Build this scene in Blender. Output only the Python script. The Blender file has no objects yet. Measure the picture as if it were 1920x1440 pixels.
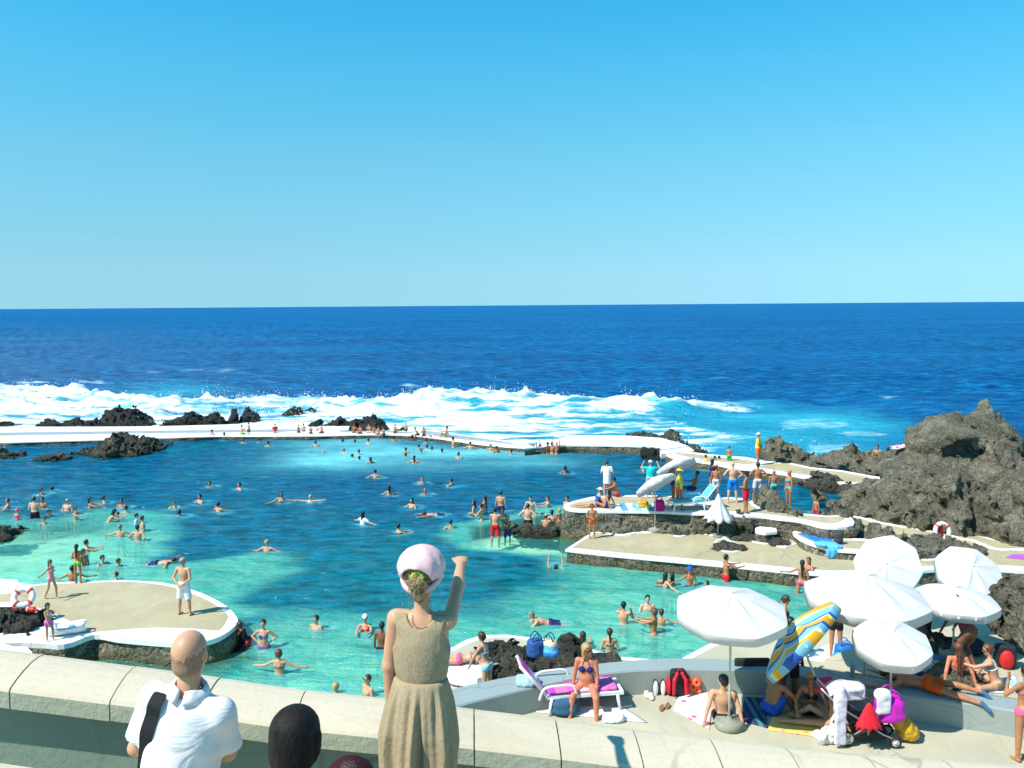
import bpy, math, random
import numpy as np
from mathutils import Vector, Matrix
random.seed(7)
rng = np.random.default_rng(11)
S = bpy.context.scene
C = S.collection
R = math.radians

# ---------------------------------------------------------------- camera
HC, FP = 9.8, 1600.0                     # camera height above the water, focal length for a 1920 px wide picture
PITCH, ROLL = math.atan(148.0/FP), R(0.42)
Fw = Vector((0, math.cos(PITCH), -math.sin(PITCH)))
Rt = Vector((1, 0, 0)); Up = Rt.cross(Fw)
Rr = Rt*math.cos(ROLL) - Up*math.sin(ROLL); Uu = Rt*math.sin(ROLL) + Up*math.cos(ROLL)
cam = bpy.data.cameras.new('camera'); co = bpy.data.objects.new('camera', cam); C.objects.link(co)
cam.sensor_width = 36; cam.lens = 36*FP/1920; cam.clip_end = 60000; cam.clip_start = .05
M = Matrix.Identity(4)
for i in range(3): M[i][0] = Rr[i]; M[i][1] = Uu[i]; M[i][2] = -Fw[i]
M.translation = Vector((0, 0, HC)); co.matrix_world = M
S.camera = co
S.render.resolution_x, S.render.resolution_y = 1024, 768
# ---------------------------------------------------------------- light
SUN_EL, SUN_AZ = R(51), R(30)            # light travels towards (cos az, sin az) over the ground
tos = Vector((-math.cos(SUN_AZ)*math.cos(SUN_EL), -math.sin(SUN_AZ)*math.cos(SUN_EL), math.sin(SUN_EL)))
sl = bpy.data.lights.new('sun', 'SUN'); sl.energy = 4.6; sl.angle = R(.5); sl.color = (1, .96, .88)
so = bpy.data.objects.new('sun', sl); C.objects.link(so); so.rotation_euler = tos.to_track_quat('Z', 'Y').to_euler()
W = bpy.data.worlds.new('World'); S.world = W; W.use_nodes = True
nt = W.node_tree; nt.nodes.clear()
sky = nt.nodes.new('ShaderNodeTexSky'); sky.sky_type = 'NISHITA'; sky.sun_disc = False
sky.sun_elevation = SUN_EL; sky.sun_rotation = math.atan2(tos.x, tos.y)
sky.air_density = 1.0; sky.dust_density = .25; sky.ozone_density = 2.0; sky.altitude = 0
hs = nt.nodes.new('ShaderNodeHueSaturation'); hs.inputs['Hue'].default_value = .478; hs.inputs['Saturation'].default_value = 1.42; hs.inputs['Value'].default_value = 1.44
gm = nt.nodes.new('ShaderNodeMix'); gm.data_type = 'RGBA'; gm.blend_type = 'MULTIPLY'; gm.inputs[0].default_value = 1
gm.inputs[7].default_value = (.74, .95, 1.0, 1)
bg = nt.nodes.new('ShaderNodeBackground'); bg.inputs[1].default_value = .15
ow = nt.nodes.new('ShaderNodeOutputWorld')
tc = nt.nodes.new('ShaderNodeTexCoord'); sx = nt.nodes.new('ShaderNodeSeparateXYZ'); nt.links.new(tc.outputs['Generated'], sx.inputs[0])
el = nt.nodes.new('ShaderNodeValToRGB'); nt.links.new(sx.outputs[2], el.inputs[0])      # clear maritime air: less white glare low down
for i, (p_, c_) in enumerate([(0.0, (.178, .336, .545)), (.035, (.178, .336, .545)), (.076, (.224, .351, .435)), (.168, (.402, .49, .486)), (.255, (.435, .595, .583)), (.334, (.389, .637, .655)), (1, (.4, .64, .66))]):
    e_ = el.color_ramp.elements[i] if i < 2 else el.color_ramp.elements.new(p_)
    e_.position = p_; e_.color = (*c_, 1)
nt.links.new(el.outputs[0], gm.inputs[7])
cz = nt.nodes.new('ShaderNodeMath'); cz.operation = 'MAXIMUM'; cz.inputs[1].default_value = .035; nt.links.new(sx.outputs[2], cz.inputs[0])
cb = nt.nodes.new('ShaderNodeCombineXYZ'); nt.links.new(sx.outputs[0], cb.inputs[0]); nt.links.new(sx.outputs[1], cb.inputs[1]); nt.links.new(cz.outputs[0], cb.inputs[2]); nt.links.new(cb.outputs[0], sky.inputs[0])
nt.links.new(sky.outputs[0], hs.inputs['Color']); nt.links.new(hs.outputs[0], gm.inputs[6])
nt.links.new(gm.outputs[2], bg.inputs[0]); nt.links.new(bg.outputs[0], ow.inputs[0])
S.view_settings.view_transform = 'Standard'; S.view_settings.look = 'None'
S.view_settings.exposure = 0.56; S.view_settings.gamma = 1

# ---------------------------------------------------------------- picture <-> world
def ray(px, py): return Fw + Rr*((px-960)/FP) + Uu*((720-py)/FP)
def G(px, py, z=0.0):
    d = ray(px, py); t = (z-HC)/d.z; return Vector((0, 0, HC)) + d*t
def at(px, py, Y):
    d = ray(px, py); return Vector((0, 0, HC)) + d*(Y/d.y)
def ppm(Y): return FP/Y
Ra = np.array(Rr); Ua = np.array(Uu); Fa = np.array(Fw)
def projn(P):
    Q = P - np.array((0, 0, HC)); d = Q@Fa
    return 960+FP*(Q@Ra)/d, 720-FP*(Q@Ua)/d

# ---------------------------------------------------------------- noise
_pt = rng.permutation(256).astype(np.int64); _pt = np.concatenate([_pt]*3)
_gr = rng.normal(size=(256, 3)); _gr /= np.linalg.norm(_gr, axis=1)[:, None]
def pn(P):
    P = np.asarray(P, float); I = np.floor(P).astype(np.int64); f = P-I; I &= 255
    u = f*f*f*(f*(f*6-15)+10); out = 0
    for dx in (0, 1):
        for dy in (0, 1):
            for dz in (0, 1):
                h = _pt[_pt[_pt[(I[..., 0]+dx) & 255]+((I[..., 1]+dy) & 255)]+((I[..., 2]+dz) & 255)]
                g = _gr[h]; d = f-np.array((dx, dy, dz))
                w = (u[..., 0] if dx else 1-u[..., 0])*(u[..., 1] if dy else 1-u[..., 1])*(u[..., 2] if dz else 1-u[..., 2])
                out = out+w*(g*d).sum(-1)
    return out*1.6
def fbm(P, o=4, ridged=False):
    s = 0; a = 1; t = 0
    for i in range(o):
        n = pn(P*(2.03**i)+i*17.3)
        if ridged: n = .5-np.abs(n)*1.4
        s = s+a*n; t += a; a *= .52
    return s/t

# ---------------------------------------------------------------- scene helpers
def tag(o, label=None, cat=None, group=None, kind=None):
    if label: o['label'] = label
    if cat: o['category'] = cat
    if group: o['group'] = group
    if kind: o['kind'] = kind
    return o
def empty(name, loc=(0, 0, 0), rz=0, label=None, cat=None, group=None):
    o = bpy.data.objects.new(name, None); C.objects.link(o); o.location = loc; o.rotation_euler = (0, 0, rz); o.empty_display_size = .2
    return tag(o, label, cat, group)
def mesh(name, V, F, m=None, parent=None, smooth=True, loc=None, mats=None, midx=None):
    me = bpy.data.meshes.new(name)
    V = np.asarray(V, float)
    if isinstance(F, np.ndarray) and len(F):
        n, k = F.shape
        me.vertices.add(len(V)); me.vertices.foreach_set('co', V.ravel())
        me.loops.add(n*k); me.loops.foreach_set('vertex_index', F.astype(np.int32).ravel())
        me.polygons.add(n); me.polygons.foreach_set('loop_start', np.arange(0, n*k, k, dtype=np.int32))
        try: me.polygons.foreach_set('loop_total', np.full(n, k, dtype=np.int32))
        except Exception: pass
        me.update(calc_edges=True)
    else:
        me.from_pydata([tuple(v) for v in V], [], [tuple(int(i) for i in f) for f in F]); me.update()
    for q in (mats or ([m] if m else [])): me.materials.append(q)
    if midx is not None: me.polygons.foreach_set('material_index', np.asarray(midx, dtype=np.int32))
    if smooth: me.polygons.foreach_set('use_smooth', np.ones(len(me.polygons), dtype=bool))
    o = bpy.data.objects.new(name, me); C.objects.link(o)
    if parent: o.parent = parent
    if loc is not None: o.location = loc
    return o
class MB:
    """collects simple solids into one mesh"""
    def __init__(s): s.V = []; s.F = []
    def add(s, V, F):
        n = len(s.V); s.V += [tuple(v) for v in V]; s.F += [tuple(i+n for i in f) for f in F]; return s
    def box(s, c, h, M=None, taper=1.0):
        V = []
        for z in (-1, 1):
            t = taper if z > 0 else 1
            for x, y in ((-1, -1), (1, -1), (1, 1), (-1, 1)):
                v = Vector((x*h[0]*t, y*h[1]*t, z*h[2]))
                V.append(Vector(c)+(M@v if M else v))
        return s.add(V, [(3, 2, 1, 0), (4, 5, 6, 7), (0, 1, 5, 4), (1, 2, 6, 5), (2, 3, 7, 6), (3, 0, 4, 7)])
    def tube(s, pts, r, n=8, caps=True):
        pts = [Vector(p) for p in pts]; rs = r if isinstance(r, (list, tuple)) else [r]*len(pts)
        V = []; F = []; up = None
        for i, p in enumerate(pts):
            d = (pts[min(i+1, len(pts)-1)]-pts[max(i-1, 0)]).normalized()
            if up is None: up = d.orthogonal().normalized()
            a = (up-d*up.dot(d))
            a = a.normalized() if a.length > 1e-5 else d.orthogonal().normalized()
            up = a; b = d.cross(a)
            for k in range(n):
                t = 2*math.pi*k/n; V.append(p+(a*math.cos(t)+b*math.sin(t))*rs[i])
        for i in range(len(pts)-1):
            for k in range(n):
                F.append((i*n+k, i*n+(k+1) % n, (i+1)*n+(k+1) % n, (i+1)*n+k))
        if caps: F.append(tuple(range(n-1, -1, -1))); F.append(tuple((len(pts)-1)*n+k for k in range(n)))
        return s.add(V, F)
    def lathe(s, prof, c=(0, 0, 0), n=24, M=None):
        V = []; F = []
        for r, z in prof:
            for k in range(n):
                t = 2*math.pi*k/n; v = Vector((r*math.cos(t), r*math.sin(t), z)); V.append(Vector(c)+(M@v if M else v))
        for i in range(len(prof)-1):
            for k in range(n): F.append((i*n+k, i*n+(k+1) % n, (i+1)*n+(k+1) % n, (i+1)*n+k))
        F.append(tuple(range(n-1, -1, -1))); F.append(tuple((len(prof)-1)*n+k for k in range(n)))
        return s.add(V, F)
    def torus(s, c, Rm, r, M=None, n=32, k=10, sx=1.0):
        V = []; F = []
        for i in range(n):
            a = 2*math.pi*i/n
            for j in range(k):
                b = 2*math.pi*j/k; v = Vector(((Rm+r*math.cos(b))*math.cos(a), (Rm+r*math.cos(b))*math.sin(a), r*math.sin(b)*sx))
                V.append(Vector(c)+(M@v if M else v))
        for i in range(n):
            for j in range(k): F.append((i*k+j, ((i+1) % n)*k+j, ((i+1) % n)*k+(j+1) % k, i*k+(j+1) % k))
        return s.add(V, F)
    def build(s, name, m, parent=None, smooth=False): return mesh(name, s.V, s.F, m, parent, smooth)

# ---------------------------------------------------------------- materials
_mc = {}
def N(t, kind, **kw):
    n = t.nodes.new(kind)
    for k, v in kw.items(): setattr(n, k, v)
    return n
def newmat(name):
    m = bpy.data.materials.new(name); m.use_nodes = True; t = m.node_tree
    b = t.nodes['Principled BSDF']; return m, t, b
def pos(t, scale=(1, 1, 1), obj=False):
    if obj: src = N(t, 'ShaderNodeTexCoord').outputs['Object']
    else: src = N(t, 'ShaderNodeNewGeometry').outputs['Position']
    mp = N(t, 'ShaderNodeMapping'); mp.inputs['Scale'].default_value = scale
    t.links.new(src, mp.inputs['Vector']); return mp.outputs[0]
def noise(t, vec, scale, detail=3, rough=.55, dist=0):
    n = N(t, 'ShaderNodeTexNoise'); n.inputs['Scale'].default_value = scale; n.inputs['Detail'].default_value = detail
    n.inputs['Roughness'].default_value = rough; n.inputs['Distortion'].default_value = dist
    t.links.new(vec, n.inputs['Vector']); return n.outputs['Fac']
def ramp(t, fac, stops, interp='LINEAR'):
    r = N(t, 'ShaderNodeValToRGB'); e = r.color_ramp; e.interpolation = interp
    while len(e.elements) < len(stops): e.elements.new(.5)
    for i, (p, c) in enumerate(stops):
        e.elements[i].position = p; e.elements[i].color = (c[0], c[1], c[2], 1) if not isinstance(c, (int, float)) else (c, c, c, 1)
    t.links.new(fac, r.inputs[0]); return r.outputs[0]
def math_(t, op, a, b=None, c=None, clamp=False):
    n = N(t, 'ShaderNodeMath', operation=op, use_clamp=clamp)
    for i, v in enumerate((a, b, c)):
        if v is None: continue
        if isinstance(v, (int, float)): n.inputs[i].default_value = v
        else: t.links.new(v, n.inputs[i])
    return n.outputs[0]
def mix(t, f, a, b, blend='MIX'):
    n = N(t, 'ShaderNodeMix', data_type='RGBA', blend_type=blend)
    for i, v in ((0, f), (6, a), (7, b)):
        if isinstance(v, (int, float)): n.inputs[i].default_value = v if i == 0 else (v, v, v, 1)
        elif isinstance(v, tuple): n.inputs[i].default_value = (*v[:3], 1)
        else: t.links.new(v, n.inputs[i])
    return n.outputs[2]
def bump(t, h, strength=.4, dist=.02, normal=None):
    n = N(t, 'ShaderNodeBump'); n.inputs['Strength'].default_value = strength; n.inputs['Distance'].default_value = dist
    t.links.new(h, n.inputs['Height'])
    if normal: t.links.new(normal, n.inputs['Normal'])
    return n.outputs[0]
def plain(col, rough=.6, spec=.3, var=.08, scale=14, bs=.15, metal=0, trans=0, name='cloth'):
    key = (tuple(round(c, 3) for c in col), rough, metal, trans, var, scale)
    if key in _mc: return _mc[key]
    m, t, b = newmat(name); p = pos(t, obj=True)
    n = noise(t, p, scale, 3)
    d = tuple(c*(1-var*2) for c in col); l = tuple(min(1, c*(1+var)) for c in col)
    t.links.new(ramp(t, n, [(.3, d), (.7, l)]), b.inputs['Base Color'])
    b.inputs['Roughness'].default_value = rough; b.inputs['Specular IOR Level'].default_value = spec; b.inputs['Metallic'].default_value = metal
    if bs: t.links.new(bump(t, noise(t, p, scale*3, 4), bs, .01), b.inputs['Normal'])
    if trans:
        tr = N(t, 'ShaderNodeBsdfTranslucent'); tr.inputs[0].default_value = (*col, 1); ms = N(t, 'ShaderNodeMixShader'); ms.inputs[0].default_value = trans
        out = t.nodes['Material Output']; t.links.new(b.outputs[0], ms.inputs[1]); t.links.new(tr.outputs[0], ms.inputs[2]); t.links.new(ms.outputs[0], out.inputs[0])
    _mc[key] = m; return m
def concrete(name, c1, c2, stain=(.5, .5, .42), grain=.25, sc=1.0, rough=.8):
    m, t, b = newmat(name); p = pos(t)
    a = ramp(t, noise(t, p, .55*sc, 5, .6), [(.3, c1), (.7, c2)])
    s = ramp(t, noise(t, pos(t, (1, .35, 1)), 1.7*sc, 6, .7, .6), [(.5, 0), (.72, 1)])
    a = mix(t, math_(t, 'MULTIPLY', s, .55), a, stain)
    sp = ramp(t, noise(t, p, 38, 3, .6), [(.30, .90), (.5, 1.0)])
    a = mix(t, 1.0, a, sp, 'MULTIPLY')
    wv = N(t, 'ShaderNodeTexNoise'); wv.inputs['Scale'].default_value = .9; wv.inputs['Detail'].default_value = 4; t.links.new(p, wv.inputs['Vector'])
    wa = N(t, 'ShaderNodeVectorMath', operation='ADD'); t.links.new(p, wa.inputs[0]); t.links.new(wv.outputs['Color'], wa.inputs[1])
    vc = N(t, 'ShaderNodeTexVoronoi', feature='DISTANCE_TO_EDGE'); vc.inputs['Scale'].default_value = .45*sc; t.links.new(wa.outputs[0], vc.inputs['Vector'])
    ck = math_(t, 'MULTIPLY', ramp(t, vc.outputs['Distance'], [(.003, 1), (.010, 0)]), ramp(t, noise(t, p, .4, 2), [(.48, 0), (.56, .55)]))
    a = mix(t, ck, a, tuple(x*.45 for x in c1))
    wet = ramp(t, noise(t, pos(t, (.6, 1, 1)), .8, 6, .72, .8), [(.60, 0), (.70, 1)])
    a = mix(t, math_(t, 'MULTIPLY', wet, .30), a, tuple(x*.55 for x in c1))
    t.links.new(a, b.inputs['Base Color']); b.inputs['Roughness'].default_value = rough; b.inputs['Specular IOR Level'].default_value = .25
    t.links.new(bump(t, noise(t, p, 22, 6, .7), grain, .02), b.inputs['Normal']); return m
M_DECK = concrete('deck_concrete', (.355, .305, .18), (.45, .39, .245), (.53, .48, .33))
M_RIM = concrete('white_paint', (.72, .72, .70), (.82, .82, .80), (.62, .61, .55), .1)
M_CAP = concrete('parapet_concrete', (.57, .495, .355), (.61, .535, .395), (.53, .455, .32), .05, 1.2)
M_CAPEDGE = concrete('parapet_edge', (.36, .38, .26), (.46, .47, .35), (.28, .30, .19), .5, 3)
M_GREEN = concrete('green_grey_paint', (.20, .27, .21), (.25, .32, .25), (.22, .28, .22), .3, 1.5)
M_GREY = concrete('grey_wall_paint', (.27, .31, .28), (.32, .36, .33), (.24, .28, .24), .12, 1.5)
M_TERR = concrete('terrace_concrete', (.40, .375, .27), (.50, .465, .34), (.34, .31, .21), .25, 1.3)
M_CEMENT = concrete('umbrella_base_stone', (.22, .23, .18), (.34, .34, .27), (.15, .15, .12), .9, 6)
def rockmat(name, c1, c2, c3, wet=0.0, water=0.25):
    m, t, b = newmat(name); p = pos(t)
    v = N(t, 'ShaderNodeTexVoronoi', feature='F1'); v.inputs['Scale'].default_value = 3.2; v.inputs['Detail'].default_value = 2
    wp = N(t, 'ShaderNodeVectorMath', operation='ADD'); t.links.new(p, wp.inputs[0])
    nn = N(t, 'ShaderNodeTexNoise'); nn.inputs['Scale'].default_value = 2.5; nn.inputs['Detail'].default_value = 4; t.links.new(p, nn.inputs['Vector']); t.links.new(nn.outputs['Color'], wp.inputs[1])
    t.links.new(wp.outputs[0], v.inputs['Vector'])
    n1 = noise(t, p, 1.1, 6, .65, .4); n2 = noise(t, p, 13, 5, .75); n3 = noise(t, p, 4.2, 8, .78, .6)
    a = ramp(t, n1, [(.28, c1), (.5, c2), (.72, c3)])
    pit_shade = ramp(t, n2, [(.36, .30), (.52, 1.0), (.75, 1.25)])  # shade in the pits and lit grain put into the colour
    a = mix(t, 1.0, a, pit_shade, 'MULTIPLY')
    a = mix(t, 1.0, a, ramp(t, n3, [(.34, .20), (.45, .85), (.58, 1.05), (.70, 1.45)]), 'MULTIPLY')  # coarser hollows shaded and high spots highlighted in the colour
    rust = ramp(t, noise(t, p, .8, 5, .7, 1.2), [(.62, 0), (.78, 1)])
    a = mix(t, math_(t, 'MULTIPLY', rust, .45), a, (.17, .095, .045))
    # wet, weed-dark band where the waves reach
    z = N(t, 'ShaderNodeSeparateXYZ'); t.links.new(p, z.inputs[0])
    zz = math_(t, 'ADD', z.outputs[2], math_(t, 'MULTIPLY', n1, .35))
    band = ramp(t, zz, [(water, 1), (water+.22, 0)])
    a = mix(t, math_(t, 'MULTIPLY', band, .8), a, (.028, .030, .016))
    t.links.new(a, b.inputs['Base Color'])
    t.links.new(ramp(t, band, [(0, .9-wet*.5), (1, .35)]), b.inputs['Roughness'])
    b.inputs['Specular IOR Level'].default_value = .25+.2*wet
    h = math_(t, 'ADD', math_(t, 'MULTIPLY', v.outputs['Distance'], .6), math_(t, 'ADD', math_(t, 'MULTIPLY', n2, .4), math_(t, 'MULTIPLY', n3, 1.5)))
    t.links.new(bump(t, h, 1.0, .2), b.inputs['Normal']); return m
M_ROCK = rockmat('lava_rock', (.115, .106, .070), (.25, .232, .162), (.43, .402, .30))
M_ROCKD = rockmat('wet_black_lava', (.018, .019, .018), (.04, .042, .038), (.085, .086, .075), .6, .5)
M_ROCKM = rockmat('dark_lava', (.05, .05, .037), (.11, .108, .078), (.20, .19, .14), .1)
def wallmat():
    m, t, b = newmat('lava_stone_masonry'); p = pos(t)
    q_ = N(t, 'ShaderNodeTexNoise'); q_.inputs['Scale'].default_value = 1.6; q_.inputs['Detail'].default_value = 3; t.links.new(p, q_.inputs['Vector'])
    ad = N(t, 'ShaderNodeVectorMath', operation='MULTIPLY_ADD'); ad.inputs[1].default_value = (1.3, 1.3, 1.3); t.links.new(q_.outputs['Color'], ad.inputs[0]); t.links.new(p, ad.inputs[2])
    v = N(t, 'ShaderNodeTexVoronoi', feature='DISTANCE_TO_EDGE'); v.inputs['Scale'].default_value = 2.2; t.links.new(ad.outputs[0], v.inputs['Vector'])
    c = N(t, 'ShaderNodeTexVoronoi', feature='F1'); c.inputs['Scale'].default_value = 2.6; t.links.new(p, c.inputs['Vector'])
    st = ramp(t, noise(t, p, 9, 5, .7), [(.3, (.022, .020, .012)), (.52, (.10, .088, .055)), (.72, (.26, .235, .16))])
    mo = ramp(t, v.outputs['Distance'], [(.02, 1), (.07, 0)])
    a = mix(t, math_(t, 'MULTIPLY', mo, ramp(t, noise(t, p, .35, 2), [(.45, .05), (.6, .6)])), st, (.36, .33, .24))
    z = N(t, 'ShaderNodeSeparateXYZ'); t.links.new(p, z.inputs[0])
    band = ramp(t, math_(t, 'ADD', z.outputs[2], math_(t, 'MULTIPLY', noise(t, p, 3), .3)), [(.2, 1), (.42, 0)])
    a = mix(t, math_(t, 'MULTIPLY', band, .75), a, (.06, .05, .015))
    t.links.new(a, b.inputs['Base Color']); b.inputs['Roughness'].default_value = .85
    h = math_(t, 'ADD', math_(t, 'MINIMUM', v.outputs['Distance'], .15), math_(t, 'MULTIPLY', noise(t, p, 11, 5), .15))
    t.links.new(bump(t, h, 1, .25), b.inputs['Normal']); return m
M_WALL = wallmat()

# ---------------------------------------------------------------- signed-distance modelling (smooth unions, surface nets)
def basis(Mx): return np.array(Mx, float) if Mx is not None else np.eye(3)
class Fld:
    def __init__(s, lo, hi, v):
        s.v = v; s.lo = np.array(lo, float)-2*v; n = np.ceil((np.array(hi, float)+2*v-s.lo)/v).astype(int)+1
        s.n = n; s.ax = [s.lo[i]+v*np.arange(n[i]) for i in range(3)]; s.D = np.full(n, 5.0, dtype=np.float32)
    def blk(s, lo, hi, m):
        a = np.clip(np.floor((np.asarray(lo)-m-s.lo)/s.v).astype(int), 0, s.n); b = np.clip(np.ceil((np.asarray(hi)+m-s.lo)/s.v).astype(int)+1, 0, s.n)
        return tuple(slice(a[i], b[i]) for i in range(3))
    def pts(s, sl=None):
        ax = s.ax if sl is None else [s.ax[i][sl[i]] for i in range(3)]
        return np.stack(np.meshgrid(*ax, indexing='ij'), -1)
    def _put(s, sl, d, k, sub=False):
        o = s.D[sl]
        if d.size == 0: return
        if sub:
            h = np.maximum(k-np.abs(-o-(-(-d)))*1.0, 0)/k if k > 0 else 0
            s.D[sl] = np.maximum(o, -d); return
        h = np.maximum(k-np.abs(o-d), 0)/k if k > 0 else 0
        s.D[sl] = np.minimum(o, d)-h*h*k*.25
    def cap(s, a, b, ra, rb, k=.02, cut=None, sub=False):
        a = np.array(a, float); b = np.array(b, float); m = k+2*s.v; r = max(ra, rb)
        sl = s.blk(np.minimum(a, b)-r, np.maximum(a, b)+r, m); P = s.pts(sl); ba = b-a; L = max((ba@ba), 1e-9)
        t0 = ((P-a)@ba)/L; t = np.clip(t0, 0, 1)
        d = np.linalg.norm(P-a-t[..., None]*ba, axis=-1)-(ra+(rb-ra)*t)
        if cut: d = np.maximum(d, (t0-cut)*math.sqrt(L))
        s._put(sl, d, k, sub); return s
    def ell(s, c, r, Mx=None, k=.03, sub=False):
        c = np.array(c, float); r = np.array(r, float); m = k+2*s.v; B = basis(Mx); rr = r.max()
        sl = s.blk(c-rr, c+rr, m); P = (s.pts(sl)-c)@B.T     # rows of B are the axes
        k0 = np.linalg.norm(P/r, axis=-1); k1 = np.linalg.norm(P/r**2, axis=-1)+1e-6
        s._put(sl, k0*(k0-1)/k1, k, sub); return s
    def box(s, c, h, rad=.02, Mx=None, k=.01, sub=False):
        c = np.array(c, float); h = np.array(h, float); B = basis(Mx); rr = np.linalg.norm(h)
        sl = s.blk(c-rr, c+rr, k+2*s.v); P = np.abs((s.pts(sl)-c)@B.T)-(h-rad)
        d = np.linalg.norm(np.maximum(P, 0), axis=-1)+np.minimum(P.max(-1), 0)-rad
        s._put(sl, d, k, sub); return s
    def mesh(s):
        D = s.D; n = s.n-1; ins = D < 0
        c = np.zeros(n, dtype=np.int8)
        for dx in (0, 1):
            for dy in (0, 1):
                for dz in (0, 1): c += ins[dx:dx+n[0], dy:dy+n[1], dz:dz+n[2]]
        act = (c > 0) & (c < 8); idx = np.full(n, -1, dtype=np.int64); I = np.argwhere(act); idx[act] = np.arange(len(I))
        if len(I) == 0: return np.zeros((0, 3)), np.zeros((0, 4), int)
        acc = np.zeros((len(I), 3)); cnt = np.zeros(len(I))
        cr = [(x, y, z) for x in (0, 1) for y in (0, 1) for z in (0, 1)]
        for a in cr:
            for ax in range(3):
                if a[ax]: continue
                b = list(a); b[ax] = 1
                va = D[I[:, 0]+a[0], I[:, 1]+a[1], I[:, 2]+a[2]]; vb = D[I[:, 0]+b[0], I[:, 1]+b[1], I[:, 2]+b[2]]
                m = (va < 0) != (vb < 0); t = np.where(m, va/np.where(m, va-vb, 1), 0)
                p = np.array(a, float)[None]+np.zeros((len(I), 1)); p[:, ax] = t
                acc[m] += p[m]; cnt[m] += 1
        V = s.lo+(I+acc/cnt[:, None])*s.v; Fs = []
        for ax in range(3):
            o1, o2 = [(1, 2), (2, 0), (0, 1)][ax]
            A = np.take(ins, range(0, s.n[ax]-1), ax); B = np.take(ins, range(1, s.n[ax]), ax)
            E = np.argwhere(A != B); ok = (E[:, o1] > 0) & (E[:, o2] > 0) & (E[:, o1] < n[o1]) & (E[:, o2] < n[o2]); E = E[ok]
            if not len(E): continue
            s0 = A[E[:, 0], E[:, 1], E[:, 2]]
            def cell(d1, d2):
                q = E.copy(); q[:, o1] -= d1; q[:, o2] -= d2; return idx[q[:, 0], q[:, 1], q[:, 2]]
            q = np.stack([cell(1, 1), cell(0, 1), cell(0, 0), cell(1, 0)], 1); q[~s0] = q[~s0][:, ::-1]; Fs.append(q)
        F = np.concatenate(Fs); return V, F[(F >= 0).all(1)]

def catmull(P, n=6, closed=True):
    P = [Vector(p) for p in P]; out = []; L = len(P)
    for i in range(L if closed else L-1):
        g = (lambda j: P[j % L]) if closed else (lambda j: P[max(0, min(L-1, j))])
        a, b, c, d = g(i-1), g(i), g(i+1), g(i+2)
        for k in range(n):
            t = k/n; out.append(.5*((2*b)+(c-a)*t+(2*a-5*b+4*c-d)*t*t+(3*b-a-3*c+d)*t**3))
    if not closed: out.append(P[-1])
    return out
def poly(pxs, z, smooth=4):
    P = [G(x, y, z) for x, y in pxs]
    return catmull(P, smooth) if smooth else P
def rnd(a, b): return random.uniform(a, b)
# ================================================================ the water
from mathutils.geometry import tessellate_polygon
def inpoly(px, py, P):
    P = np.array(P, float); r = np.zeros(px.shape, bool); n = len(P)
    for i in range(n):
        x1, y1 = P[i]; x2, y2 = P[(i+1) % n]
        if y1 == y2: continue
        c = ((y1 > py) != (y2 > py)) & (px < (x2-x1)*(py-y1)/(y2-y1)+x1); r ^= c
    return r
def sdpoly(X, Y, P):                      # signed distance, inside positive
    P = np.array([(p[0], p[1]) for p in P]); d = np.full(X.shape, 1e9)
    for i in range(len(P)):
        a = P[i]; b = P[(i+1) % len(P)]; e = b-a; L = max(e@e, 1e-9)
        t = np.clip(((X-a[0])*e[0]+(Y-a[1])*e[1])/L, 0, 1)
        d = np.minimum(d, np.hypot(X-a[0]-t*e[0], Y-a[1]-t*e[1]))
    return np.where(inpoly(X, Y, P), d, -d)
def W2(pxs, z=0): return [G(x, y, z) for x, y in pxs]
ss = lambda a, b, x: (lambda t: t*t*(3-2*t))(np.clip((x-a)/(b-a), 0, 1))
# centre line of the sea wall and causeway: pool on this side, open sea beyond
WALL_PX = [(-900, 822), (-300, 816), (0, 813), (300, 809), (560, 804), (700, 805), (780, 812), (860, 822), (940, 831), (1010, 836), (1080, 832),
           (1180, 832), (1250, 845), (1330, 860), (1420, 868), (1520, 886), (1640, 905), (1760, 930), (1960, 960), (2400, 1000)]
wl = W2(WALL_PX)
nr1, nr2, nc = 470, 170, 720
rr = np.concatenate([13*np.exp(np.linspace(0, math.log(135/13), nr1)), 135*np.exp(np.linspace(0, math.log(30000/135), nr2+1))[1:]])
th = np.linspace(-R(46), R(46), nc)
RR, TH = np.meshgrid(rr, th, indexing='ij'); X = RR*np.sin(TH); Y = RR*np.cos(TH)
pp = np.stack([X, Y, np.zeros_like(X)], -1); PX, PY = projn(pp)
wx = np.array([p.x for p in wl]); wy = np.array([p.y for p in wl]); o_ = np.argsort(wx)
ang_w = np.arctan2(wx, wy); rad_w = np.hypot(wx, wy); o_ = np.argsort(ang_w)
Rw = np.interp(TH, ang_w[o_], rad_w[o_])          # range of the wall along every direction
SEA = RR > Rw
n1 = pn(np.stack([X*.09, Y*.16, X*0], -1)); n2 = pn(np.stack([X*.35, Y*.7, X*0+3], -1)); n3 = fbm(np.stack([X*1.1, Y*1.6, X*0+9], -1), 3)
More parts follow.
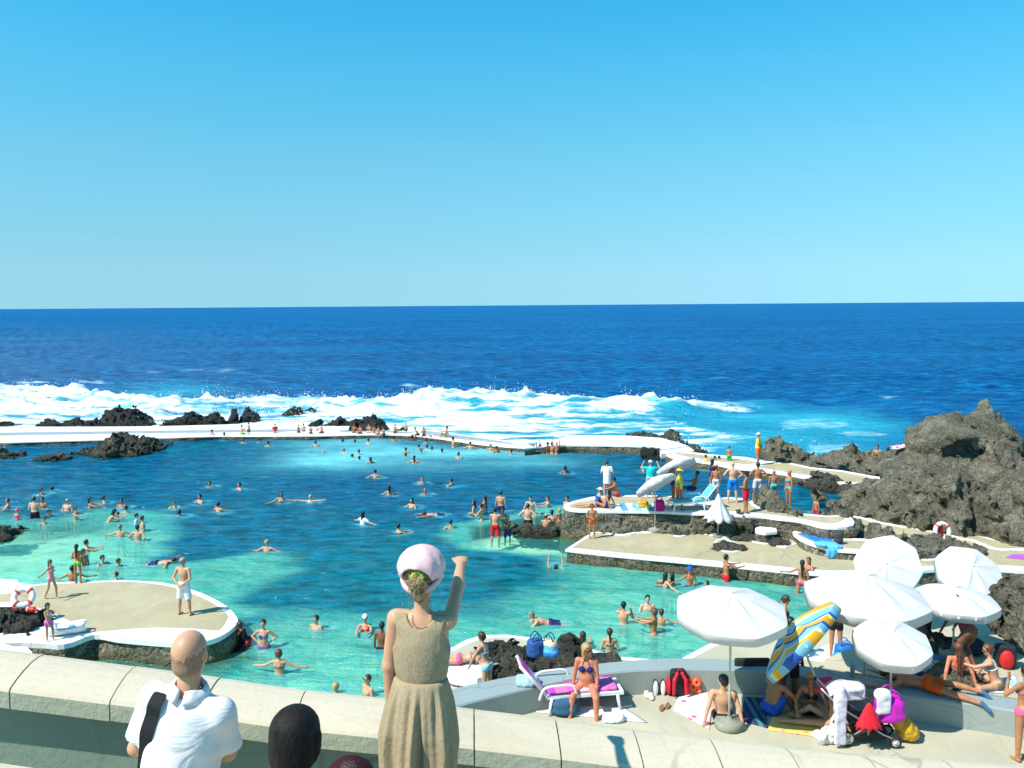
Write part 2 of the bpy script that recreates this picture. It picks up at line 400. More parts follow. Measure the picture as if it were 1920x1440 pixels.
# breaking wave: crest line (picture height of the crest) -> range
cx_ = [-600, -200, 0, 100, 150, 200, 330, 440, 560, 640, 700, 760, 800, 900, 1000, 1100, 1200, 1300, 1400, 1500, 2500]
cy_ = [722, 724, 727, 731, 724, 734, 742, 744, 739, 750, 749, 741, 731, 730, 731, 739, 742, 749, 757, 765, 780]
HB = [1.3, 1.3, 1.3, 1.2, 1.4, 1.2, 1.0, .9, 1.0, .8, .9, 1.1, 1.4, 1.4, 1.3, 1.1, .9, .7, .35, .1, 0]
cyv = np.interp(PX, cx_, cy_); hb = np.interp(PX, cx_, HB)
Rc = (HC-hb)*FP/(cyv-np.interp(PX, [0, 1920], [579, 565]))/np.cos(TH)*1.0
q = (RR-Rc)+n2*1.4+fbm(np.stack([X*.22, Y*.22, X*0+31], -1), 3)*4.5
prof = np.where(q < 0, np.exp(-(q/6.5)**2), np.exp(-(q/2.6)**2))
fade = ss(1440, 1250, PX)
foam = np.where(q < .8, 1.0, np.clip(1-(q-.8)/1.2, 0, 1))
# right hand edge of the surf, in picture space of the still water
ex = np.interp(PY, [735, 752, 770, 800, 822, 845, 870, 900], [1300, 1380, 1210, 1310, 1400, 1340, 1300, 1250])+n1*45+n3*30
edge = ss(0, 1, (ex-PX)/70+.5)
thin = ss(1200, 500, PX)*.25+ss(700, 900, PX)*ss(1100, 1000, PX)*.2
stk = fbm(np.stack([X*.16+n2*.6, Y*.7+n1, X*0+77], -1), 4)
inner = .50+n1*.45+n2*.3+stk*1.7+thin
foam = foam*edge*np.clip(inner, .12, 1.2)
crest = np.exp(-((q-.2)/1.6)**2)*ss(1440, 1380, PX)*(.7+.3*n2)
foam = np.maximum(foam, crest)
# long foam streaks and whitecaps farther out
def streak(x0, x1, y, h, a):
    g = ss(x0, x0+30, PX)*ss(x1, x1-60, PX)*np.exp(-((PY-y-n1*2-(PX-x0)*.01)/h)**2); return a*g
caps = streak(250, 330, 696, 2.2, .95)+streak(310, 480, 693, 2.5, .35)+streak(20, 110, 718, 2.5, .9)+streak(130, 240, 717, 3, .6)+streak(740, 810, 724, 3, .75)
caps += streak(1640, 1700, 746, 3.5, .9)+streak(1520, 1550, 742, 2.5, .7)+streak(1640, 1668, 725, 2, .8)+streak(1730, 1760, 738, 3, .6)+streak(1310, 1345, 725, 1.8, .6)
caps += streak(1450, 1620, 795, 9, .42)+streak(1560, 1700, 812, 5, .38)+streak(1500, 1640, 842, 14, .5)+streak(1650, 1690, 782, 3, .4)+streak(1900, 1960, 733, 4, .4)
foam = np.maximum(foam, caps)*SEA
# cyan halo where the broken water is full of air
hx = np.interp(PY, [722, 740, 760, 800, 840, 880, 900], [1250, 1400, 1500, 1640, 1640, 1560, 1500])
halo = ss(1, 0, (PX-hx)/260+.3)*ss(5.5, -2, q)*(.85+n1*.5)
halo = np.maximum(halo, np.exp(-((PX-320)/110)**2-((PY-735)/12)**2)*.8)
halo = np.maximum(halo, np.exp(-((PX-1520)/90)**2-((PY-850)/22)**2)*.8)
halo = np.clip(halo, 0, 1)*SEA
swl = ss(62, 110, RR)
Zs = (.10+.16*swl)*n1*2+(.05+.07*swl)*n2*2+.05*n3+.35*pn(np.stack([X*.022, Y*.05, X*0+5], -1))*ss(90, 160, RR)
rough = fbm(np.stack([X*.55, Y*.55, X*0+40], -1), 4, True)
Zs = Zs*ss(3000, 400, RR)+hb*prof*fade*(.8+.35*n2+.25*n1)+foam*rough*.32*ss(0, 12, RR-Rw)+np.exp(-((q-.5)/1.5)**2)*np.maximum(fbm(np.stack([X*.8, Y*.3, X*0+60], -1), 3), 0)*.9*fade
Zs = Zs*ss(0, 7, RR-Rw)+(-.05)*(1-ss(0, 3, RR-Rw))
Zp = .035*n2+.02*n3
Z = np.where(SEA, Zs, Zp)
# shallow parts of the pool, given as regions on the water
SH = [([(-500, 985), (0, 968), (70, 978), (190, 957), (285, 962), (335, 992), (338, 1020), (300, 1052), (370, 1056), (470, 1036), (545, 1050), (515, 1078), (430, 1100), (470, 1150), (0, 1200), (-500, 1200)], 1.0, .8),
      ([(60, 1190), (450, 1195), (520, 1165), (640, 1168), (760, 1155), (900, 1150), (960, 1120), (1040, 1095), (1080, 1050), (1060, 1035), (1500, 1065), (1950, 1100), (1950, 1180), (1300, 1260), (1100, 1330), (700, 1440), (60, 1400)], 1.0, 1.5),
      ([(845, 985), (900, 968), (980, 955), (1040, 945), (1120, 945), (1120, 1030), (1000, 1034), (900, 1020), (850, 1002)], 1.0, .55),
      ([(1330, 858), (1420, 862), (1460, 880), (1400, 885), (1320, 880)], .8, .8)]
sh = np.zeros_like(X); near = (RR < 75)
for P_, a_, w_ in SH:
    s_ = np.full(X.shape, -50.0); s_[near] = sdpoly(X[near], Y[near], W2(P_)); sh = np.maximum(sh, a_*ss(-w_, w_, s_+n2*.7+n1*1.0))
# how clear: very shallow where the slabs and sand come near the surface
CL = [([(-500, 975), (0, 968), (60, 980), (190, 962), (240, 990), (200, 1040), (130, 1075), (60, 1095), (-500, 1100)], .85, 3.2),
      ([(60, 1195), (450, 1200), (470, 1240), (330, 1300), (60, 1300)], .9, 1.2),
      ([(870, 988), (920, 978), (1000, 965), (1070, 960), (1120, 1000), (1110, 1030), (1000, 1032), (900, 1018)], 1.0, .5),
      ([(1050, 1030), (1500, 1068), (1950, 1095), (1950, 1115), (1480, 1092), (1300, 1085), (1150, 1062)], .8, .5),
      ([(1250, 1050), (1700, 1090), (1900, 1160), (1500, 1180), (1300, 1240), (1150, 1235), (1220, 1150)], .42, 2.2),
      ([(430, 1205), (700, 1190), (760, 1330), (500, 1300)], .45, 2.0)]
cl = np.zeros_like(X)
for P_, a_, w_ in CL:
    s_ = np.full(X.shape, -50.0); s_[near] = sdpoly(X[near], Y[near], W2(P_)); cl = np.maximum(cl, a_*ss(-w_, w_, s_+n2*.6+n1*.6))
# milky aerated water below the sea wall
MK = np.exp(-((PX-860)/150)**2-((PY-848)/9.5)**2)+.75*np.exp(-((PX-660)/120)**2-((PY-838)/22)**2)+.55*np.exp(-((PX-600)/75)**2-((PY-862)/12)**2)
MK += .35*np.exp(-((PX-1010)/90)**2-((PY-868)/12)**2)+.35*np.exp(-((PX-700)/200)**2-((PY-872)/16)**2)
mk = np.clip(MK*(1+n2*.5+n1*.4), 0, 1)*(~SEA)
mid = np.clip(.5+n1*.25+ss(905, 1180, PY)*.75+.5*mk, 0, 1)        # the pool turns greener towards us
V = np.stack([X, Y, Z], -1).reshape(-1, 3)
idx = np.arange(X.size).reshape(X.shape)
quads = np.stack([idx[:-1, :-1], idx[:-1, 1:], idx[1:, 1:], idx[1:, :-1]], -1)[:, :, ::-1].reshape(-1, 4)
fs = SEA[:-1, :-1].reshape(-1)
def water(name, Fq, m, attrs):
    used = np.unique(Fq); mp = np.full(len(V), -1); mp[used] = np.arange(len(used))
    o = mesh(name, V[used], mp[Fq], m)
    for k, a in attrs.items():
        A = o.data.attributes.new(k, 'FLOAT', 'POINT'); A.data.foreach_set('value', a.reshape(-1)[used].astype(np.float32))
    return tag(o, kind='structure')
def attr(t, nme):
    a = N(t, 'ShaderNodeAttribute'); a.attribute_name = nme; return a.outputs['Fac']
def watermat(name, pool):
    m, t, b = newmat(name); p = pos(t); out = t.nodes['Material Output']
    w1 = noise(t, pos(t, (.42, 1.0, 1)), .8 if pool else .40, 3, .55, .3)
    w2 = noise(t, pos(t, (.38, 1.0, 1)), 2.3 if pool else .95, 4, .62, .5)
    w3 = noise(t, pos(t, (.6, 1.0, 1)), 14 if pool else 6.5, 3, .6)
    h = math_(t, 'ADD', math_(t, 'MULTIPLY', w1, 1.0), math_(t, 'ADD', math_(t, 'MULTIPLY', w2, .42 if pool else .5), math_(t, 'MULTIPLY', w3, .10 if pool else .22)))
    nrm = bump(t, h, .95 if pool else 1.0, .55 if pool else 1.3)
    # broad patches plus wavelet shading and sky reflection put into the colour
    n_b = noise(t, pos(t, (.3, 1, 1)), .12 if pool else .035, 4, .6)
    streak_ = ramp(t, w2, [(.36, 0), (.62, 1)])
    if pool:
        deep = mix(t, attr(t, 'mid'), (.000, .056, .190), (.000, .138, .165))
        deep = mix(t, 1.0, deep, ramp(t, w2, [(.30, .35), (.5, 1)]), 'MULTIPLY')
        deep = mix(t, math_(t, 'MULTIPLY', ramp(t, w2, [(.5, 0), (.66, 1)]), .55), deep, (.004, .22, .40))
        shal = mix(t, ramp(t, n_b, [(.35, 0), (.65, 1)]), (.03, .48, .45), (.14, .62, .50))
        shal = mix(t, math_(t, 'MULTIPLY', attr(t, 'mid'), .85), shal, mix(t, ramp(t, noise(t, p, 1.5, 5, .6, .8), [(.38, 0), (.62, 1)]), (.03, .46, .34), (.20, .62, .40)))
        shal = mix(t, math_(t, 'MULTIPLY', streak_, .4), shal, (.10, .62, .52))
        col = mix(t, attr(t, 'shallow'), deep, shal)
        col = mix(t, attr(t, 'milky'), col, (.16, .58, .64))
        alpha = math_(t, 'MULTIPLY', attr(t, 'clear'), .82)
        alpha = math_(t, 'MAXIMUM', alpha, math_(t, 'MULTIPLY', attr(t, 'shallow'), .34))
    else:
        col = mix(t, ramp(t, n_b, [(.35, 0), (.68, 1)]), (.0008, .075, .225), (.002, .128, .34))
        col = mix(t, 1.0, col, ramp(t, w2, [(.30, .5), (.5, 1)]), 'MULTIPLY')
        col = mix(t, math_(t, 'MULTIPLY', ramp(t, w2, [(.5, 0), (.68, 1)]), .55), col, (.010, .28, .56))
        col = mix(t, attr(t, 'halo'), col, (.025, .38, .52))
        fo = attr(t, 'foam')
        fn = noise(t, pos(t, (.40, 1, 1)), 1.0, 8, .72, .9)
        fm = ramp(t, math_(t, 'ADD', math_(t, 'MULTIPLY', fo, 1.2), math_(t, 'MULTIPLY', math_(t, 'SUBTRACT', fn, .5), 2.3)), [(.22, 0), (.66, .5), (1.3, 1)])
        fm = math_(t, 'MULTIPLY', fm, ramp(t, fo, [(.05, 0), (.2, 1)]))
    d = N(t, 'ShaderNodeBsdfDiffuse'); t.links.new(nrm, d.inputs['Normal'])
    t.links.new(col, d.inputs[0])
    g = N(t, 'ShaderNodeBsdfGlossy'); g.inputs['Roughness'].default_value = .12 if pool else .2; t.links.new(nrm, g.inputs['Normal'])
    fr = N(t, 'ShaderNodeFresnel'); fr.inputs['IOR'].default_value = 1.33; t.links.new(nrm, fr.inputs['Normal'])
    k = math_(t, 'MINIMUM', math_(t, 'MULTIPLY', fr.outputs[0], .85 if pool else .6), .24 if pool else .12)
    body = d.outputs[0]
    if pool:
        tr = N(t, 'ShaderNodeBsdfTransparent'); tr.inputs[0].default_value = (.70, .99, .93, 1)
        ms = N(t, 'ShaderNodeMixShader'); t.links.new(alpha, ms.inputs[0]); t.links.new(body, ms.inputs[1]); t.links.new(tr.outputs[0], ms.inputs[2]); body = ms.outputs[0]
    m2 = N(t, 'ShaderNodeMixShader'); t.links.new(k, m2.inputs[0]); t.links.new(body, m2.inputs[1]); t.links.new(g.outputs[0], m2.inputs[2])
    res = m2.outputs[0]
    if not pool:
        f = N(t, 'ShaderNodeBsdfDiffuse'); t.links.new(mix(t, ramp(t, fm, [(.3, 0), (.8, 1)]), (.34, .66, .70), (.70, .73, .73)), f.inputs[0])
        t.links.new(bump(t, fn, .6, .5), f.inputs['Normal'])
        m3 = N(t, 'ShaderNodeMixShader'); t.links.new(fm, m3.inputs[0]); t.links.new(res, m3.inputs[1]); t.links.new(f.outputs[0], m3.inputs[2]); res = m3.outputs[0]
    t.nodes.remove(b); t.links.new(res, out.inputs[0]); return m
POOL = water('pool_water', quads[~fs], watermat('pool_water', True), dict(shallow=sh, clear=cl, milky=mk, mid=mid))
water('sea', quads[fs], watermat('sea_water', False), dict(foam=foam, halo=halo))
# pool floor: pale sand and painted rock, rising under the shallows
gx, gy = np.meshgrid(np.linspace(-45, 45, 220), np.linspace(10, 66, 150), indexing='ij')
bp = np.stack([gx, gy, gx*0], -1)
zb = np.full(gx.shape, -4.0)
for P_, a_, w_ in SH: zb = np.maximum(zb, -4+2.9*a_*ss(-4, 1.5, sdpoly(gx, gy, W2(P_))))
for P_, a_, w_ in CL: zb = np.maximum(zb, -1.3+.75*a_*ss(-3, 2, sdpoly(gx, gy, W2(P_)))-3*ss(-2.5, -6, sdpoly(gx, gy, W2(P_))))
zb += .12*pn(bp*.7)+.05*pn(bp*2.5)
m, t, b = newmat('pool_floor'); p = pos(t)
c_ = ramp(t, noise(t, p, 1.3, 5, .6), [(.3, (.42, .46, .22)), (.46, (.74, .76, .52)), (.65, (.85, .84, .70))])
t.links.new(c_, b.inputs['Base Color']); b.inputs['Roughness'].default_value = .9
ii = np.arange(gx.size).reshape(gx.shape)
tag(mesh('pool_floor', np.stack([gx, gy, zb], -1).reshape(-1, 3), np.stack([ii[:-1, :-1], ii[1:, :-1], ii[1:, 1:], ii[:-1, 1:]], -1).reshape(-1, 4), m), kind='structure')

# ================================================================ decks, paths, walls
def slab(name, outer, z, zbot, inner=None, parent=None, lip=.10, amp=.16, smooth=4, ism=4, kind='structure', topm=None, wallm=None, inm=None, inn='paving', raw=False):
    P = outer if raw else poly(outer, z, smooth); P = [Vector((p.x, p.y, z)) for p in P]
    # even spacing
    Q = []
    for i in range(len(P)):
        a, b_ = P[i], P[(i+1) % len(P)]; k = max(1, int((b_-a).length/.22))
        if k > 60: k = 60
        for j in range(k): Q.append(a.lerp(b_, j/k))
    P = Q; n = len(P)
    area = sum(P[i].x*P[(i+1) % n].y-P[(i+1) % n].x*P[i].y for i in range(n))
    if area < 0: P.reverse()
    V = [tuple(p) for p in P]; F = [tuple(t_) for t_ in tessellate_polygon([P])]; mi = [0]*len(F)
    nrm = []
    for i in range(n):
        e = P[(i+1) % n]-P[i-1]; nn_ = Vector((e.y, -e.x, 0)); nrm.append(nn_.normalized() if nn_.length > 1e-6 else Vector((0, -1, 0)))
    levels = [z-lip] + [z-lip-.001] + list(np.linspace(z-lip-.15, zbot, max(3, int((z-zbot)/.25))))
    prev = 0
    base = np.array([tuple(p) for p in P]); nb = np.array([tuple(v) for v in nrm])
    for li, zl in enumerate(levels):
        st = len(V); B = base.copy(); B[:, 2] = zl
        off = np.zeros(n) if li == 0 else (-.03+np.clip(fbm(B*np.array((.9, .9, 1.3)), 4)*amp*2.2+amp*.15*li, -.06, amp*2.5) if amp else np.full(n, -.03))
        B = B+nb*off[:, None]; V += [tuple(v) for v in B]
        for i in range(n):
            j = (i+1) % n; F.append((prev+i, st+i, st+j, prev+j)); mi.append(0 if li == 0 else 1)
        prev = st
    o = mesh(name, V, F, mats=[topm or M_RIM, wallm or M_WALL], midx=mi, smooth=False, parent=parent)
    # make top faces point up
    me = o.data
    if parent is None: tag(o, kind=kind)
    if inner:
        for inr in (inner if isinstance(inner[0][0], (list, tuple)) else [inner]):
            I = [Vector((p.x, p.y, z+.004)) for p in poly(inr, z, ism)]
            a2 = sum(I[i].x*I[(i+1) % len(I)].y-I[(i+1) % len(I)].x*I[i].y for i in range(len(I)))
            if a2 < 0: I.reverse()
            Fi = [tuple(t_) for t_ in tessellate_polygon([I])]
            mesh(inn, [tuple(v) for v in I], Fi, inm or M_DECK, o, False)
    return o
def fixup(o):
    import bmesh
    bm = bmesh.new(); bm.from_mesh(o.data); bmesh.ops.recalc_face_normals(bm, faces=bm.faces); bm.to_mesh(o.data); bm.free()
def rim(name, pxs, z, w=.16, h=.03, parent=None, closed=False, m=None, sm=5):
    P = catmull([G(x, y, z) for x, y in pxs], sm, closed); n = len(P); V = []; F = []
    for i, p in enumerate(P):
        a = P[(i-1) % n] if closed else P[max(0, i-1)]; b_ = P[(i+1) % n] if closed else P[min(n-1, i+1)]
        e = b_-a; nn_ = Vector((e.y, -e.x, 0)); nn_ = nn_.normalized() if nn_.length > 1e-6 else Vector((0, 1, 0))
        ww = w*(.9+.25*math.sin(i*1.7))
        for s_, zz in ((-.5, z-.05), (-.45, z+h), (.45, z+h), (.5, z-.05)): V.append(p+nn_*ww*s_+Vector((0, 0, zz-z)))
    for i in range(n if closed else n-1):
        j = (i+1) % n
        for k in range(3): F.append((i*4+k, i*4+k+1, j*4+k+1, j*4+k))
    o = mesh(name, V, F, m or M_RIM, parent, False)
    if parent is None: tag(o, kind='structure')
    return o
# the outer sea wall, awash
slab('sea_wall', [(-500, 806), (-100, 801), (0, 800), (150, 800), (300, 799), (420, 796), (560, 794), (640, 799), (700, 797), (760, 801), (850, 813), (920, 822), (988, 832), (985, 840), (900, 833), (850, 826),
     (780, 817), (700, 815), (600, 817), (480, 818), (400, 818), (250, 823), (0, 830), (-100, 833), (-500, 840)], .28, -1.2, lip=.06, smooth=3,
     inner=[[(-500, 826), (0, 817), (250, 813), (420, 811), (555, 809), (555, 805), (420, 806), (250, 808), (0, 811), (-500, 818)], [(640, 806), (700, 805), (745, 808), (775, 813), (700, 810), (645, 811)],
            [(790, 813), (850, 822), (920, 829), (970, 834), (940, 827), (860, 816), (800, 808)]], inm=concrete('wet_concrete', (.24, .29, .32), (.32, .37, .39), (.42, .47, .48)))
# raised block in the sea wall
slab('raised_platform', [(984, 841), (1020, 828), (1065, 818), (1100, 816), (1180, 817), (1240, 821), (1268, 829), (1255, 833), (1228, 837), (1150, 835), (1060, 834), (1010, 838)], .5, -1.5, smooth=0, amp=.14,
     inner=[(1020, 832), (1068, 820), (1180, 819), (1236, 823), (1255, 829), (1222, 832), (1060, 830)], ism=0, inm=concrete('pale_concrete', (.56, .55, .46), (.66, .65, .56), (.6, .6, .5)))
for i, (a, b_, c, d, z) in enumerate([((1228, 834), (1268, 828), (1290, 836), (1236, 843), .60), ((1234, 841), (1290, 836), (1302, 845), (1240, 851), .52)]):
    slab('stair_step', [a, b_, c, d], z, -1, smooth=0, amp=.05, lip=.3)
slab('causeway', [(1236, 846), (1268, 840), (1300, 848), (1345, 853), (1400, 857), (1437, 865), (1475, 866), (1520, 876), (1580, 882), (1640, 893), (1720, 900), (1830, 915), (1830, 935), (1700, 920), (1622, 911), (1575, 905), (1510, 895),
     (1455, 886), (1405, 880), (1380, 878), (1330, 868), (1262, 858)], .45, -1.5, smooth=0, amp=.12,
     inner=[[(1265, 850), (1290, 850), (1345, 857), (1400, 862), (1425, 868), (1400, 871), (1340, 864), (1290, 857)],
            [(1440, 869), (1475, 869), (1520, 879), (1580, 885), (1640, 897), (1720, 905), (1700, 915), (1622, 906), (1575, 902), (1515, 891), (1460, 883), (1420, 876)]], ism=0)
# upper sun deck of the peninsula
slab('upper_sun_deck', [(1057, 949), (1068, 942), (1085, 937), (1120, 930), (1160, 930), (1185, 928), (1230, 929), (1300, 930), (1360, 932), (1405, 936), (1422, 950), (1475, 960), (1510, 963), (1552, 967), (1590, 966), (1600, 985),
     (1550, 988), (1500, 976), (1462, 972), (1425, 967), (1395, 966), (1350, 963), (1300, 962), (1230, 959), (1130, 958), (1075, 956)], 1.3, -.6, smooth=3, amp=.22,
     inner=[(1068, 949), (1080, 943), (1130, 934), (1190, 931), (1300, 933), (1360, 935), (1400, 940), (1420, 954), (1475, 963), (1545, 969), (1585, 970), (1560, 982), (1500, 972), (1462, 967), (1400, 960), (1340, 958), (1230, 955), (1130, 954), (1080, 953)], ism=3)
# lower deck
slab('lower_deck', [(1060, 1030), (1085, 1014), (1110, 998), (1135, 990), (1300, 985), (1450, 985), (1560, 960), (1640, 962), (1700, 970), (1780, 985), (1860, 1010), (2100, 1015), (2100, 1075), (1920, 1071), (1850, 1066), (1780, 1066), (1700, 1072),
     (1640, 1076), (1560, 1077), (1500, 1073), (1400, 1063), (1300, 1054), (1160, 1041)], .5, -1.6, smooth=0, amp=.12,
     inner=[(1072, 1027), (1092, 1014), (1114, 1001), (1135, 995), (1300, 988), (1450, 988), (1565, 963), (1640, 965), (1700, 973), (1780, 988), (1860, 1013), (2100, 1018), (2100, 1066), (1920, 1062), (1850, 1058), (1780, 1058), (1700, 1065),
     (1640, 1069), (1560, 1070), (1500, 1066), (1400, 1056), (1300, 1048), (1160, 1036)], ism=0)
# painted white kerb lines that follow the rocks
for pts in ([(1106, 1001), (1130, 999), (1165, 1004), (1200, 999), (1262, 998), (1290, 994), (1320, 1000), (1345, 1006), (1400, 1012), (1420, 1008), (1440, 1012), (1455, 1022), (1470, 1026), (1490, 1020), (1510, 1024), (1535, 1037), (1570, 1044), (1600, 1046)],
            [(1600, 1046), (1640, 1052), (1690, 1048), (1700, 1044), (1740, 1050), (1790, 1047), (1815, 1038), (1820, 1030), (1812, 1026)],
            [(1595, 966), (1640, 978), (1680, 986), (1720, 992), (1770, 1002), (1800, 1010), (1820, 1013), (1845, 1022), (1870, 1030), (1920, 1031), (2050, 1030)]):
    rim('white_kerb', pts, .504, .22, .03)
rim('white_kerb', [(1345, 1015), (1340, 1024), (1352, 1032), (1375, 1035), (1395, 1031), (1385, 1026), (1375, 1018), (1360, 1012)], .504, .12, .03, closed=True)
rim('white_kerb', [(1262, 1000), (1266, 1005), (1278, 1006), (1287, 1002), (1282, 996)], .504, .12, .03, closed=True)
rim('white_kerb', [(1400, 1012), (1420, 1018), (1440, 1020), (1452, 1016)], .504, .12, .03)
# the small raised terrace with the blue towel and its neighbour
slab('small_sun_ledge', [(1486, 997), (1500, 996), (1550, 1001), (1570, 1008), (1622, 1010), (1632, 1015), (1628, 1032), (1600, 1033), (1562, 1030), (1535, 1024), (1500, 1010)], .85, 0, smooth=2, amp=.1,
     inner=[(1496, 1000), (1550, 1005), (1570, 1012), (1620, 1014), (1624, 1018), (1620, 1028), (1600, 1029), (1562, 1026), (1538, 1020), (1505, 1008)], ism=2)
slab('small_white_ledge', [(1416, 990), (1425, 987), (1455, 990), (1457, 997), (1435, 999), (1417, 996)], .9, 0, smooth=0, amp=.1)
# round terrace on the left
slab('round_terrace', [(-300, 1085), (0, 1085), (35, 1092), (62, 1096), (100, 1092), (160, 1090), (235, 1088), (300, 1092), (350, 1102), (398, 1121), (430, 1141), (446, 1162), (438, 1176), (415, 1192), (380, 1203), (330, 1205), (270, 1201),
     (220, 1196), (175, 1190), (120, 1208), (40, 1205), (-300, 1200)], .65, -1.2, smooth=4, amp=.12, lip=.14,
     inner=[(-300, 1118), (0, 1114), (40, 1103), (90, 1096), (150, 1093), (235, 1091), (290, 1095), (335, 1104), (375, 1119), (408, 1137), (427, 1153), (424, 1165), (409, 1182), (370, 1179), (300, 1177), (250, 1179), (200, 1183), (165, 1186), (148, 1184), (135, 1168),
     (100, 1150), (60, 1136), (30, 1129), (0, 1129), (-300, 1140)], ism=3)
slab('corner_path', [(-200, 1205), (0, 1205), (25, 1212), (50, 1213), (60, 1222), (60, 1300), (-200, 1300)], 1.0, -.5, smooth=0, amp=.1)
# middle near deck
slab('near_deck', [(800, 1225), (850, 1213), (875, 1199), (905, 1191), (950, 1190), (1010, 1197), (1060, 1201), (1090, 1208), (1115, 1219), (1160, 1231), (1240, 1238), (1275, 1236), (1330, 1207), (1400, 1192), (1490, 1178), (1560, 1166), (1700, 1150),
     (2100, 1150), (2100, 1330), (1500, 1330), (800, 1330)], 1.0, -1.2, smooth=0, amp=.05, lip=.2,
     inner=[(805, 1235), (855, 1219), (880, 1205), (910, 1197), (950, 1195), (1010, 1202), (1055, 1206), (1085, 1213), (1110, 1224), (1155, 1236), (1240, 1243), (1285, 1241), (1340, 1212), (1410, 1197), (1495, 1184), (1565, 1172), (1700, 1158),
     (2080, 1158), (2080, 1325), (1500, 1325), (805, 1325)], ism=0, inm=M_TERR)
slab('towel_ledge', [(840, 1232), (855, 1232), (900, 1236), (918, 1243), (918, 1262), (895, 1272), (850, 1268), (830, 1255)], 1.25, 0, smooth=2, amp=.08, lip=.2)
# sunbathing terrace and the curved grey wall round it
TZ = 2.0
tp = [Vector((-7, 6.3, 0)), Vector((-2.5, 15.2, 0))]+[G(x, y, TZ) for x, y in ((900, 1345), (1000, 1322), (1100, 1312), (1220, 1300), (1320, 1293), (1430, 1292), (1540, 1300), (1640, 1320), (1750, 1345), (1850, 1362), (1990, 1390), (2300, 1440))]+[Vector((14, 6.3, 0))]
slab('sun_terrace', tp, TZ, .5, raw=True, amp=0, topm=M_TERR, wallm=M_GREY, lip=.02)
wo = [(780, 1303), (850, 1290), (950, 1269), (1070, 1250), (1160, 1240), (1250, 1234), (1340, 1235), (1430, 1240), (1530, 1251), (1620, 1266), (1740, 1288), (1850, 1303), (1920, 1313), (2150, 1350)]
wi = [(780, 1340), (850, 1325), (905, 1311), (1000, 1289), (1100, 1268), (1180, 1258), (1250, 1255), (1340, 1255), (1430, 1259), (1530, 1271), (1620, 1289), (1730, 1308), (1840, 1322), (1920, 1336), (2150, 1380)]
WZ = 2.5
A_ = catmull([G(x, y, WZ) for x, y in wo], 6, False); B_ = catmull([G(x, y, WZ) for x, y in wi], 6, False)
def strip_wall(name, A, B, z0, z1, m, mtop=None, parent=None):
    n = min(len(A), len(B)); V = []; F = []; mi = []
    A = [A[int(i*(len(A)-1)/(n-1))] for i in range(n)]; B = [B[int(i*(len(B)-1)/(n-1))] for i in range(n)]
    for a, b_ in zip(A, B):
        e = .03
        ab = (b_-a).normalized()*e
        V += [(a.x, a.y, z0), (a.x, a.y, z1-e), (a.x+ab.x, a.y+ab.y, z1), (b_.x-ab.x, b_.y-ab.y, z1), (b_.x, b_.y, z1-e), (b_.x, b_.y, z0)]
    for i in range(n-1):
        for k in range(5): F.append((i*6+k, i*6+k+1, (i+1)*6+k+1, (i+1)*6+k)); mi.append(1 if k in (1, 2, 3) else 0)
    F.append((0, 1, 2, 3, 4, 5)); F.append(tuple((n-1)*6+k for k in (5, 4, 3, 2, 1, 0))); mi += [0, 0]
    o = mesh(name, V, F, mats=[m, mtop or m], midx=mi, parent=parent, smooth=False); fixup(o); return o
M_GREYTOP = concrete('grey_wall_top', (.25, .31, .31), (.28, .345, .345), (.26, .31, .31), .06, 1.2)
w_ = strip_wall('curved_wall', A_, B_, .6, WZ, M_GREY, M_GREYTOP)
tag(w_, 'low curved grey painted wall with a flat top round the sun terrace', 'wall')
# upper right sunbathing level behind the wall
slab('back_terrace', [(1500, 1262), (1570, 1225), (1640, 1205), (1750, 1195), (1870, 1190), (2100, 1190), (2100, 1330), (1920, 1311), (1850, 1301), (1740, 1286), (1620, 1264), (1530, 1250)], 2.3, .9, smooth=0, amp=.05, lip=.1, topm=M_TERR, wallm=M_GREY)
# ---------------------------------------------------------------- parapet in the foreground
PB = [(-260, 1180), (0, 1212), (140, 1229), (300, 1250), (440, 1269), (580, 1289), (740, 1306), (880, 1323), (1000, 1337), (1190, 1362), (1340, 1379), (1480, 1395), (1700, 1414), (1920, 1431), (2250, 1456)]
def parY(x): return 5.2
pts = [at(x, y, 5.2+.044*(x-960)/FP*5.2) for x, y in PB]; pts = catmull(pts, 8, False)
def par_at(X):
    for a, b_ in zip(pts, pts[1:]):
        if a.x <= X <= b_.x: return a.lerp(b_, (X-a.x)/(b_.x-a.x))
    return pts[0] if X < pts[0].x else pts[-1]
par = empty('parapet', (0, 5, 7), 0, 'pale concrete parapet with rounded capstones running across the foreground', 'wall')
prof = [(0, -.30), (0, -.035), (-.02, -.008), (-.08, .006), (-.17, .008), (-.26, -.004), (-.34, -.022), (-.405, -.042), (-.42, -.06), (-.425, -.155), (-.41, -.165), (-.33, -.17), (-.30, -.17)]
jx = [G_.x for G_ in [at(x, y, 5.2) for x, y in ((-60, 1205), (107, 1226), (272, 1247), (424, 1268), (580, 1289), (736, 1306), (889, 1324), (1040, 1343), (1185, 1361), (1330, 1378), (1475, 1395), (1625, 1408), (1780, 1420), (1940, 1433), (2100, 1445))]]
dirn = Vector((-.044, 1, 0)).normalized(); along = Vector((1, .044, 0))
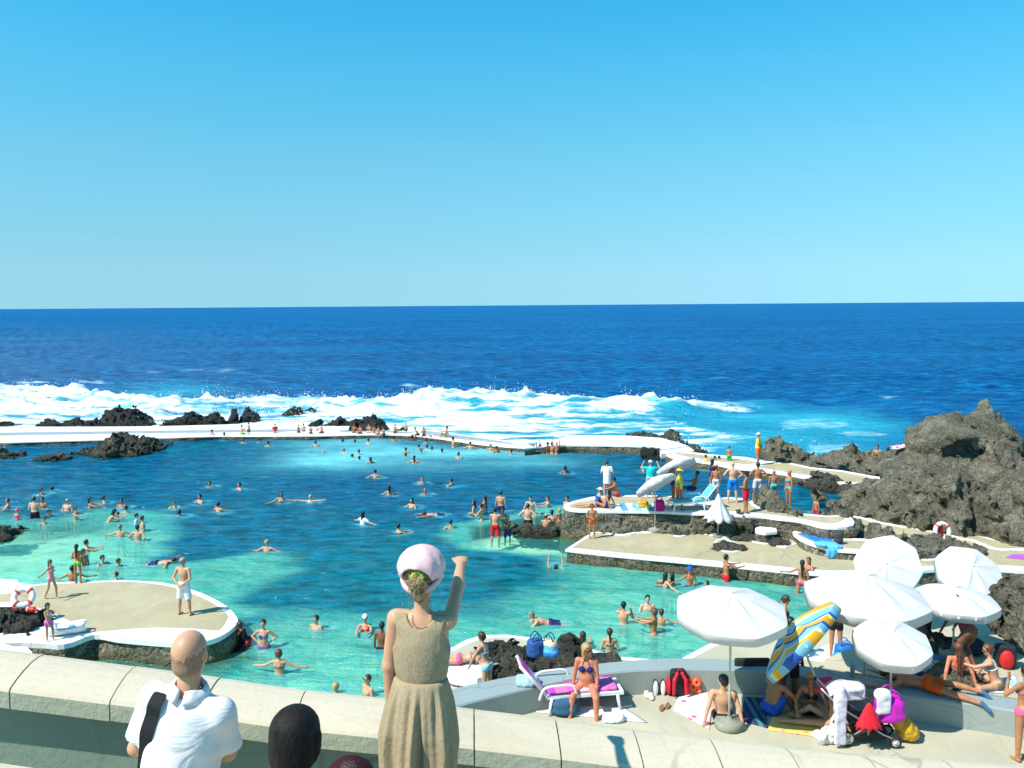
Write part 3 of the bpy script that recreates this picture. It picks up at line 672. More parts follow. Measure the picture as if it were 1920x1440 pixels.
for k in range(len(jx)-1):
    a, b_ = jx[k]+.004, jx[k+1]-.004; V = []; F = []; mi = []; n = 5
    tilt = rnd(-.003, .003)
    for i in range(n+1):
        p = par_at(a+(b_-a)*i/n)
        for j, (u, z) in enumerate(prof):
            V.append(p+dirn*u+Vector((0, 0, z+tilt))-Vector((0, 5, 7)))
    L = len(prof)
    for i in range(n):
        for j in range(L): F.append((i*L+j, i*L+(j+1) % L, (i+1)*L+(j+1) % L, (i+1)*L+j)); mi.append(1 if j in (8, 9, 10, 11) else 0)
    F.append(tuple(range(L))); F.append(tuple(n*L+j for j in range(L-1, -1, -1))); mi += [1, 1]
    o = mesh('capstone', V, F, mats=[M_CAP, M_CAPEDGE], midx=mi, parent=par, smooth=False); fixup(o)
# wall under the caps
V = []; F = []
m_j = newmat('joint_mortar')[0]; m_j.node_tree.nodes['Principled BSDF'].inputs['Base Color'].default_value = (.05, .05, .045, 1)
for i in range(61):
    p = par_at(-4.6+9.6*i/60)
    for u, z in ((-.31, -.9), (-.31, -.168), (-.01, -.168), (-.01, -6)): V.append(p+dirn*u+Vector((0, 0, z))-Vector((0, 5, 7)))
for i in range(60):
    for k in range(3): F.append((i*4+k, i*4+k+1, (i+1)*4+k+1, (i+1)*4+k))
o = mesh('wall', V, F, M_GREEN, par, False); fixup(o)
V = []; F = []
for i in range(61):
    p = par_at(-4.6+9.6*i/60)
    for u, z in ((-.40, -.15), (-.39, -.075), (-.02, -.05), (-.02, -.15)): V.append(p+dirn*u+Vector((0, 0, z))-Vector((0, 5, 7)))
for i in range(60):
    for k in range(4): F.append((i*4+k, i*4+(k+1) % 4, (i+1)*4+(k+1) % 4, (i+1)*4+k))
mesh('joint', V, F, m_j, par, False)
# lookout floor, and the next parapet cap just inside the lower left corner
fl = MB(); fl.box((0, 2.2, 6.45), (9, 2.7, .12)); tag(fl.build('lookout_floor', M_TERR), kind='structure')
cc = at(-260, 1385, 3.9); cd = at(180, 1450, 3.95)
V = []; F = []
for i in range(9):
    p = cc.lerp(cd, i/8)
    for u, z in ((0, -.9), (0, -.03), (-.03, 0), (-.3, .01), (-.4, -.03), (-.4, -.9)): V.append(p+Vector((0, u, z)))
for i in range(8):
    for k in range(6): F.append((i*6+k, i*6+(k+1) % 6, (i+1)*6+(k+1) % 6, (i+1)*6+k))
F += [tuple(range(6)), tuple(8*6+k for k in (5, 4, 3, 2, 1, 0))]
o = mesh('low_wall', V, F, M_CAP, None, False); fixup(o); tag(o, 'short pale concrete wall end at the lower left corner in front of the parapet', 'wall')

# ================================================================ rocks
def largest(V, F):
    lab = np.arange(len(V))
    for _ in range(400):
        m_ = lab[F].min(1); n_ = lab.copy(); np.minimum.at(n_, F.ravel(), np.repeat(m_, F.shape[1])); n_ = n_[n_]; n_ = n_[n_]
        if (n_ == lab).all(): break
        lab = n_
    u, cnt = np.unique(lab, return_counts=True); keep = lab == u[cnt.argmax()]; mp = np.cumsum(keep)-1
    return V[keep], mp[F[keep[F].all(1)]]
def facets(P, cell, seed=0):
    Q = P/cell; I0 = np.floor(Q-.5).astype(np.int64); best = np.full(len(P), 9.); out = np.zeros(len(P))
    for dx in (0, 1):
        for dy in (0, 1):
            for dz in (0, 1):
                I = (I0+np.array((dx, dy, dz))+seed) & 255; h = _pt[_pt[_pt[I[:, 0]]+I[:, 1]]+I[:, 2]]; h2 = _pt[h+77]
                cc = I0+np.array((dx, dy, dz))+.5+_gr[h]*.32; v = Q-cc; dd = (v*v).sum(-1); m_ = dd < best
                best = np.where(m_, dd, best); out = np.where(m_, (v*_gr[h2]).sum(-1)*.9+(h2/255.-.5)*.45, out)
    return out
def rock(name, prof, ybase, z0, depth, label, m=None, amp=.22, fr=1.6, vox=None, group=None, foot=1.0, low=True, spread=.66, spikes=()):
    """prof: picture outline tops [(x, ytop)] of a rock whose foot meets height z0 at picture row ybase"""
    xs = [p[0] for p in prof]; yb = ybase if isinstance(ybase, (list, tuple)) else [ybase]*len(prof)
    fd = Fld.__new__(Fld); B = []
    for i, (x, yt) in enumerate(prof):
        f0 = G(x, yb[i], z0); Yc = f0.y+depth*.5; c = at(x, yb[i], Yc); top = at(x, yt, Yc).z
        lft = xs[i-1] if i > 0 else x-(xs[1]-x if len(xs) > 1 else 20); rgt = xs[i+1] if i < len(xs)-1 else x+(x-xs[i-1] if i > 0 else 20)
        w = abs(rgt-lft)/2/FP*Yc*spread+.05; H = max(top-z0, .15)
        B.append(((c.x, Yc, z0+H*.25), (w*1.15, depth*.5, H*.75-amp*.3)))
        if low: B.append(((c.x+rnd(-.2, .2)*w, Yc-depth*.22, z0+H*.05), (w*1.3, depth*.38, H*.5)))
    lo = np.min([np.array(c)-np.array(r) for c, r in B], 0)-amp; hi = np.max([np.array(c)+np.array(r) for c, r in B], 0)+amp;
    if spikes: lo = lo-np.array((3.2, 1.6, 0)); hi = hi+1.6
    lo[2] = max(lo[2], z0-1.0)
    v = vox or max(.035, min(.16, ((hi-lo).prod()/(520000 if depth > 3.2 else 130000))**(1/3)))
    fd = Fld(lo, hi, v)
    for c, r in B: fd.ell(c, r, k=.25*min(1, max(r)))
    for (x, yt, wpx, rootd) in spikes:
        Yc = G(x, max(yb), z0).y+depth*.5; tp_ = at(x, yt, Yc); r_ = wpx/2/FP*Yc; fd.cap((tp_.x+rnd(-.1, .1), Yc, tp_.z-rootd*1.2), (tp_.x, Yc, tp_.z-r_*.35), r_*1.9, r_*.35, .45)
    sl = np.abs(fd.D) < amp*2.5+v; P = fd.pts()[sl]
    nz = fbm(P*fr, 5)*.8+fbm(P*fr*.6+50, 3, True)*.7
    D = fd.D[sl]; D = D-amp*(nz-.22)*1.3; D = D+amp*.35*np.clip(pn(P*fr*2.3+9), -.2, 1); fd.D[sl] = D
    cl_ = np.stack([pn(P*fr*.8+5), pn(P*fr*.8+25), pn(P*fr*.8+45)], -1)*.5+P*fr*.55; bl = pn(np.floor(cl_*1.6)*7.13+.5); fd.D[sl] = fd.D[sl]-amp*.7*bl
    fd.D[sl] = fd.D[sl]-amp*(.85*facets(P, 1.15/fr)+.34*facets(P, .42/fr, 9))
    rg = fbm(P*fr*.55+np.array((3, 7, 1)), 3, True); fd.D[sl] = fd.D[sl]+amp*1.1*np.clip(rg-.26, 0, .35)+amp*.28*fbm(P*fr*4.2, 3)
    fd.D[:, :, 0] = 1
    Vv, Ff = largest(*fd.mesh()); org = Vector(((lo[0]+hi[0])/2, (lo[1]+hi[1])/2, z0))
    o = mesh(name, Vv-np.array(org), Ff, m or M_ROCK, loc=org)
    return tag(o, label, 'rock', group)
g_ = 'black rocks in the surf'
rock_peak_spread = .62
RK = [
 ('sea_rock', [(4, 793), (15, 791), (25, 797)], 802, 0, 1.5, 'flat dark rock at the left edge of the surf', M_ROCKD),
 ('sea_rock', [(82, 790), (92, 784), (103, 788)], 803, 0, 1.6, 'squat black rock in the white surf, first from the left', M_ROCKD),
 ('sea_rock', [(116, 791), (128, 789), (143, 782), (150, 788)], 801, 0, 1.5, 'low black rock with a knob at its right end in the surf', M_ROCKD),
 ('sea_rock', [(183, 790), (200, 783), (213, 765), (224, 762), (240, 766), (253, 763), (262, 772), (272, 785), (280, 793)], 801, 0, 3, 'largest black rock in the surf behind the sea wall', M_ROCKD),
 ('sea_rock', [(322, 786), (338, 782), (355, 771), (368, 778)], 800, 0, 2.2, 'jagged black rock in the surf with a high left hump', M_ROCKD),
 ('sea_rock', [(374, 782), (388, 779), (402, 771), (413, 782)], 799, 0, 2.2, 'jagged black rock in the surf leaning right beside the high hump', M_ROCKD),
 ('sea_rock', [(428, 790), (434, 778), (440, 765), (447, 788)], 794, 0, 1.2, 'thin pointed black rock fin in the surf', M_ROCKD),
 ('sea_rock', [(459, 776), (466, 762), (474, 769), (480, 774)], 792, 0, 1.4, 'square black rock stack splashed by foam', M_ROCKD),
 ('sea_rock', [(543, 767), (552, 761), (562, 764), (567, 772)], 780, 0, 1.8, 'black rock alone in the foam farther out', M_ROCKD),
 ('sea_rock', [(577, 768), (584, 763), (590, 768)], 775, 0, 1, 'tiny black rock tip in the foam farther out', M_ROCKD),
 ('sea_rock', [(590, 764), (597, 757), (603, 762)], 770, 0, 1.2, 'small black rock farthest out in the foam', M_ROCKD),
 ('sea_rock', [(581, 797), (590, 790), (598, 786), (607, 794)], 804, .1, 1.2, 'dark rounded rock behind the bathers on the sea wall', M_ROCKD),
 ('sea_rock', [(614, 796), (625, 788), (636, 780), (643, 786), (655, 790)], 803, .1, 1.6, 'dark sloping rock behind the sea wall left of the rock with bathers in front', M_ROCKD),
 ('sea_rock', [(662, 795), (668, 783), (680, 783), (692, 781), (702, 776), (712, 781), (720, 795), (724, 806)], 812, .1, 1.8, 'big dark rock right behind the seated bathers on the sea wall', M_ROCKD),
 ('sea_rock', [(747, 803), (754, 799), (760, 803)], 812, .1, .8, 'small black rock between two bathers on the wall', M_ROCKD),
 ('sea_rock', [(1186, 818), (1196, 808), (1208, 812), (1225, 818)], 821, .1, 1.6, 'low grey rock behind the raised platform', M_ROCKM),
 ('sea_rock', [(1243, 815), (1256, 805), (1266, 808), (1275, 822), (1286, 836), (1298, 846)], [824, 828, 832, 840, 848, 850], 0, 2, 'steep grey rock beside the white steps', M_ROCKM),
 ('platform_rock', [(1212, 838), (1222, 834), (1234, 838)], 862, 0, 1.2, 'dark rock bulging from the corner of the raised platform', M_ROCKD),
 ('pool_rock', [(178, 846), (192, 838), (205, 826), (222, 807), (234, 812), (248, 818), (262, 822), (275, 819), (286, 834), (297, 842)], [852, 855, 857, 858, 858, 857, 856, 855, 852, 850], 0, 3.6, 'large lava rock island standing in the pool', M_ROCKM),
 ('pool_rock', [(86, 856), (98, 850), (108, 851), (119, 858)], 865, 0, 1.6, 'small flat lava rock in the blue pool water', M_ROCKM),
 ('pool_rock', [(-14, 852), (0, 843), (12, 848), (30, 855)], 860, 0, 1.6, 'lava rock cut by the left edge of the picture in the pool', M_ROCKM),
 ('pool_rock', [(-30, 975), (-5, 984), (12, 992), (24, 1004)], 1016, 0, 1.6, 'dark lava rock at the left edge beside the shallow lagoon', M_ROCKM),
 ('pool_rock', [(1512, 895), (1535, 884), (1552, 886), (1570, 898), (1590, 908), (1612, 914)], [915, 922, 925, 927, 929, 928], 0, 2, 'long humped lava rock in the water below the causeway', M_ROCKM),
 ('pool_rock', [(968, 992), (978, 984), (990, 982), (1005, 992), (1022, 988), (1040, 985), (1058, 978), (1075, 985)], [1004, 1006, 1007, 1008, 1010, 1008, 1004, 1000], .0, 1.3, 'dark low lava rock at the tip of the stone wall beside bathers', M_ROCKM),
 ('shore_rock', [(1437, 845), (1447, 830), (1456, 829), (1463, 817), (1472, 826), (1485, 833), (1497, 834), (1508, 850), (1518, 866)], [868, 870, 870, 871, 873, 875, 877, 880, 880], 0.3, 2.6, 'brown rock with a small pinnacle behind the lifeguard', M_ROCK),
 ('shore_rock', [(1528, 858), (1545, 853), (1565, 849), (1580, 850), (1592, 836), (1600, 836), (1612, 850)], [868, 872, 876, 878, 882, 884, 886], .3, 2.6, 'grey rock with a rounded pinnacle beyond the causeway', M_ROCK),
 ('shore_rock', [(1622, 852), (1640, 844), (1660, 845), (1680, 838), (1700, 842), (1720, 830)], [890, 892, 895, 898, 900, 905], .3, 3, 'grey rock shelf under the red cloth at the end of the causeway', M_ROCK),
]
for a in RK: rock(a[0], a[1], a[2], a[3], a[4], a[5], a[6], amp=.16 if a[4] < 2 else .26, fr=1.9, group=g_ if a[0] == 'sea_rock' else 'lava rocks round the pool', spikes=[(1463, 815, 12, .8)] if 'small pinnacle' in a[5] else ([(1597, 833, 20, .8)] if 'rounded pinnacle' in a[5] else ()))
G2 = 'lava rocks round the pool'
rock('peak_rock', [(1708, 862), (1728, 850), (1750, 815), (1768, 785), (1790, 782), (1812, 790), (1835, 792), (1855, 798), (1878, 822), (1895, 862), (1912, 905)], [920, 925, 935, 945, 950, 955, 955, 955, 955, 955, 955], .4, 5.5,
     'tallest lava crag with a sharp summit at the right', M_ROCK, amp=.32, fr=1.0, group=G2, spread=.62,
     spikes=[(1762, 776, 60, .8), (1783, 766, 60, .8), (1806, 772, 50, .8), (1846, 750, 74, 1.6), (1768, 806, 120, 1.6), (1740, 822, 80, 1.2), (1866, 790, 40, .8), (1889, 806, 24, .6)])
rock('shore_rock', [(1592, 944), (1612, 930), (1632, 905), (1655, 893), (1680, 880), (1705, 868), (1730, 866), (1755, 872), (1778, 890), (1796, 912)], [964, 970, 976, 984, 990, 996, 1000, 1003, 1003, 1000], .5, 3.6,
     'wide cracked lava rock in front of the tall crag', M_ROCK, amp=.36, fr=1.1, group=G2, spread=.9)
rock('shore_rock', [(1790, 945), (1812, 912), (1838, 905), (1865, 900), (1892, 880), (1918, 870), (1950, 860), (1990, 860)], [1002, 1008, 1014, 1022, 1027, 1030, 1032, 1034], .5, 3.4,
     'great dark lava slope behind the life ring at the right edge', M_ROCK, amp=.36, fr=1.1, group=G2, spread=.95)
rock('shore_rock', [(1545, 972), (1560, 955), (1575, 949), (1592, 958), (1606, 980), (1618, 998)], [1000, 1006, 1012, 1014, 1014, 1012], .5, 1.8, 'brown lava boulder behind the backpack and blue towel', M_ROCK, amp=.2, fr=1.7, group=G2)
rock('shore_rock', [(1457, 975), (1470, 962), (1485, 953), (1500, 958), (1508, 972)], [1004, 1008, 1010, 1010, 1006], .5, 1.5, 'rounded lava boulder between the folded umbrella and the blue towel', M_ROCK, amp=.2, fr=1.7, group=G2)
rock('shore_rock', [(1508, 985), (1524, 971), (1538, 974), (1550, 985)], 1000, .5, 1.2, 'small lava boulder left of the backpack', M_ROCK, amp=.16, fr=2, group=G2)
rock('shore_rock', [(1626, 998), (1642, 985), (1660, 988), (1682, 996), (1700, 1008), (1712, 1025)], [1034, 1042, 1047, 1048, 1045, 1042], .5, 1.7, 'pair of rounded lava boulders inside the white kerb', M_ROCK, amp=.22, fr=1.5, group=G2)
rock('shore_rock', [(1712, 1018), (1730, 1007), (1756, 999), (1778, 1008), (1800, 1024), (1812, 1032)], [1044, 1046, 1046, 1045, 1040, 1036], .5, 1.6, 'flat topped lava boulder on the open concrete below the life ring', M_ROCK, amp=.18, fr=1.6, group=G2)
rock('shore_rock', [(1372, 962), (1384, 955), (1400, 962), (1414, 975), (1418, 988)], [1000, 1004, 1007, 1008, 1007], .5, 1.3, 'dark lava boulder at the foot of the folded umbrella', M_ROCKM, amp=.18, fr=2, group=G2)
rock('deck_boulder', [(1424, 925), (1434, 906), (1447, 915), (1460, 930), (1472, 945)], [950, 955, 960, 962, 962], 1.3, .9, 'smooth grey boulder on the upper deck beside the swimmers in trunks', M_ROCK, amp=.1, fr=2, group=G2)
for i, (p_, yb_, lb) in enumerate([([(1347, 1018), (1358, 1012), (1370, 1018), (1384, 1025)], 1033, 'small pitted rock inside the white oval kerb'), ([(1380, 1010), (1396, 1004), (1408, 1011)], 1015, 'low rock poking through the deck behind the oval kerb'),
     ([(1448, 1012), (1458, 1008), (1468, 1013)], 1024, 'small olive rock notched into the white kerb'), ([(1265, 1000), (1273, 992), (1282, 1000)], 1004, 'cone shaped small rock at the back of the lower deck'),
     ([(1440, 1000), (1450, 992), (1462, 998)], 1008, 'reddish rock below the small white ledge')]):
    rock('small_rock', p_, yb_, .5, .7, lb, M_ROCKM, amp=.07, fr=4, group='small rocks set in the deck')
# rubble that stands against the upper deck's wall
for i, (p_, yb_, lb) in enumerate([([(1130, 975), (1150, 966), (1172, 972)], 1000, 'rough lava lump low in the stone wall behind the boy'), ([(1180, 985), (1200, 975), (1214, 984)], 998, 'lava lump in the stone wall left of the umbrella base'),
     ([(1238, 975), (1252, 965), (1268, 975), (1280, 985)], 1000, 'lava lump in the stone wall right of the umbrella base'), ([(1296, 972), (1316, 968), (1334, 976)], 1002, 'lava lump in the stone wall left of the folded umbrella')]):
    rock('wall_rock', p_, yb_, .5, .9, lb, M_ROCK, amp=.14, fr=2.6, group='lava lumps along the deck wall')
# left foreground rocks
rock('shore_rock', [(-30, 1140), (10, 1135), (35, 1138), (60, 1150), (82, 1170)], [1212, 1212, 1212, 1214, 1216], .3, 1.6, 'big pitted lava rock below the life ring at the left', M_ROCKM, amp=.16, fr=2.6, group=G2, vox=.03)
for p_, yb_, lb in [([(75, 1202), (95, 1197), (115, 1200)], 1226, 'lava rock under the stepping girl'), ([(120, 1200), (138, 1194), (155, 1198)], 1226, 'lava rock second from the left under the round terrace'), ([(166, 1198), (190, 1192), (215, 1198), (238, 1202)], 1226, 'lava rock hump under the round terrace rim'),
     ([(250, 1207), (290, 1204), (325, 1207)], 1216, 'thin lava shelf under the white rim left of the bald head'), ([(393, 1204), (415, 1196), (435, 1196), (452, 1204)], 1222, 'black weedy lava rock where the boy climbs out')]:
    rock('rim_rock', p_, yb_, 0, .9, lb, M_ROCKM, amp=.1, fr=3.4, group='lava rocks under the round terrace', vox=.028)
rock('near_rock', [(937, 1228), (950, 1214), (968, 1208), (984, 1218), (998, 1235)], [1268, 1272, 1274, 1274, 1272], 1.0, 1.4, 'dark rounded lava boulder beside the woman in the light blue bikini', M_ROCKM, amp=.1, fr=3, group='lava boulders on the near deck', vox=.025)
rock('near_rock', [(905, 1222), (920, 1204), (940, 1206)], 1240, 1.0, .9, 'black lava rock behind the heads of the two women', M_ROCKD, amp=.08, fr=3, group='lava boulders on the near deck', vox=.025)
rock('near_rock', [(1000, 1240), (1018, 1232), (1040, 1222), (1055, 1198), (1070, 1195), (1084, 1208), (1092, 1228)], [1262, 1264, 1264, 1262, 1260, 1258, 1254], 1.0, 1.6, 'lava boulder group holding the beach bags', M_ROCKM, amp=.1, fr=3, group='lava boulders on the near deck', vox=.025)
rock('near_rock', [(1112, 1236), (1125, 1230), (1142, 1234), (1152, 1240)], 1248, 1.0, .6, 'small flat lava rock right of the blonde woman', M_ROCKM, amp=.06, fr=4, group='lava boulders on the near deck', vox=.025)
rock('near_rock', [(862, 1268), (880, 1262), (905, 1264)], 1290, .9, .8, 'reddish lava rock under the towel ledge', M_ROCKM, amp=.08, fr=4, group='lava boulders on the near deck', vox=.025)
rock('near_rock', [(1876, 1150), (1890, 1115), (1902, 1095), (1920, 1082), (1950, 1075), (1990, 1080)], [1215, 1225, 1235, 1245, 1250, 1255], 2.3, 2.2, 'big brown boulder at the right edge behind the sunbathers', M_ROCK, amp=.16, fr=2, group='boulders round the back terrace', vox=.035)
rock('near_rock', [(1760, 1250), (1778, 1240), (1800, 1252), (1822, 1272)], [1292, 1292, 1292, 1290], 2.3, .7, 'flat grey wedge of rock in front of the long haired woman', M_ROCK, amp=.05, fr=3, group='boulders round the back terrace', vox=.02)
rock('near_rock', [(1738, 1205), (1750, 1185), (1768, 1195)], 1225, 2.3, .9, 'dark rock in the shade under the far white umbrella', M_ROCKM, amp=.1, fr=3, group='boulders round the back terrace', vox=.03)
# ================================================================ people
def nv(v): v = np.array(v, float); return v/max(np.linalg.norm(v), 1e-9)
SK = {'pale': (.62, .37, .25), 'light': (.56, .30, .175), 'tan': (.42, .18, .082), 'brown': (.20, .078, .034), 'red': (.54, .20, .11), 'dark': (.13, .055, .03)}
HR = {'black': (.012, .010, .010), 'brown': (.05, .024, .012), 'auburn': (.13, .04, .02), 'blond': (.42, .26, .10), 'grey': (.20, .18, .16), 'none': None}
def skinmat(k):
    key = 'skin_'+k
    if key in _mc: return _mc[key]
    m, t, b = newmat(key); c = SK[k]; p = pos(t, obj=True)
    n = noise(t, p, 6, 4, .6); a = ramp(t, n, [(.3, tuple(x*.86 for x in c)), (.7, tuple(min(1, x*1.08) for x in c))])
    t.links.new(a, b.inputs['Base Color']); b.inputs['Roughness'].default_value = .48; b.inputs['Specular IOR Level'].default_value = .35
    b.inputs['Subsurface Weight'].default_value = .12; b.inputs['Subsurface Radius'].default_value = (.02, .008, .004); b.inputs['Subsurface Scale'].default_value = .5
    t.links.new(bump(t, noise(t, p, 60, 3), .08, .004), b.inputs['Normal']); _mc[key] = m; return m
def hairmat(k):
    key = 'hair_'+k
    if key in _mc: return _mc[key]
    m, t, b = newmat(key); c = HR[k]; p = pos(t, (1, 1, .12), obj=True)
    n = noise(t, p, 90, 3, .6, .5); a = ramp(t, n, [(.35, tuple(x*.5 for x in c)), (.65, tuple(x*1.5 for x in c))])
    t.links.new(a, b.inputs['Base Color']); b.inputs['Roughness'].default_value = .42; t.links.new(bump(t, n, .6, .01), b.inputs['Normal']); _mc[key] = m; return m
M_EYE = plain((.02, .015, .012), .3, .5, 0, bs=0, name='eye'); M_LIP = plain((.38, .10, .08), .5, .3, 0, bs=0, name='lip')
A0 = dict(stand=((.16, 0, -1), (.04, .16, -1)), hips=((.8, -.3, -.75), (-.7, .35, -.5)), back=((.35, -.3, -1), (-.75, -.35, -.6)), belly=((.3, .05, -1), (-.75, .75, -.15)),
          out=((.85, .35, -.45), (.85, .45, -.1)), tread=((.65, .5, -.6), (.1, .95, -.05)), fwd=((.2, .9, -.35), (-.2, 1, .1)), up=((.35, .35, 1), (-.1, .2, 1)), cross=((.25, .55, -.8), (-.8, .5, .1)),
          prop=((.35, -.5, -1), (.25, -.35, -1)), knee=((.15, .8, -.5), (-.35, .8, -.15)), swing=((.2, .45, -1), (.05, .6, -.8)), swingb=((.25, -.45, -1), (.1, -.1, -1)), face=((.3, .55, -.7), (-.35, .15, 1)),
          side=((.85, .15, -.5), (.95, .2, -.12)), point=((.5, .7, .55), (.1, .6, .85)), lean=((.5, .6, -.7), (-.1, .75, -.6)), down=((.1, .6, -1), (0, .5, -1)), phone=((.3, .6, -.4), (-.5, .55, .7)), cam=((.5, .4, -.1), (-.35, .5, .75)))
L0 = dict(stand=((.035, 0, -1), (.02, -.02, -1)), wide=((.13, 0, -1), (.08, -.02, -1)), step=((.04, .38, -1), (.02, -.05, -1)), stepb=((.04, -.22, -1), (.02, -.55, -1)), sit=((.14, 1, -.08), (.03, .1, -1)),
          out=((.14, 1, .02), (.08, 1, -.06)), knee=((.12, .72, .68), (.0, .45, -1)), kneelow=((.2, .9, .35), (.05, .75, -.75)), cross=((.75, .75, .02), (-1, .2, -.12)), back=((.1, -.2, -1), (.05, -.8, -.3)),
          strt=((.1, -.05, -1), (.05, -.05, -1)), bend=((.1, .5, -1), (.05, -.6, -1)), spread=((.45, 1, .02), (.35, 1, -.06)), tuck=((.35, .95, .05), (.1, -1, -.1)))
def person(loc, rz, h, label, arms='stand', legs='stand', T=(0, 0, 1), Hd=None, yaw=0, skin='light', hair='brown', hs='short', wear=(), sex='m', fat=0.0, vox=.03, group=None,
           fit='z', foot=None, slim=1.0, R0=(1, 0, 0), root=None, extra=None, name='person', child=False, fingers=None, fist=()):
    """one person: a continuous body grown from a smooth union of limbs, plus hair and clothing as children.
    arms / legs: a pose name or (left, right) pair; a pose is a name or a pair of direction vectors (x outwards, y forwards, z up)"""
    s = h/1.75; rng_ = random.Random(label)
    T = nv(T); Rx = nv(np.array(R0)-T*np.dot(R0, T)); F_ = np.cross(T, Rx); B = np.array([Rx, F_, T])
    Hv = nv(Hd) if Hd is not None else nv(T+np.array((0, 0, .6)))
    cy, sy = math.cos(R(yaw)), math.sin(R(yaw)); Hr = nv(Rx-Hv*(Rx@Hv)); Hf = np.cross(Hv, Hr); Hr, Hf = Hr*cy+Hf*sy, Hf*cy-Hr*sy; HB = np.array([Hr, Hf, Hv])
    fem = sex == 'f'; hk = 1.0 if not child else 1.22
    P0 = np.zeros(3); W_ = lambda u, v, w: P0+(Rx*u+F_*v+T*w)*s
    shw = (.165 if fem else .19)*slim; hipw = .095*slim; legk = .93 if child else 1
    shz = .46; nb = W_(0, -.01, .51)
    hs_ = s*hk; hc = nb+Hv*(.185*s if not child else .20*s*1.05)+Hf*.012*s
    def pr(x, lib):
        if isinstance(x, str) or (len(x) == 2 and not isinstance(x[0], str) and len(x[0]) == 3 and not isinstance(x[0][0], (tuple, list, str))): x = (x, x)
        return [lib[q_] if isinstance(q_, str) else q_ for q_ in x]
    AL = pr(arms, A0); LL = pr(legs, L0); J = {}
    for i, sg in enumerate((-1, 1)):
        sh_ = W_(sg*shw, 0, shz); u, f = [nv((v[0]*sg, v[1], v[2])) for v in AL[i]]
        el = sh_+u*.285*s; wr = el+f*.25*s; J['a%d' % i] = (sh_, el, wr, u, f)
        hp = W_(sg*hipw, 0, -.03); u, f = [nv((v[0]*sg, v[1], v[2])) for v in LL[i]]
        kn = hp+u*.43*s*legk; an = kn+f*.41*s*legk; J['l%d' % i] = (hp, kn, an, u, f)
    fdir = nv(foot) if foot is not None else np.array((0, 1., 0))
    ps = []                                  # primitives: (kind, args, region)
    fk = 1+fat
    wid = (.155 if fem else .15)*slim*(1+fat*.6); tor = []
    tor.append(('e', W_(0, -.005, .0), (wid*s*1.02, .105*s*(1+fat*.5), .115*s), B, .05*s))
    tor.append(('e', W_(0, .01+fat*.04, .15), ((.118 if fem else .135)*slim*s*(1+fat*.7), (.092+fat*.06)*s, .15*s), B, .06*s))
    tor.append(('e', W_(0, 0, .32), ((.138 if fem else .158)*slim*s*(1+fat*.3), .105*s, .16*s), B, .05*s))
    tor.append(('c', W_(-shw*.8, -.005, .455), W_(shw*.8, -.005, .455), .052*s, .052*s, .05*s))
    for sg in (-1, 1):
        tor.append(('e', W_(sg*.075, -.055, .0), (.08*s, .075*s, .085*s), B, .03*s))
        if fem and not child: tor.append(('e', W_(sg*.07, .085, .335), (.058*s, .055*s, .055*s), B, .025*s))
        else: tor.append(('e', W_(sg*.07, .055, .36), (.075*s, .05*s, .055*s), B, .03*s))
    legp = []
    for i in (0, 1):
        hp, kn, an, u, f = J['l%d' % i]; th = (.085 if fem else .08)*slim*s*(1+fat*.35)
        legp.append(('c', hp, kn, th, .055*s*slim, .03*s, i))
    oth = []
    for i in (0, 1):
        hp, kn, an, u, f = J['l%d' % i]
        cf = kn+(an-kn)*.3; bk = np.cross(f, np.cross(f, np.array((0, 1, 0)))+1e-6)
        oth.append(('c', kn, an, .052*s*slim, .036*s, .02*s)); oth.append(('c', kn+(an-kn)*.12-nv(fdir)*.012*s, kn+(an-kn)*.5-nv(fdir)*.008*s, .048*s*slim, .044*s*slim, .03*s))
        fd = fdir-f*(fdir@f)*.0; oth.append(('c', an+f*.03*s-fd*.03*s, an+f*.045*s+fd*.13*s, .036*s, .025*s, .02*s))
    for i in (0, 1):
        sh_, el, wr, u, f = J['a%d' % i]
        oth.append(('c', sh_, el, .049*s*slim*(.88 if fem else 1)*(1+fat*.25), .038*s, .035*s)); oth.append(('c', el, wr, .039*s, .026*s, .015*s))
        # hand: palm, thumb and fingers
        side = nv(np.cross(f, F_)+1e-6) if abs(f@F_) < .95 else Rx; nrm_ = nv(np.cross(side, f)); side = nv(np.cross(f, nrm_)); sg = (-1, 1)[i]
        inn = side if (side@(W_(0, 0, .2)-wr)) > 0 else -side
        pc = wr+f*.055*s; oth.append(('e', pc, (.040*s, .018*s, .052*s), np.array([side, nrm_, f]), .012*s))
        vf = fingers if fingers is not None else vox < .016
        if i in fist:
            for q_, off in enumerate((-.030, -.010, .010, .030)):
                b0 = pc+side*off*s+f*.032*s; cn = -nrm_ if nrm_[2] > 0 else nrm_
                m1 = b0+nv(f*.75+cn*.5)*.034*s; m2 = m1+nv(cn-f*.15)*.026*s; m3 = m2+nv(-f-cn*.1)*.022*s
                oth.append(('c', b0, m1, .0115*s, .0110*s, .005*s)); oth.append(('c', m1, m2, .0110*s, .0100*s, .003*s)); oth.append(('c', m2, m3, .0100*s, .0085*s, .003*s))
        elif vf:
            for q_, off in enumerate((-.030, -.010, .010, .030)):
                b0 = pc+side*off*s+f*.035*s; ln = (.068, .08, .076, .058)[q_]*s; cur = nrm_*.25
                m1 = b0+nv(f+side*off*4+cur*.6)*ln*.5; oth.append(('c', b0, m1, .0095*s, .009*s, .004*s)); oth.append(('c', m1, m1+nv(f+cur*1.8)*ln*.5, .009*s, .0075*s, .002*s))
        else: oth.append(('c', pc, pc+f*.09*s+nrm_*.01*s, .030*s, .018*s, .01*s))
        oth.append(('c', wr+inn*.022*s+f*.025*s, wr+inn*.052*s+f*.078*s, .013*s, .010*s, .006*s))
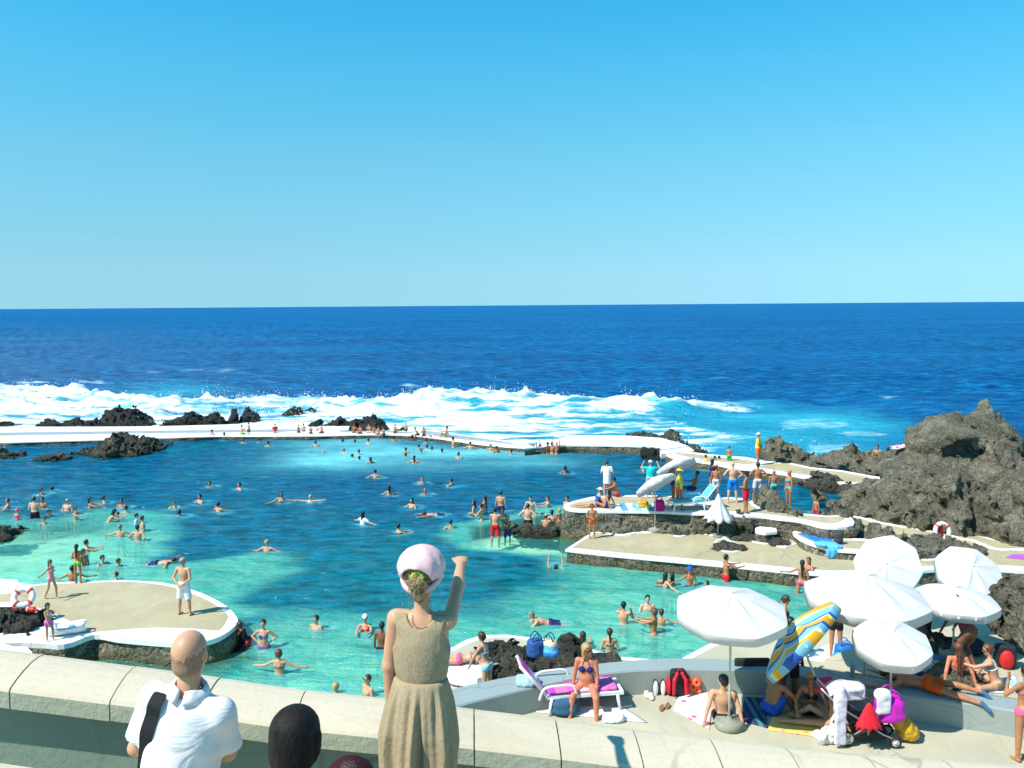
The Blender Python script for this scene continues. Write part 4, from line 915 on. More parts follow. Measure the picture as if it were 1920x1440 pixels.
    hd = [('c', nb-T*.03*s, hc-Hv*.04*s, .050*s*(.9 if fem else 1.06), .046*s*(.9 if fem else 1.06), .03*s),
          ('e', hc+Hv*.022*hs_-Hf*.008*hs_, (.075*hs_, .092*hs_, .088*hs_), HB, .02*s), ('e', hc-Hv*.045*hs_+Hf*.022*hs_, (.055*hs_, .062*hs_, .066*hs_), HB, .025*s),
          ('e', hc-Hv*.088*hs_+Hf*.052*hs_, (.026*hs_, .024*hs_, .022*hs_), HB, .02*s), ('c', hc+Hf*.082*hs_+Hv*.012*hs_, hc+Hf*.102*hs_-Hv*.022*hs_, .007*hs_, .012*hs_, .008*s)]
    for sg in (-1, 1):
        hd.append(('e', hc+Hr*sg*.076*hs_-Hf*.005*hs_-Hv*.012*hs_, (.009*hs_, .020*hs_, .031*hs_), HB, .004*s))
        hd.append(('e', hc+Hr*sg*.036*hs_+Hf*.062*hs_-Hv*.022*hs_, (.022*hs_, .018*hs_, .018*hs_), HB, .015*s))
    def put(fd, L):
        for q_ in L:
            if q_[0] == 'e': fd.ell(q_[1], q_[2], q_[3], q_[4])
            else: fd.cap(q_[1], q_[2], q_[3], q_[4], q_[5])
    lo = []; hi = []
    for q_ in tor+legp+oth+hd:
        if q_[0] == 'e': r = max(q_[2]); lo.append(q_[1]-r); hi.append(q_[1]+r)
        else: r = max(q_[3], q_[4]); lo.append(np.minimum(q_[1], q_[2])-r); hi.append(np.maximum(q_[1], q_[2])+r)
    lo = np.min(lo, 0); hi = np.max(hi, 0)
    core = Fld(lo-.03*s, hi+.03*s, vox); put(core, tor+legp); full = Fld(lo-.03*s, hi+.03*s, vox); full.D = core.D.copy(); put(full, oth+hd)
    Vb, Fb = full.mesh()
    zmin = Vb[:, 2].min() if len(Vb) else 0
    dz = -zmin if fit == 'z' else (fit if isinstance(fit, (int, float)) else 0)
    rt = root or empty(name, loc, rz, label, 'person', group)
    o_ = np.array((0, 0, dz)); mi = None
    # eyes and lips
    cen = Vb[Fb].mean(1)-hc; cu, cv, cw = cen@Hr/hs_, cen@Hf/hs_, cen@Hv/hs_
    eye = (((np.abs(cu)-.031)/.015)**2+((cw-.006)/.009)**2 < 1) & (cv > .04); lip = ((cu/.024)**2+((cw+.055)/.008)**2 < 1) & (cv > .05)
    mi = np.where(eye, 1, np.where(lip, 2, 0))
    body = mesh('body', Vb+o_, Fb, mats=[skinmat(skin), M_EYE, M_LIP], midx=mi, parent=rt)
    P = None
    def pts():
        nonlocal P
        if P is None: P = full.pts()
        return P
    def tl(nm, fd, m):
        v_, f_ = fd.mesh()
        if len(f_) > 3: return mesh(nm, v_+o_, f_, m, rt)
    def clone(): c_ = Fld.__new__(Fld); c_.__dict__.update(full.__dict__); return c_
    # hair
    if hair != 'none' and hs != 'bald':
        hl = hc-.16*hs_; hh = hc+.16*hs_; ext = []
        back = -Hf; dn = nv(-T*.6-np.array((0, 0, .6)))
        if hs in ('long', 'mid', 'pony', 'wet'):
            L_ = {'long': .36, 'mid': .16, 'pony': .24, 'wet': .22}[hs]*s
            r0 = .062 if hs in ('long', 'mid') else .03
            a_ = hc+back*.045*hs_-Hv*.02*hs_; e1 = hc+back*.062*hs_+dn*.13*s; e2 = e1+nv(dn-F_*.05)*L_-F_*.03*s
            ext = [(a_, e1, r0*hs_*1.05, r0*hs_*.95), (e1, e2, r0*hs_*.95, r0*.45*hs_)]
            if hs == 'mid': ext += [(hc+Hr*sg*.06*hs_, hc+Hr*sg*.065*hs_+dn*.15*s, .035*hs_, .028*hs_) for sg in (-1, 1)]
        if hs == 'bun': ext = [(hc+back*.085*hs_+Hv*.0*hs_, hc+back*.105*hs_-Hv*.01*hs_, .038*hs_, .035*hs_)]
        for e in ext: hl = np.minimum(hl, np.minimum(e[0], e[1])-.1*s); hh = np.maximum(hh, np.maximum(e[0], e[1])+.1*s)
        fh = Fld(hl, hh, min(vox, .022)); g = .014 if hs != 'crop' else .006
        fh.ell(hc+Hv*.026*hs_-Hf*.012*hs_, ((.077+g)*hs_, (.093+g)*hs_, (.088+g)*hs_), HB, 0)
        if hs in ('curly', 'bob'): fh.ell(hc-Hf*.02*hs_-Hv*.015*hs_, (.105*hs_, .10*hs_, .115*hs_), HB, .02*s)
        else: fh.ell(hc-Hf*.035*hs_-Hv*.04*hs_, (.064*hs_, .062*hs_, .06*hs_), HB, .02*s)
        PP = fh.pts()-hc; v_, w_2 = PP@Hf/hs_, PP@Hv/hs_
        face = v_*.86-w_2*.5-(.026 if hs != 'bald2' else -.08)
        if hs == 'balding': face = np.maximum(face, w_2-.045)
        fh.D = np.maximum(fh.D, face*hs_).astype(np.float32)
        for e in ext: fh.cap(e[0], e[1], e[2], e[3], .02*s)
        if hs in ('curly', 'long', 'mid', 'bun'): fh.D = fh.D+(.006*s*pn(fh.pts()/(.035*s))).astype(np.float32)
        tl('hair', fh, hairmat(hair))
    # clothing
    tk = lambda i: (lambda hp, u: (pts()-hp)@u)(J['l%d' % i][0], J['l%d' % i][3])
    for wv in wear:
        kd, col = wv[0], wv[1]; m = col if isinstance(col, bpy.types.Material) else plain(col, .75, .2, .10, name=kd)
        c_ = clone(); c_.D = np.full(full.D.shape, 5., dtype=np.float32)
        w_3 = ((pts()-P0)@T)/s
        if kd in ('shorts', 'trunks', 'skirt'):
            fr = (wv[2] if len(wv) > 2 else .62) if kd != 'trunks' else .3
            c_.ell(W_(0, -.005, .0), ((wid+.022)*s, .13*s*(1+fat*.5), .13*s), B, 0)
            for sg in (-1, 1): c_.ell(W_(sg*.075, -.06, .0), (.09*s, .082*s, .095*s), B, .03*s)
            c_.D = np.maximum(c_.D, ((w_3-.085)*s)).astype(np.float32)
            for i in (0, 1):
                hp, kn, an, u, f = J['l%d' % i]; e_ = .02*s if kd != 'trunks' else .010*s
                c_.cap(hp, kn, .082*s*slim*(1+fat*.35)+e_, .068*s*slim+e_*1.2, .02*s, cut=fr)
            tl({'shorts': 'shorts', 'trunks': 'swim_trunks', 'skirt': 'skirt'}[kd], c_, m)
        elif kd == 'briefs':
            reg = np.maximum.reduce([(w_3-.055)*s, tk(0)-.055*s, tk(1)-.055*s]); c_.D = np.maximum(core.D-.008*s, reg).astype(np.float32); tl('bikini_bottom' if fem else 'swim_briefs', c_, m)
        elif kd == 'bra':
            PQ = pts()-P0; v_ = PQ@F_/s; u_ = PQ@Rx/s
            band = np.abs(w_3-.315)-.012; cup = np.minimum(np.sqrt((u_-.07)**2+(w_3-.33)**2+(v_-.1)**2), np.sqrt((u_+.07)**2+(w_3-.33)**2+(v_-.1)**2))-.062
            strap = np.maximum(np.abs(np.abs(u_)-(.07+np.maximum(w_3-.36, 0)*-.25))-.008, np.maximum(.33-w_3, w_3-.5)); strap = np.maximum(strap, np.abs(v_) * 0-1)
            c_.D = np.maximum(core.D-.009*s, np.minimum.reduce([band, cup, strap])*s).astype(np.float32); tl('bikini_top', c_, m)
        elif kd == 'suit':
            PQ = pts()-P0; v_ = PQ@F_/s; u_ = PQ@Rx/s
            reg = np.maximum.reduce([(w_3-.40-np.where(np.abs(np.abs(u_)-.09) < .022, .12, 0))*s, tk(0)-.05*s, tk(1)-.05*s]); c_.D = np.maximum(core.D-.008*s, reg).astype(np.float32); tl('swimsuit', c_, m)
        elif kd in ('shirt', 'tunic', 'vest'):
            bot = -.06 if kd != 'tunic' else -.30; e_ = .022*s
            c_.ell(W_(0, .0, .30), ((.165)*s*slim*(1+fat*.3)+e_*.5, .115*s+e_*.6, .20*s), B, 0); c_.ell(W_(0, .01, .10), ((.150)*s*slim*(1+fat*.7)+e_, (.112+fat*.06)*s+e_*.5, .21*s), B, .05*s)
            c_.cap(W_(-shw*.85, -.005, .45), W_(shw*.85, -.005, .45), .066*s, .066*s, .05*s)
            if kd == 'tunic': c_.cap(W_(0, 0, .1), W_(0, 0, -.34), .165*s, .185*s, .05*s)
            else: c_.ell(W_(0, 0, 0), ((wid+.03)*s, .135*s, .14*s), B, .05*s)
            if kd != 'vest':
                for i in (0, 1):
                    sh_, el, wr, u, f = J['a%d' % i]; c_.cap(sh_, el, .062*s, .062*s, .03*s, cut=(wv[2] if len(wv) > 2 else .72))
            dn_ = np.linalg.norm(pts()-(nb+T*.02*s), axis=-1)
            c_.D = np.maximum.reduce([c_.D, (bot-w_3)*s, .062*s-dn_, (w_3-.55)*s]).astype(np.float32)
            if vox < .03: c_.D = (c_.D+.004*s*pn(pts()*np.array((9, 9, 5)))).astype(np.float32)
            tl({'shirt': 'shirt', 'tunic': 'tunic', 'vest': 'vest'}[kd], c_, m)
        elif kd in ('cap', 'hat', 'swimcap'):
            fh = Fld(hc-.22*hs_, hc+.22*hs_, min(vox, .016)); fh.ell(hc+Hv*.03*hs_-Hf*.008*hs_, (.094*hs_, .112*hs_, .098*hs_), HB, 0)
            PP = fh.pts()-hc; fh.D = np.maximum(fh.D, (.028-(PP@Hv)/hs_-(.0 if kd != 'swimcap' else .05))*hs_).astype(np.float32)
            if kd == 'cap': fh.ell(hc+Hv*.032*hs_+Hf*.115*hs_, (.068*hs_, .075*hs_, .010*hs_), HB, .01*s)
            if kd == 'hat': fh.ell(hc+Hv*.030*hs_, (.17*hs_, .18*hs_, .012*hs_), HB, .01*s)
            tl({'cap': 'cap', 'hat': 'sun_hat', 'swimcap': 'swim_cap'}[kd], fh, m)
        elif kd == 'glasses':
            g_ = MB()
            for sg in (-1, 1):
                g_.box(hc+Hr*sg*.033*hs_+Hf*.088*hs_+Hv*.006*hs_, (.024*hs_, .006*hs_, .016*hs_), Matrix(HB.T.tolist())); g_.box(hc+Hr*sg*.076*hs_+Hf*.035*hs_+Hv*.012*hs_, (.003*hs_, .055*hs_, .005*hs_), Matrix(HB.T.tolist()))
            g_.box(hc+Hf*.094*hs_+Hv*.012*hs_, (.012*hs_, .004*hs_, .003*hs_), Matrix(HB.T.tolist()))
            for i_ in range(len(g_.V)): g_.V[i_] = tuple(np.array(g_.V[i_])+o_)
            g_.build('sunglasses', plain((.02, .01, .015), .15, .6, 0, bs=0), rt)
        elif kd == 'shoes':
            for i in (0, 1):
                fh = Fld(lo, hi, vox); hp, kn, an, u, f = J['l%d' % i]; fh.cap(an+f*.045*s-fdir*.035*s, an+f*.055*s+fdir*.15*s, .040*s, .034*s, .01); tl('shoe', fh, m)
        elif kd == 'armbands':
            for i in (0, 1): fh = Fld(lo, hi, .02); sh_, el, wr, u, f = J['a%d' % i]; fh.cap(sh_+(el-sh_)*.3, sh_+(el-sh_)*.75, .075*s, .07*s, .01); tl('armband', fh, m)
    rt['_dz'] = float(dz)
    info = dict(J=J, hc=hc, HB=HB, o=o_, s=s, W=W_, Rx=Rx, F=F_, T=T, root=rt, nb=nb, full=full, core=core)
    del rt['_dz']
    return info
def vx(Y): return max(.0085, min(.032, Y*.00075))
# ---- swimmers and waders: (x, row of head top, row of water, facing degrees, skin, hair, hair style, arms, wear, sex, height, label)
GP = 'people bathing in the pool'
def swim(x, yt, yw, rz, skin, hair, hs, arms, label, wear=(), sex='m', h=1.72, z=0.0, group=GP, fat=0, T=(0, 0, 1), legs='strt', yaw=0, child=False, slim=1.0):
    b_ = G(x, yw, z); top = at(x, yt, b_.y).z; up = max(.22, top-z)
    t_ = nv(T); reach = h*(.0+.53*max(0, t_[2])+.0)+h*.0
    # pelvis height so the head top sits at the seen height
    s = h/1.75; k = 1.0
    Hv = nv(nv(T)+np.array((0, 0, .6))); headtop = (nv(T)*.51+Hv*(.185+.11*(1.22 if child else 1)))[2]*s
    loc = Vector((b_.x, b_.y, z)); off = top-headtop
    return person(loc, R(rz), h, label, arms=arms, legs=legs, T=T, skin=skin, hair=hair, hs=hs, wear=wear, sex=sex, vox=vx(b_.y), group=group, fit=float(off-z), fat=fat, yaw=yaw, child=child, slim=slim)
# facing: 0 away from camera, 90 left, 180 towards camera, 270 right
def stand(x, yt, yf, z, rz, label, hh=None, group=None, **k):
    b_ = G(x, yf, z); h = hh or max(.9, at(x, yt, b_.y).z-z); k.setdefault('vox', vx(b_.y))
    return person(b_, R(rz), h, label, group=group, **k)
BK = (.015, .014, .016); WH = (.78, .78, .77); RD = (.55, .02, .03); BL = (.02, .10, .55); NV = (.02, .025, .12); GN = (.03, .40, .08); OR = (.80, .13, .02); YL = (.80, .66, .06); PK = (.75, .12, .25); TQ = (.01, .50, .52); PU = (.22, .10, .30); LB = (.25, .60, .72)
sw = swim
# lagoon on the left
sw(15, 934, 953, 120, 'light', 'auburn', 'curly', 'tread', 'red haired swimmer at the left edge of the lagoon', sex='f')
sw(33, 954, 975, 200, 'light', 'none', 'bald', 'belly', 'child in a pink swim cap and pink top in the shallow lagoon', [('swimcap', PK), ('suit', PK)], h=1.2, child=True, sex='f')
sw(66, 931, 972, 5, 'pale', 'brown', 'short', 'belly', 'pale broad man in black shorts seen from behind in the shallow lagoon', [('shorts', BK)], fat=.35)
sw(80, 932, 953, 180, 'tan', 'black', 'short', 'belly', 'dark person facing the pale broad man in black shorts')
sw(78, 916, 928, 250, 'light', 'black', 'short', 'tread', 'swimmer looking right behind the pale broad man')
sw(98, 912, 922, 20, 'light', 'black', 'short', 'stand', 'dark haired swimmer farthest back of the lagoon group')
sw(92, 956, 967, 230, 'tan', 'black', 'short', 'stand', 'dark haired child in the water right of the pale broad man', h=1.3, child=True)
sw(83, 971, 984, 200, 'light', 'brown', 'short', 'tread', 'small brown haired child swimming in front of the pale broad man', h=1.2, child=True)
sw(127, 935, 957, 175, 'pale', 'none', 'bald', 'belly', 'bald man in sunglasses standing chest deep at the edge of the lagoon', [('glasses', BK)], fat=.3)
sw(143, 950, 975, 260, 'light', 'brown', 'short', 'fwd', 'young bather holding both hands up in front in the lagoon', h=1.5)
sw(170, 932, 953, 280, 'light', 'black', 'long', 'fwd', 'long haired woman in an orange bikini looking right', [('bra', OR)], sex='f')
sw(195, 929, 942, 300, 'light', 'black', 'short', 'tread', 'dark haired swimmer behind the woman in the orange bikini')
sw(228, 935, 951, 180, 'tan', 'black', 'short', 'belly', 'tanned man facing us behind the child in the lagoon')
sw(237, 948, 962, 20, 'light', 'black', 'short', 'stand', 'dark haired head just in front of the tanned man')
sw(200, 956, 979, 290, 'light', 'black', 'mid', 'fwd', 'woman leaning over towards a small child in the lagoon', [('bra', (.5, .4, .1))], sex='f', T=(0, .55, .8))
sw(221, 960, 973, 90, 'pale', 'brown', 'short', 'fwd', 'small child held by the leaning woman', h=1.1, child=True)
sw(257, 963, 982, 270, 'light', 'black', 'short', 'stand', 'boy in white shirt beside a man in the lagoon', [('shirt', WH)], h=1.4, child=True)
sw(268, 967, 995, 300, 'light', 'brown', 'short', 'stand', 'man seen from the side next to the boy in a white shirt')
sw(226, 983, 1007, 0, 'light', 'grey', 'short', 'out', 'grey haired broad man with his back to us and arms apart', fat=.4)
sw(259, 984, 1013, 350, 'light', 'black', 'short', 'hips', 'dark haired man with hands on hips standing in the lagoon')
sw(163, 1012, 1034, 300, 'light', 'black', 'short', 'fwd', 'light shouldered bather behind the girl in green')
sw(158, 1029, 1060, 250, 'tan', 'black', 'long', 'stand', 'dark long haired bather standing behind the girl in green', sex='f', h=1.6)
stand(147, 1020, 1093, .65, 5, 'girl in bright green bikini bottoms standing on the far edge of the round terrace', skin='tan', hair='black', hs='long', sex='f', wear=[('briefs', (.15, .75, .05)), ('bra', (.1, .3, .1))], arms='belly', slim=.9, group='people on the round terrace', vox=.018)
sw(137, 1060, 1092, 10, 'tan', 'black', 'short', 'out', 'dark haired man with spread arms in the water behind the girl in green', [('shorts', NV)])
sw(193, 1041, 1059, 240, 'light', 'black', 'short', 'tread', 'bather with a smiling face right of the girl in green')
sw(223, 1048, 1063, 250, 'tan', 'black', 'short', 'stand', 'dark haired boy in the turquoise water right of the smiling bather', h=1.4, child=True)
def flat(x, y, rz, skin, hair, label, arms='out', T=(0, 1, .12), depth=-.02, wear=(('shorts', NV),), hs='short', legs='strt', face=False, h=1.7, Hd=None, group=GP, legd=None, sex='m'):
    b_ = G(x, y, 0); LG = legd or (((.12, -1, -.12), (.06, -1, -.1)) if not face else ((.12, -1, -.1), (.05, -1, -.1)))
    return person(b_, R(rz), h, label, arms=arms, legs=[LG, LG], T=T if not face else (0, 1, .1), R0=(1, 0, 0) if not face else (-1, 0, 0), Hd=Hd or ((0, .85, .4) if not face else (0, 1, .1)), skin=skin, hair=hair, hs=hs, wear=wear, vox=vx(b_.y), group=group, fit=depth, foot=(0, -.9, -.3), sex=sex)
flat(294, 1056, 270, 'light', 'black', 'swimmer stretched out face down with arms wide in the turquoise water', arms=[(1, .3, .1), (1, .3, .05)])
sw(218, 1073, 1087, 110, 'light', 'brown', 'short', 'stand', 'brown haired child in the water right behind the round terrace edge', h=1.2, child=True)
stand(98, 1048, 1123, .65, 250, 'girl in a pink bikini walking across the round terrace', skin='light', hair='brown', hs='long', sex='f', wear=[('briefs', (.65, .25, .45)), ('bra', (.65, .25, .45))], arms=['swingb', 'side'], legs=['step', 'stepb'], slim=.85, group='people on the round terrace', vox=.014)
stand(93, 1130, 1201, .65, 240, 'small girl in pink shorts stepping down beside the white and blue boat', skin='light', hair='black', hs='long', sex='f', child=True, wear=[('shorts', (.8, .15, .45), .4), ('bra', (.75, .6, .6))], arms=['fwd', 'down'], legs=['step', 'stand'], slim=.9, group='people on the round terrace', vox=.013)
SH_FLOWER = newmat('blue_flower_print')[0]
def pr_(m, c1, c2, sc=7, th=.48):
    t = m.node_tree; b = t.nodes['Principled BSDF']; p = pos(t, obj=True); v = N(t, 'ShaderNodeTexVoronoi'); v.inputs['Scale'].default_value = sc; v.inputs['Detail'].default_value = 1; t.links.new(p, v.inputs['Vector'])
    a = ramp(t, math_(t, 'ADD', v.outputs['Distance'], math_(t, 'MULTIPLY', noise(t, p, sc*2, 3), .35)), [(th-.03, c1), (th+.03, c2)], 'LINEAR'); t.links.new(a, b.inputs['Base Color']); b.inputs['Roughness'].default_value = .8; return m
pr_(SH_FLOWER, (.04, .16, .50), (.70, .72, .74), 8, .42)
stand(347, 1044, 1153, .65, 345, 'bald pale man in white and blue swim shorts standing with hands behind his back', skin='light', hair='grey', hs='balding', wear=[('shorts', SH_FLOWER, .95)], arms='back', legs='wide', yaw=-25, group='people on the round terrace', vox=.012)
b_ = G(463, 1213, 0)
person(b_, R(75), 1.35, 'wet boy climbing out of the water at the end of the round terrace', arms=['fwd', 'down'], legs='bend', T=(0, .45, .9), skin='tan', hair='brown', hs='short', wear=[('shorts', RD), ('vest', BK)], child=True, vox=.014, group=GP, fit=.12)
sw(495, 1162, 1216, 178, 'light', 'black', 'bun', 'hips', 'woman in a purple bikini with sunglasses on her head standing waist deep', [('bra', PU), ('briefs', PU)], sex='f', fat=.15)
sw(524, 1217, 1262, 355, 'light', 'auburn', 'bob', 'side', 'woman with dark red bob seen from behind in a navy swim skirt', [('bra', BK), ('skirt', NV)], sex='f', fat=.2)
sw(593, 1154, 1178, 150, 'light', 'black', 'short', 'belly', 'smiling dark haired swimmer with folded arms in the green water')
sw(685, 1152, 1181, 180, 'light', 'grey', 'short', 'fwd', 'bather in a white cap and sunglasses left of the pointing girl', [('cap', WH), ('glasses', BK), ('bra', RD)], sex='f')
sw(717, 1166, 1215, 350, 'brown', 'black', 'short', 'stand', 'dark skinned bather half hidden by the pointing girl', [('shorts', BK)])
sw(630, 1280, 1300, 0, 'light', 'blond', 'short', 'stand', 'blond head just showing over the parapet')
sw(690, 1265, 1303, 130, 'light', 'brown', 'crop', 'stand', 'short haired man in sunglasses in the water beyond the parapet', [('glasses', BK)])
# middle of the pool
sw(393, 902, 912, 170, 'tan', 'black', 'short', 'out', 'swimmer with both arms spread near the centre left of the pool')
sw(449, 905, 918, 130, 'light', 'black', 'short', 'tread', 'swimmer looking left next to the one with spread arms')
sw(375, 927, 943, 140, 'light', 'black', 'short', 'tread', 'swimmer facing us above the child with yellow armbands')
sw(410, 941, 960, 340, 'light', 'black', 'short', 'tread', 'dark haired swimmer with raised back right of the armband child')
sw(327, 941, 953, 200, 'light', 'brown', 'short', 'side', 'child floating with bright yellow armbands', [('armbands', YL)], h=1.1, child=True)
sw(337, 956, 968, 330, 'tan', 'black', 'short', 'tread', 'dark wet head close below the child with armbands')
sw(501, 1012, 1034, 350, 'light', 'blond', 'short', 'side', 'blond swimmer seen from behind with arms wide in the middle of the pool')
sw(527, 922, 941, 200, 'light', 'black', 'mid', 'side', 'dark haired woman treading water with arms wide', sex='f')
sw(582, 927, 941, 180, 'pale', 'none', 'bald', [((1, .1, .12), (1, .05, .12))]*2, 'pale bald swimmer floating with arms straight out')
sw(730, 910, 928, 10, 'light', 'black', 'mid', 'tread', 'long dark haired swimmer seen from behind in the centre of the pool', sex='f')
sw(681, 959, 983, 320, 'light', 'black', 'mid', 'side', 'woman in a white wet top swimming behind the hat of the pointing girl', [('shirt', (.6, .7, .72))], sex='f')
sw(748, 982, 999, 300, 'light', 'black', 'short', 'fwd', 'swimmer lifting a hand to the right above the pink hat')
sw(772, 934, 951, 150, 'light', 'black', 'mid', 'tread', 'dark haired woman facing us above the floating man', sex='f')
sw(791, 893, 906, 200, 'light', 'brown', 'short', 'stand', 'lone swimmer with brown hair in the upper middle of the pool')
sw(797, 916, 927, 180, 'tan', 'grey', 'short', 'tread', 'swimmer low in the water in the upper middle of the pool')
sw(846, 897, 911, 60, 'light', 'black', 'short', 'side', 'swimmer with pale back and a green float stretched out left')
flat(822, 966, 100, 'light', 'brown', 'man swimming on his side right of the centre', arms=[(.4, 1, 0), (.2, 1, 0)], hs='crop')
sw(845, 974, 991, 15, 'light', 'black', 'crop', 'tread', 'close cropped swimmer left of the pale shallow slab')
sw(704, 880, 896, 0, 'light', 'black', 'short', 'side', 'swimmer seen from behind with raised right hand')
for i, (x, yt, yw, rz, sk, hr, hs_, ar, lb) in enumerate([
    (592, 826, 837, 0, 'light', 'black', 'short', 'out', 'swimmer with spread arms close to the sea wall left of the milky water'), (456, 822, 830, 10, 'light', 'auburn', 'short', 'out', 'swimmer just below the man sitting on the sea wall'),
    (487, 821, 829, 30, 'tan', 'black', 'short', 'tread', 'dark head in the blue water below the sea wall'), (503, 827, 837, 10, 'light', 'black', 'short', 'tread', 'swimmer below and left of the man in the red shirt'),
    (643, 823, 829, 300, 'tan', 'black', 'short', 'tread', 'head low in the foam just below the sea wall'), (665, 824, 830, 90, 'tan', 'black', 'short', 'stand', 'head in the foam below the seated group'),
    (691, 822, 833, 0, 'pale', 'black', 'short', 'stand', 'pale shouldered swimmer below the seated group'), (607, 844, 850, 200, 'light', 'blond', 'short', 'tread', 'blond swimmer in the turquoise milky patch'),
    (645, 840, 851, 330, 'light', 'grey', 'short', 'side', 'grey haired swimmer in the milky water'), (673, 843, 853, 20, 'light', 'black', 'short', 'side', 'upper swimmer of a cluster of three in the milky water'),
    (661, 851, 859, 280, 'light', 'black', 'short', 'stand', 'left swimmer of a cluster of three in the milky water'), (674, 855, 863, 0, 'tan', 'black', 'short', 'stand', 'lowest swimmer of a cluster of three in the milky water'),
    (695, 857, 869, 30, 'light', 'black', 'mid', 'tread', 'long haired swimmer right of the cluster of three'), (738, 814, 821, 0, 'tan', 'black', 'short', 'stand', 'head in the water at the foot of the wall below the thin boy'),
    (773, 812, 820, 0, 'dark', 'black', 'curly', 'stand', 'round dark head against the wall below the sunlit man'), (808, 814, 820, 0, 'tan', 'black', 'short', 'stand', 'head at the wall between two seated bathers'),
    (799, 822, 831, 20, 'light', 'black', 'short', 'stand', 'swimmer upper in the row of heads in the white water'), (761, 839, 849, 0, 'tan', 'black', 'short', 'stand', 'left head in the row of heads in the white water'),
    (761, 849, 858, 340, 'tan', 'black', 'short', 'tread', 'head just below the left head of the row in white water'), (785, 833, 842, 30, 'light', 'black', 'short', 'stand', 'second head of the row in the white water'),
    (801, 834, 843, 330, 'light', 'black', 'short', 'stand', 'third head of the row in the white water'), (810, 837, 844, 0, 'tan', 'black', 'short', 'tread', 'fourth head of the row in the white water'),
    (790, 843, 851, 200, 'tan', 'brown', 'short', 'stand', 'round brown head in front of the row in white water'), (829, 841, 850, 0, 'tan', 'black', 'short', 'stand', 'head alone between the row and the right swimmers in white water'),
    (860, 845, 854, 350, 'light', 'black', 'short', 'stand', 'head in the brightest patch of white water'), (777, 854, 868, 350, 'light', 'black', 'long', 'side', 'long haired woman with a green float below the row of heads'),
    (958, 843, 853, 90, 'light', 'black', 'short', 'stand', 'head at the right end of the white water'), (1060, 873, 887, 20, 'tan', 'black', 'mid', 'tread', 'dark head alone in the deep blue left of the raised platform'),
    (850, 816, 832, 300, 'light', 'black', 'short', 'fwd', 'bather leaning over the wall with one arm stretched right'), (882, 825, 836, 350, 'light', 'black', 'short', 'out', 'bather with bare shoulders against the sea wall'),
    (920, 829, 840, 0, 'light', 'grey', 'short', 'stand', 'grey haired bather against the sea wall'), (931, 833, 843, 20, 'tan', 'black', 'short', 'stand', 'dark head beside the grey haired bather at the wall'),
    (1000, 829, 845, 240, 'tan', 'grey', 'short', 'fwd', 'grey haired man at the left end of the raised platform'), (1012, 830, 843, 60, 'brown', 'black', 'short', 'up', 'dark bather with an arm raised at the raised platform'),
    (1027, 826, 843, 20, 'brown', 'black', 'short', 'stand', 'dark haired bather touching the raised platform wall'), (1035, 826, 845, 340, 'tan', 'black', 'short', 'hips', 'muscular bather at the raised platform wall'),
    (1044, 826, 845, 30, 'red', 'none', 'bald', 'up', 'sunburnt bald bather at the raised platform wall'), (1206, 868, 883, 270, 'light', 'brown', 'mid', 'stand', 'auburn haired swimmer left of the person in turquoise')]):
    if 845 <= x <= 935 or 735 <= x <= 810 and yw < 823: yt += 3; yw += 6
    if 995 <= x <= 1048: yt += 3; yw = 851
    sw(x, yt, yw, rz, sk, hr, hs_, ar, lb)
# on the sea wall
GW = 'people on the sea wall'
def sitw(x, yt, yb, rz, label, skin='light', hair='black', hs='short', arms='knee', legs='sit', T=(0, .12, 1), wear=(('shorts', BK),), sex='m', h=1.7, z=.28, group=GW, fit=None, **k):
    b_ = G(x, yb, z); hh = h
    top = at(x, yt, b_.y).z-z; hh = max(1.15, min(1.9, top/.53)) if h is None else h
    k.setdefault('vox', vx(b_.y))
    return person(b_, R(rz), hh, label, arms=arms, legs=legs, T=T, skin=skin, hair=hair, hs=hs, wear=wear, sex=sex, group=group, fit=(.115*hh/1.75 if fit is None else fit), **k)
sw(398, 805, 822, 5, 'red', 'brown', 'short', 'belly', 'bather in a pink top standing at the sea wall, farthest left', [('suit', PK)], sex='f', group=GW)
sw(421, 811, 824, 340, 'red', 'brown', 'short', 'fwd', 'sunburnt bather low at the sea wall beside the pink top', group=GW)
sitw(453, 797, 815, 340, 'bather in bright green shorts sitting on the sea wall', h=None, wear=[('shorts', (.2, .7, .08))])
stand(467, 792, 821, .05, 350, 'tall man standing at the sea wall right of the green shorts', skin='light', hair='black', wear=[('shorts', (.12, .10, .04))], group=GW, arms='hips')
sitw(516, 794, 811, 200, 'person in a red shirt sitting alone on the sea wall', hair='auburn', wear=[('shirt', RD), ('shorts', (.4, .3, .25))], h=None, arms='prop')
sitw(560, 796, 811, 200, 'tanned bather sitting first in the row right of the red shirt', h=None, skin='tan')
stand(570, 794, 824, -.35, 0, 'man in black trunks with his back to us by the sea wall', skin='light', hair='black', wear=[('shorts', BK)], group=GW)
sitw(583, 801, 813, 190, 'small bather seated between the two men in black trunks', h=None, skin='tan')
stand(595, 798, 824, -.35, 0, 'broad man in black trunks with hands on hips by the sea wall', skin='pale', hair='black', hs='crop', wear=[('shorts', BK)], group=GW, arms='hips', fat=.2)
sitw(604, 795, 812, 160, 'sunburnt bather sitting behind the broad man', h=None, skin='red')
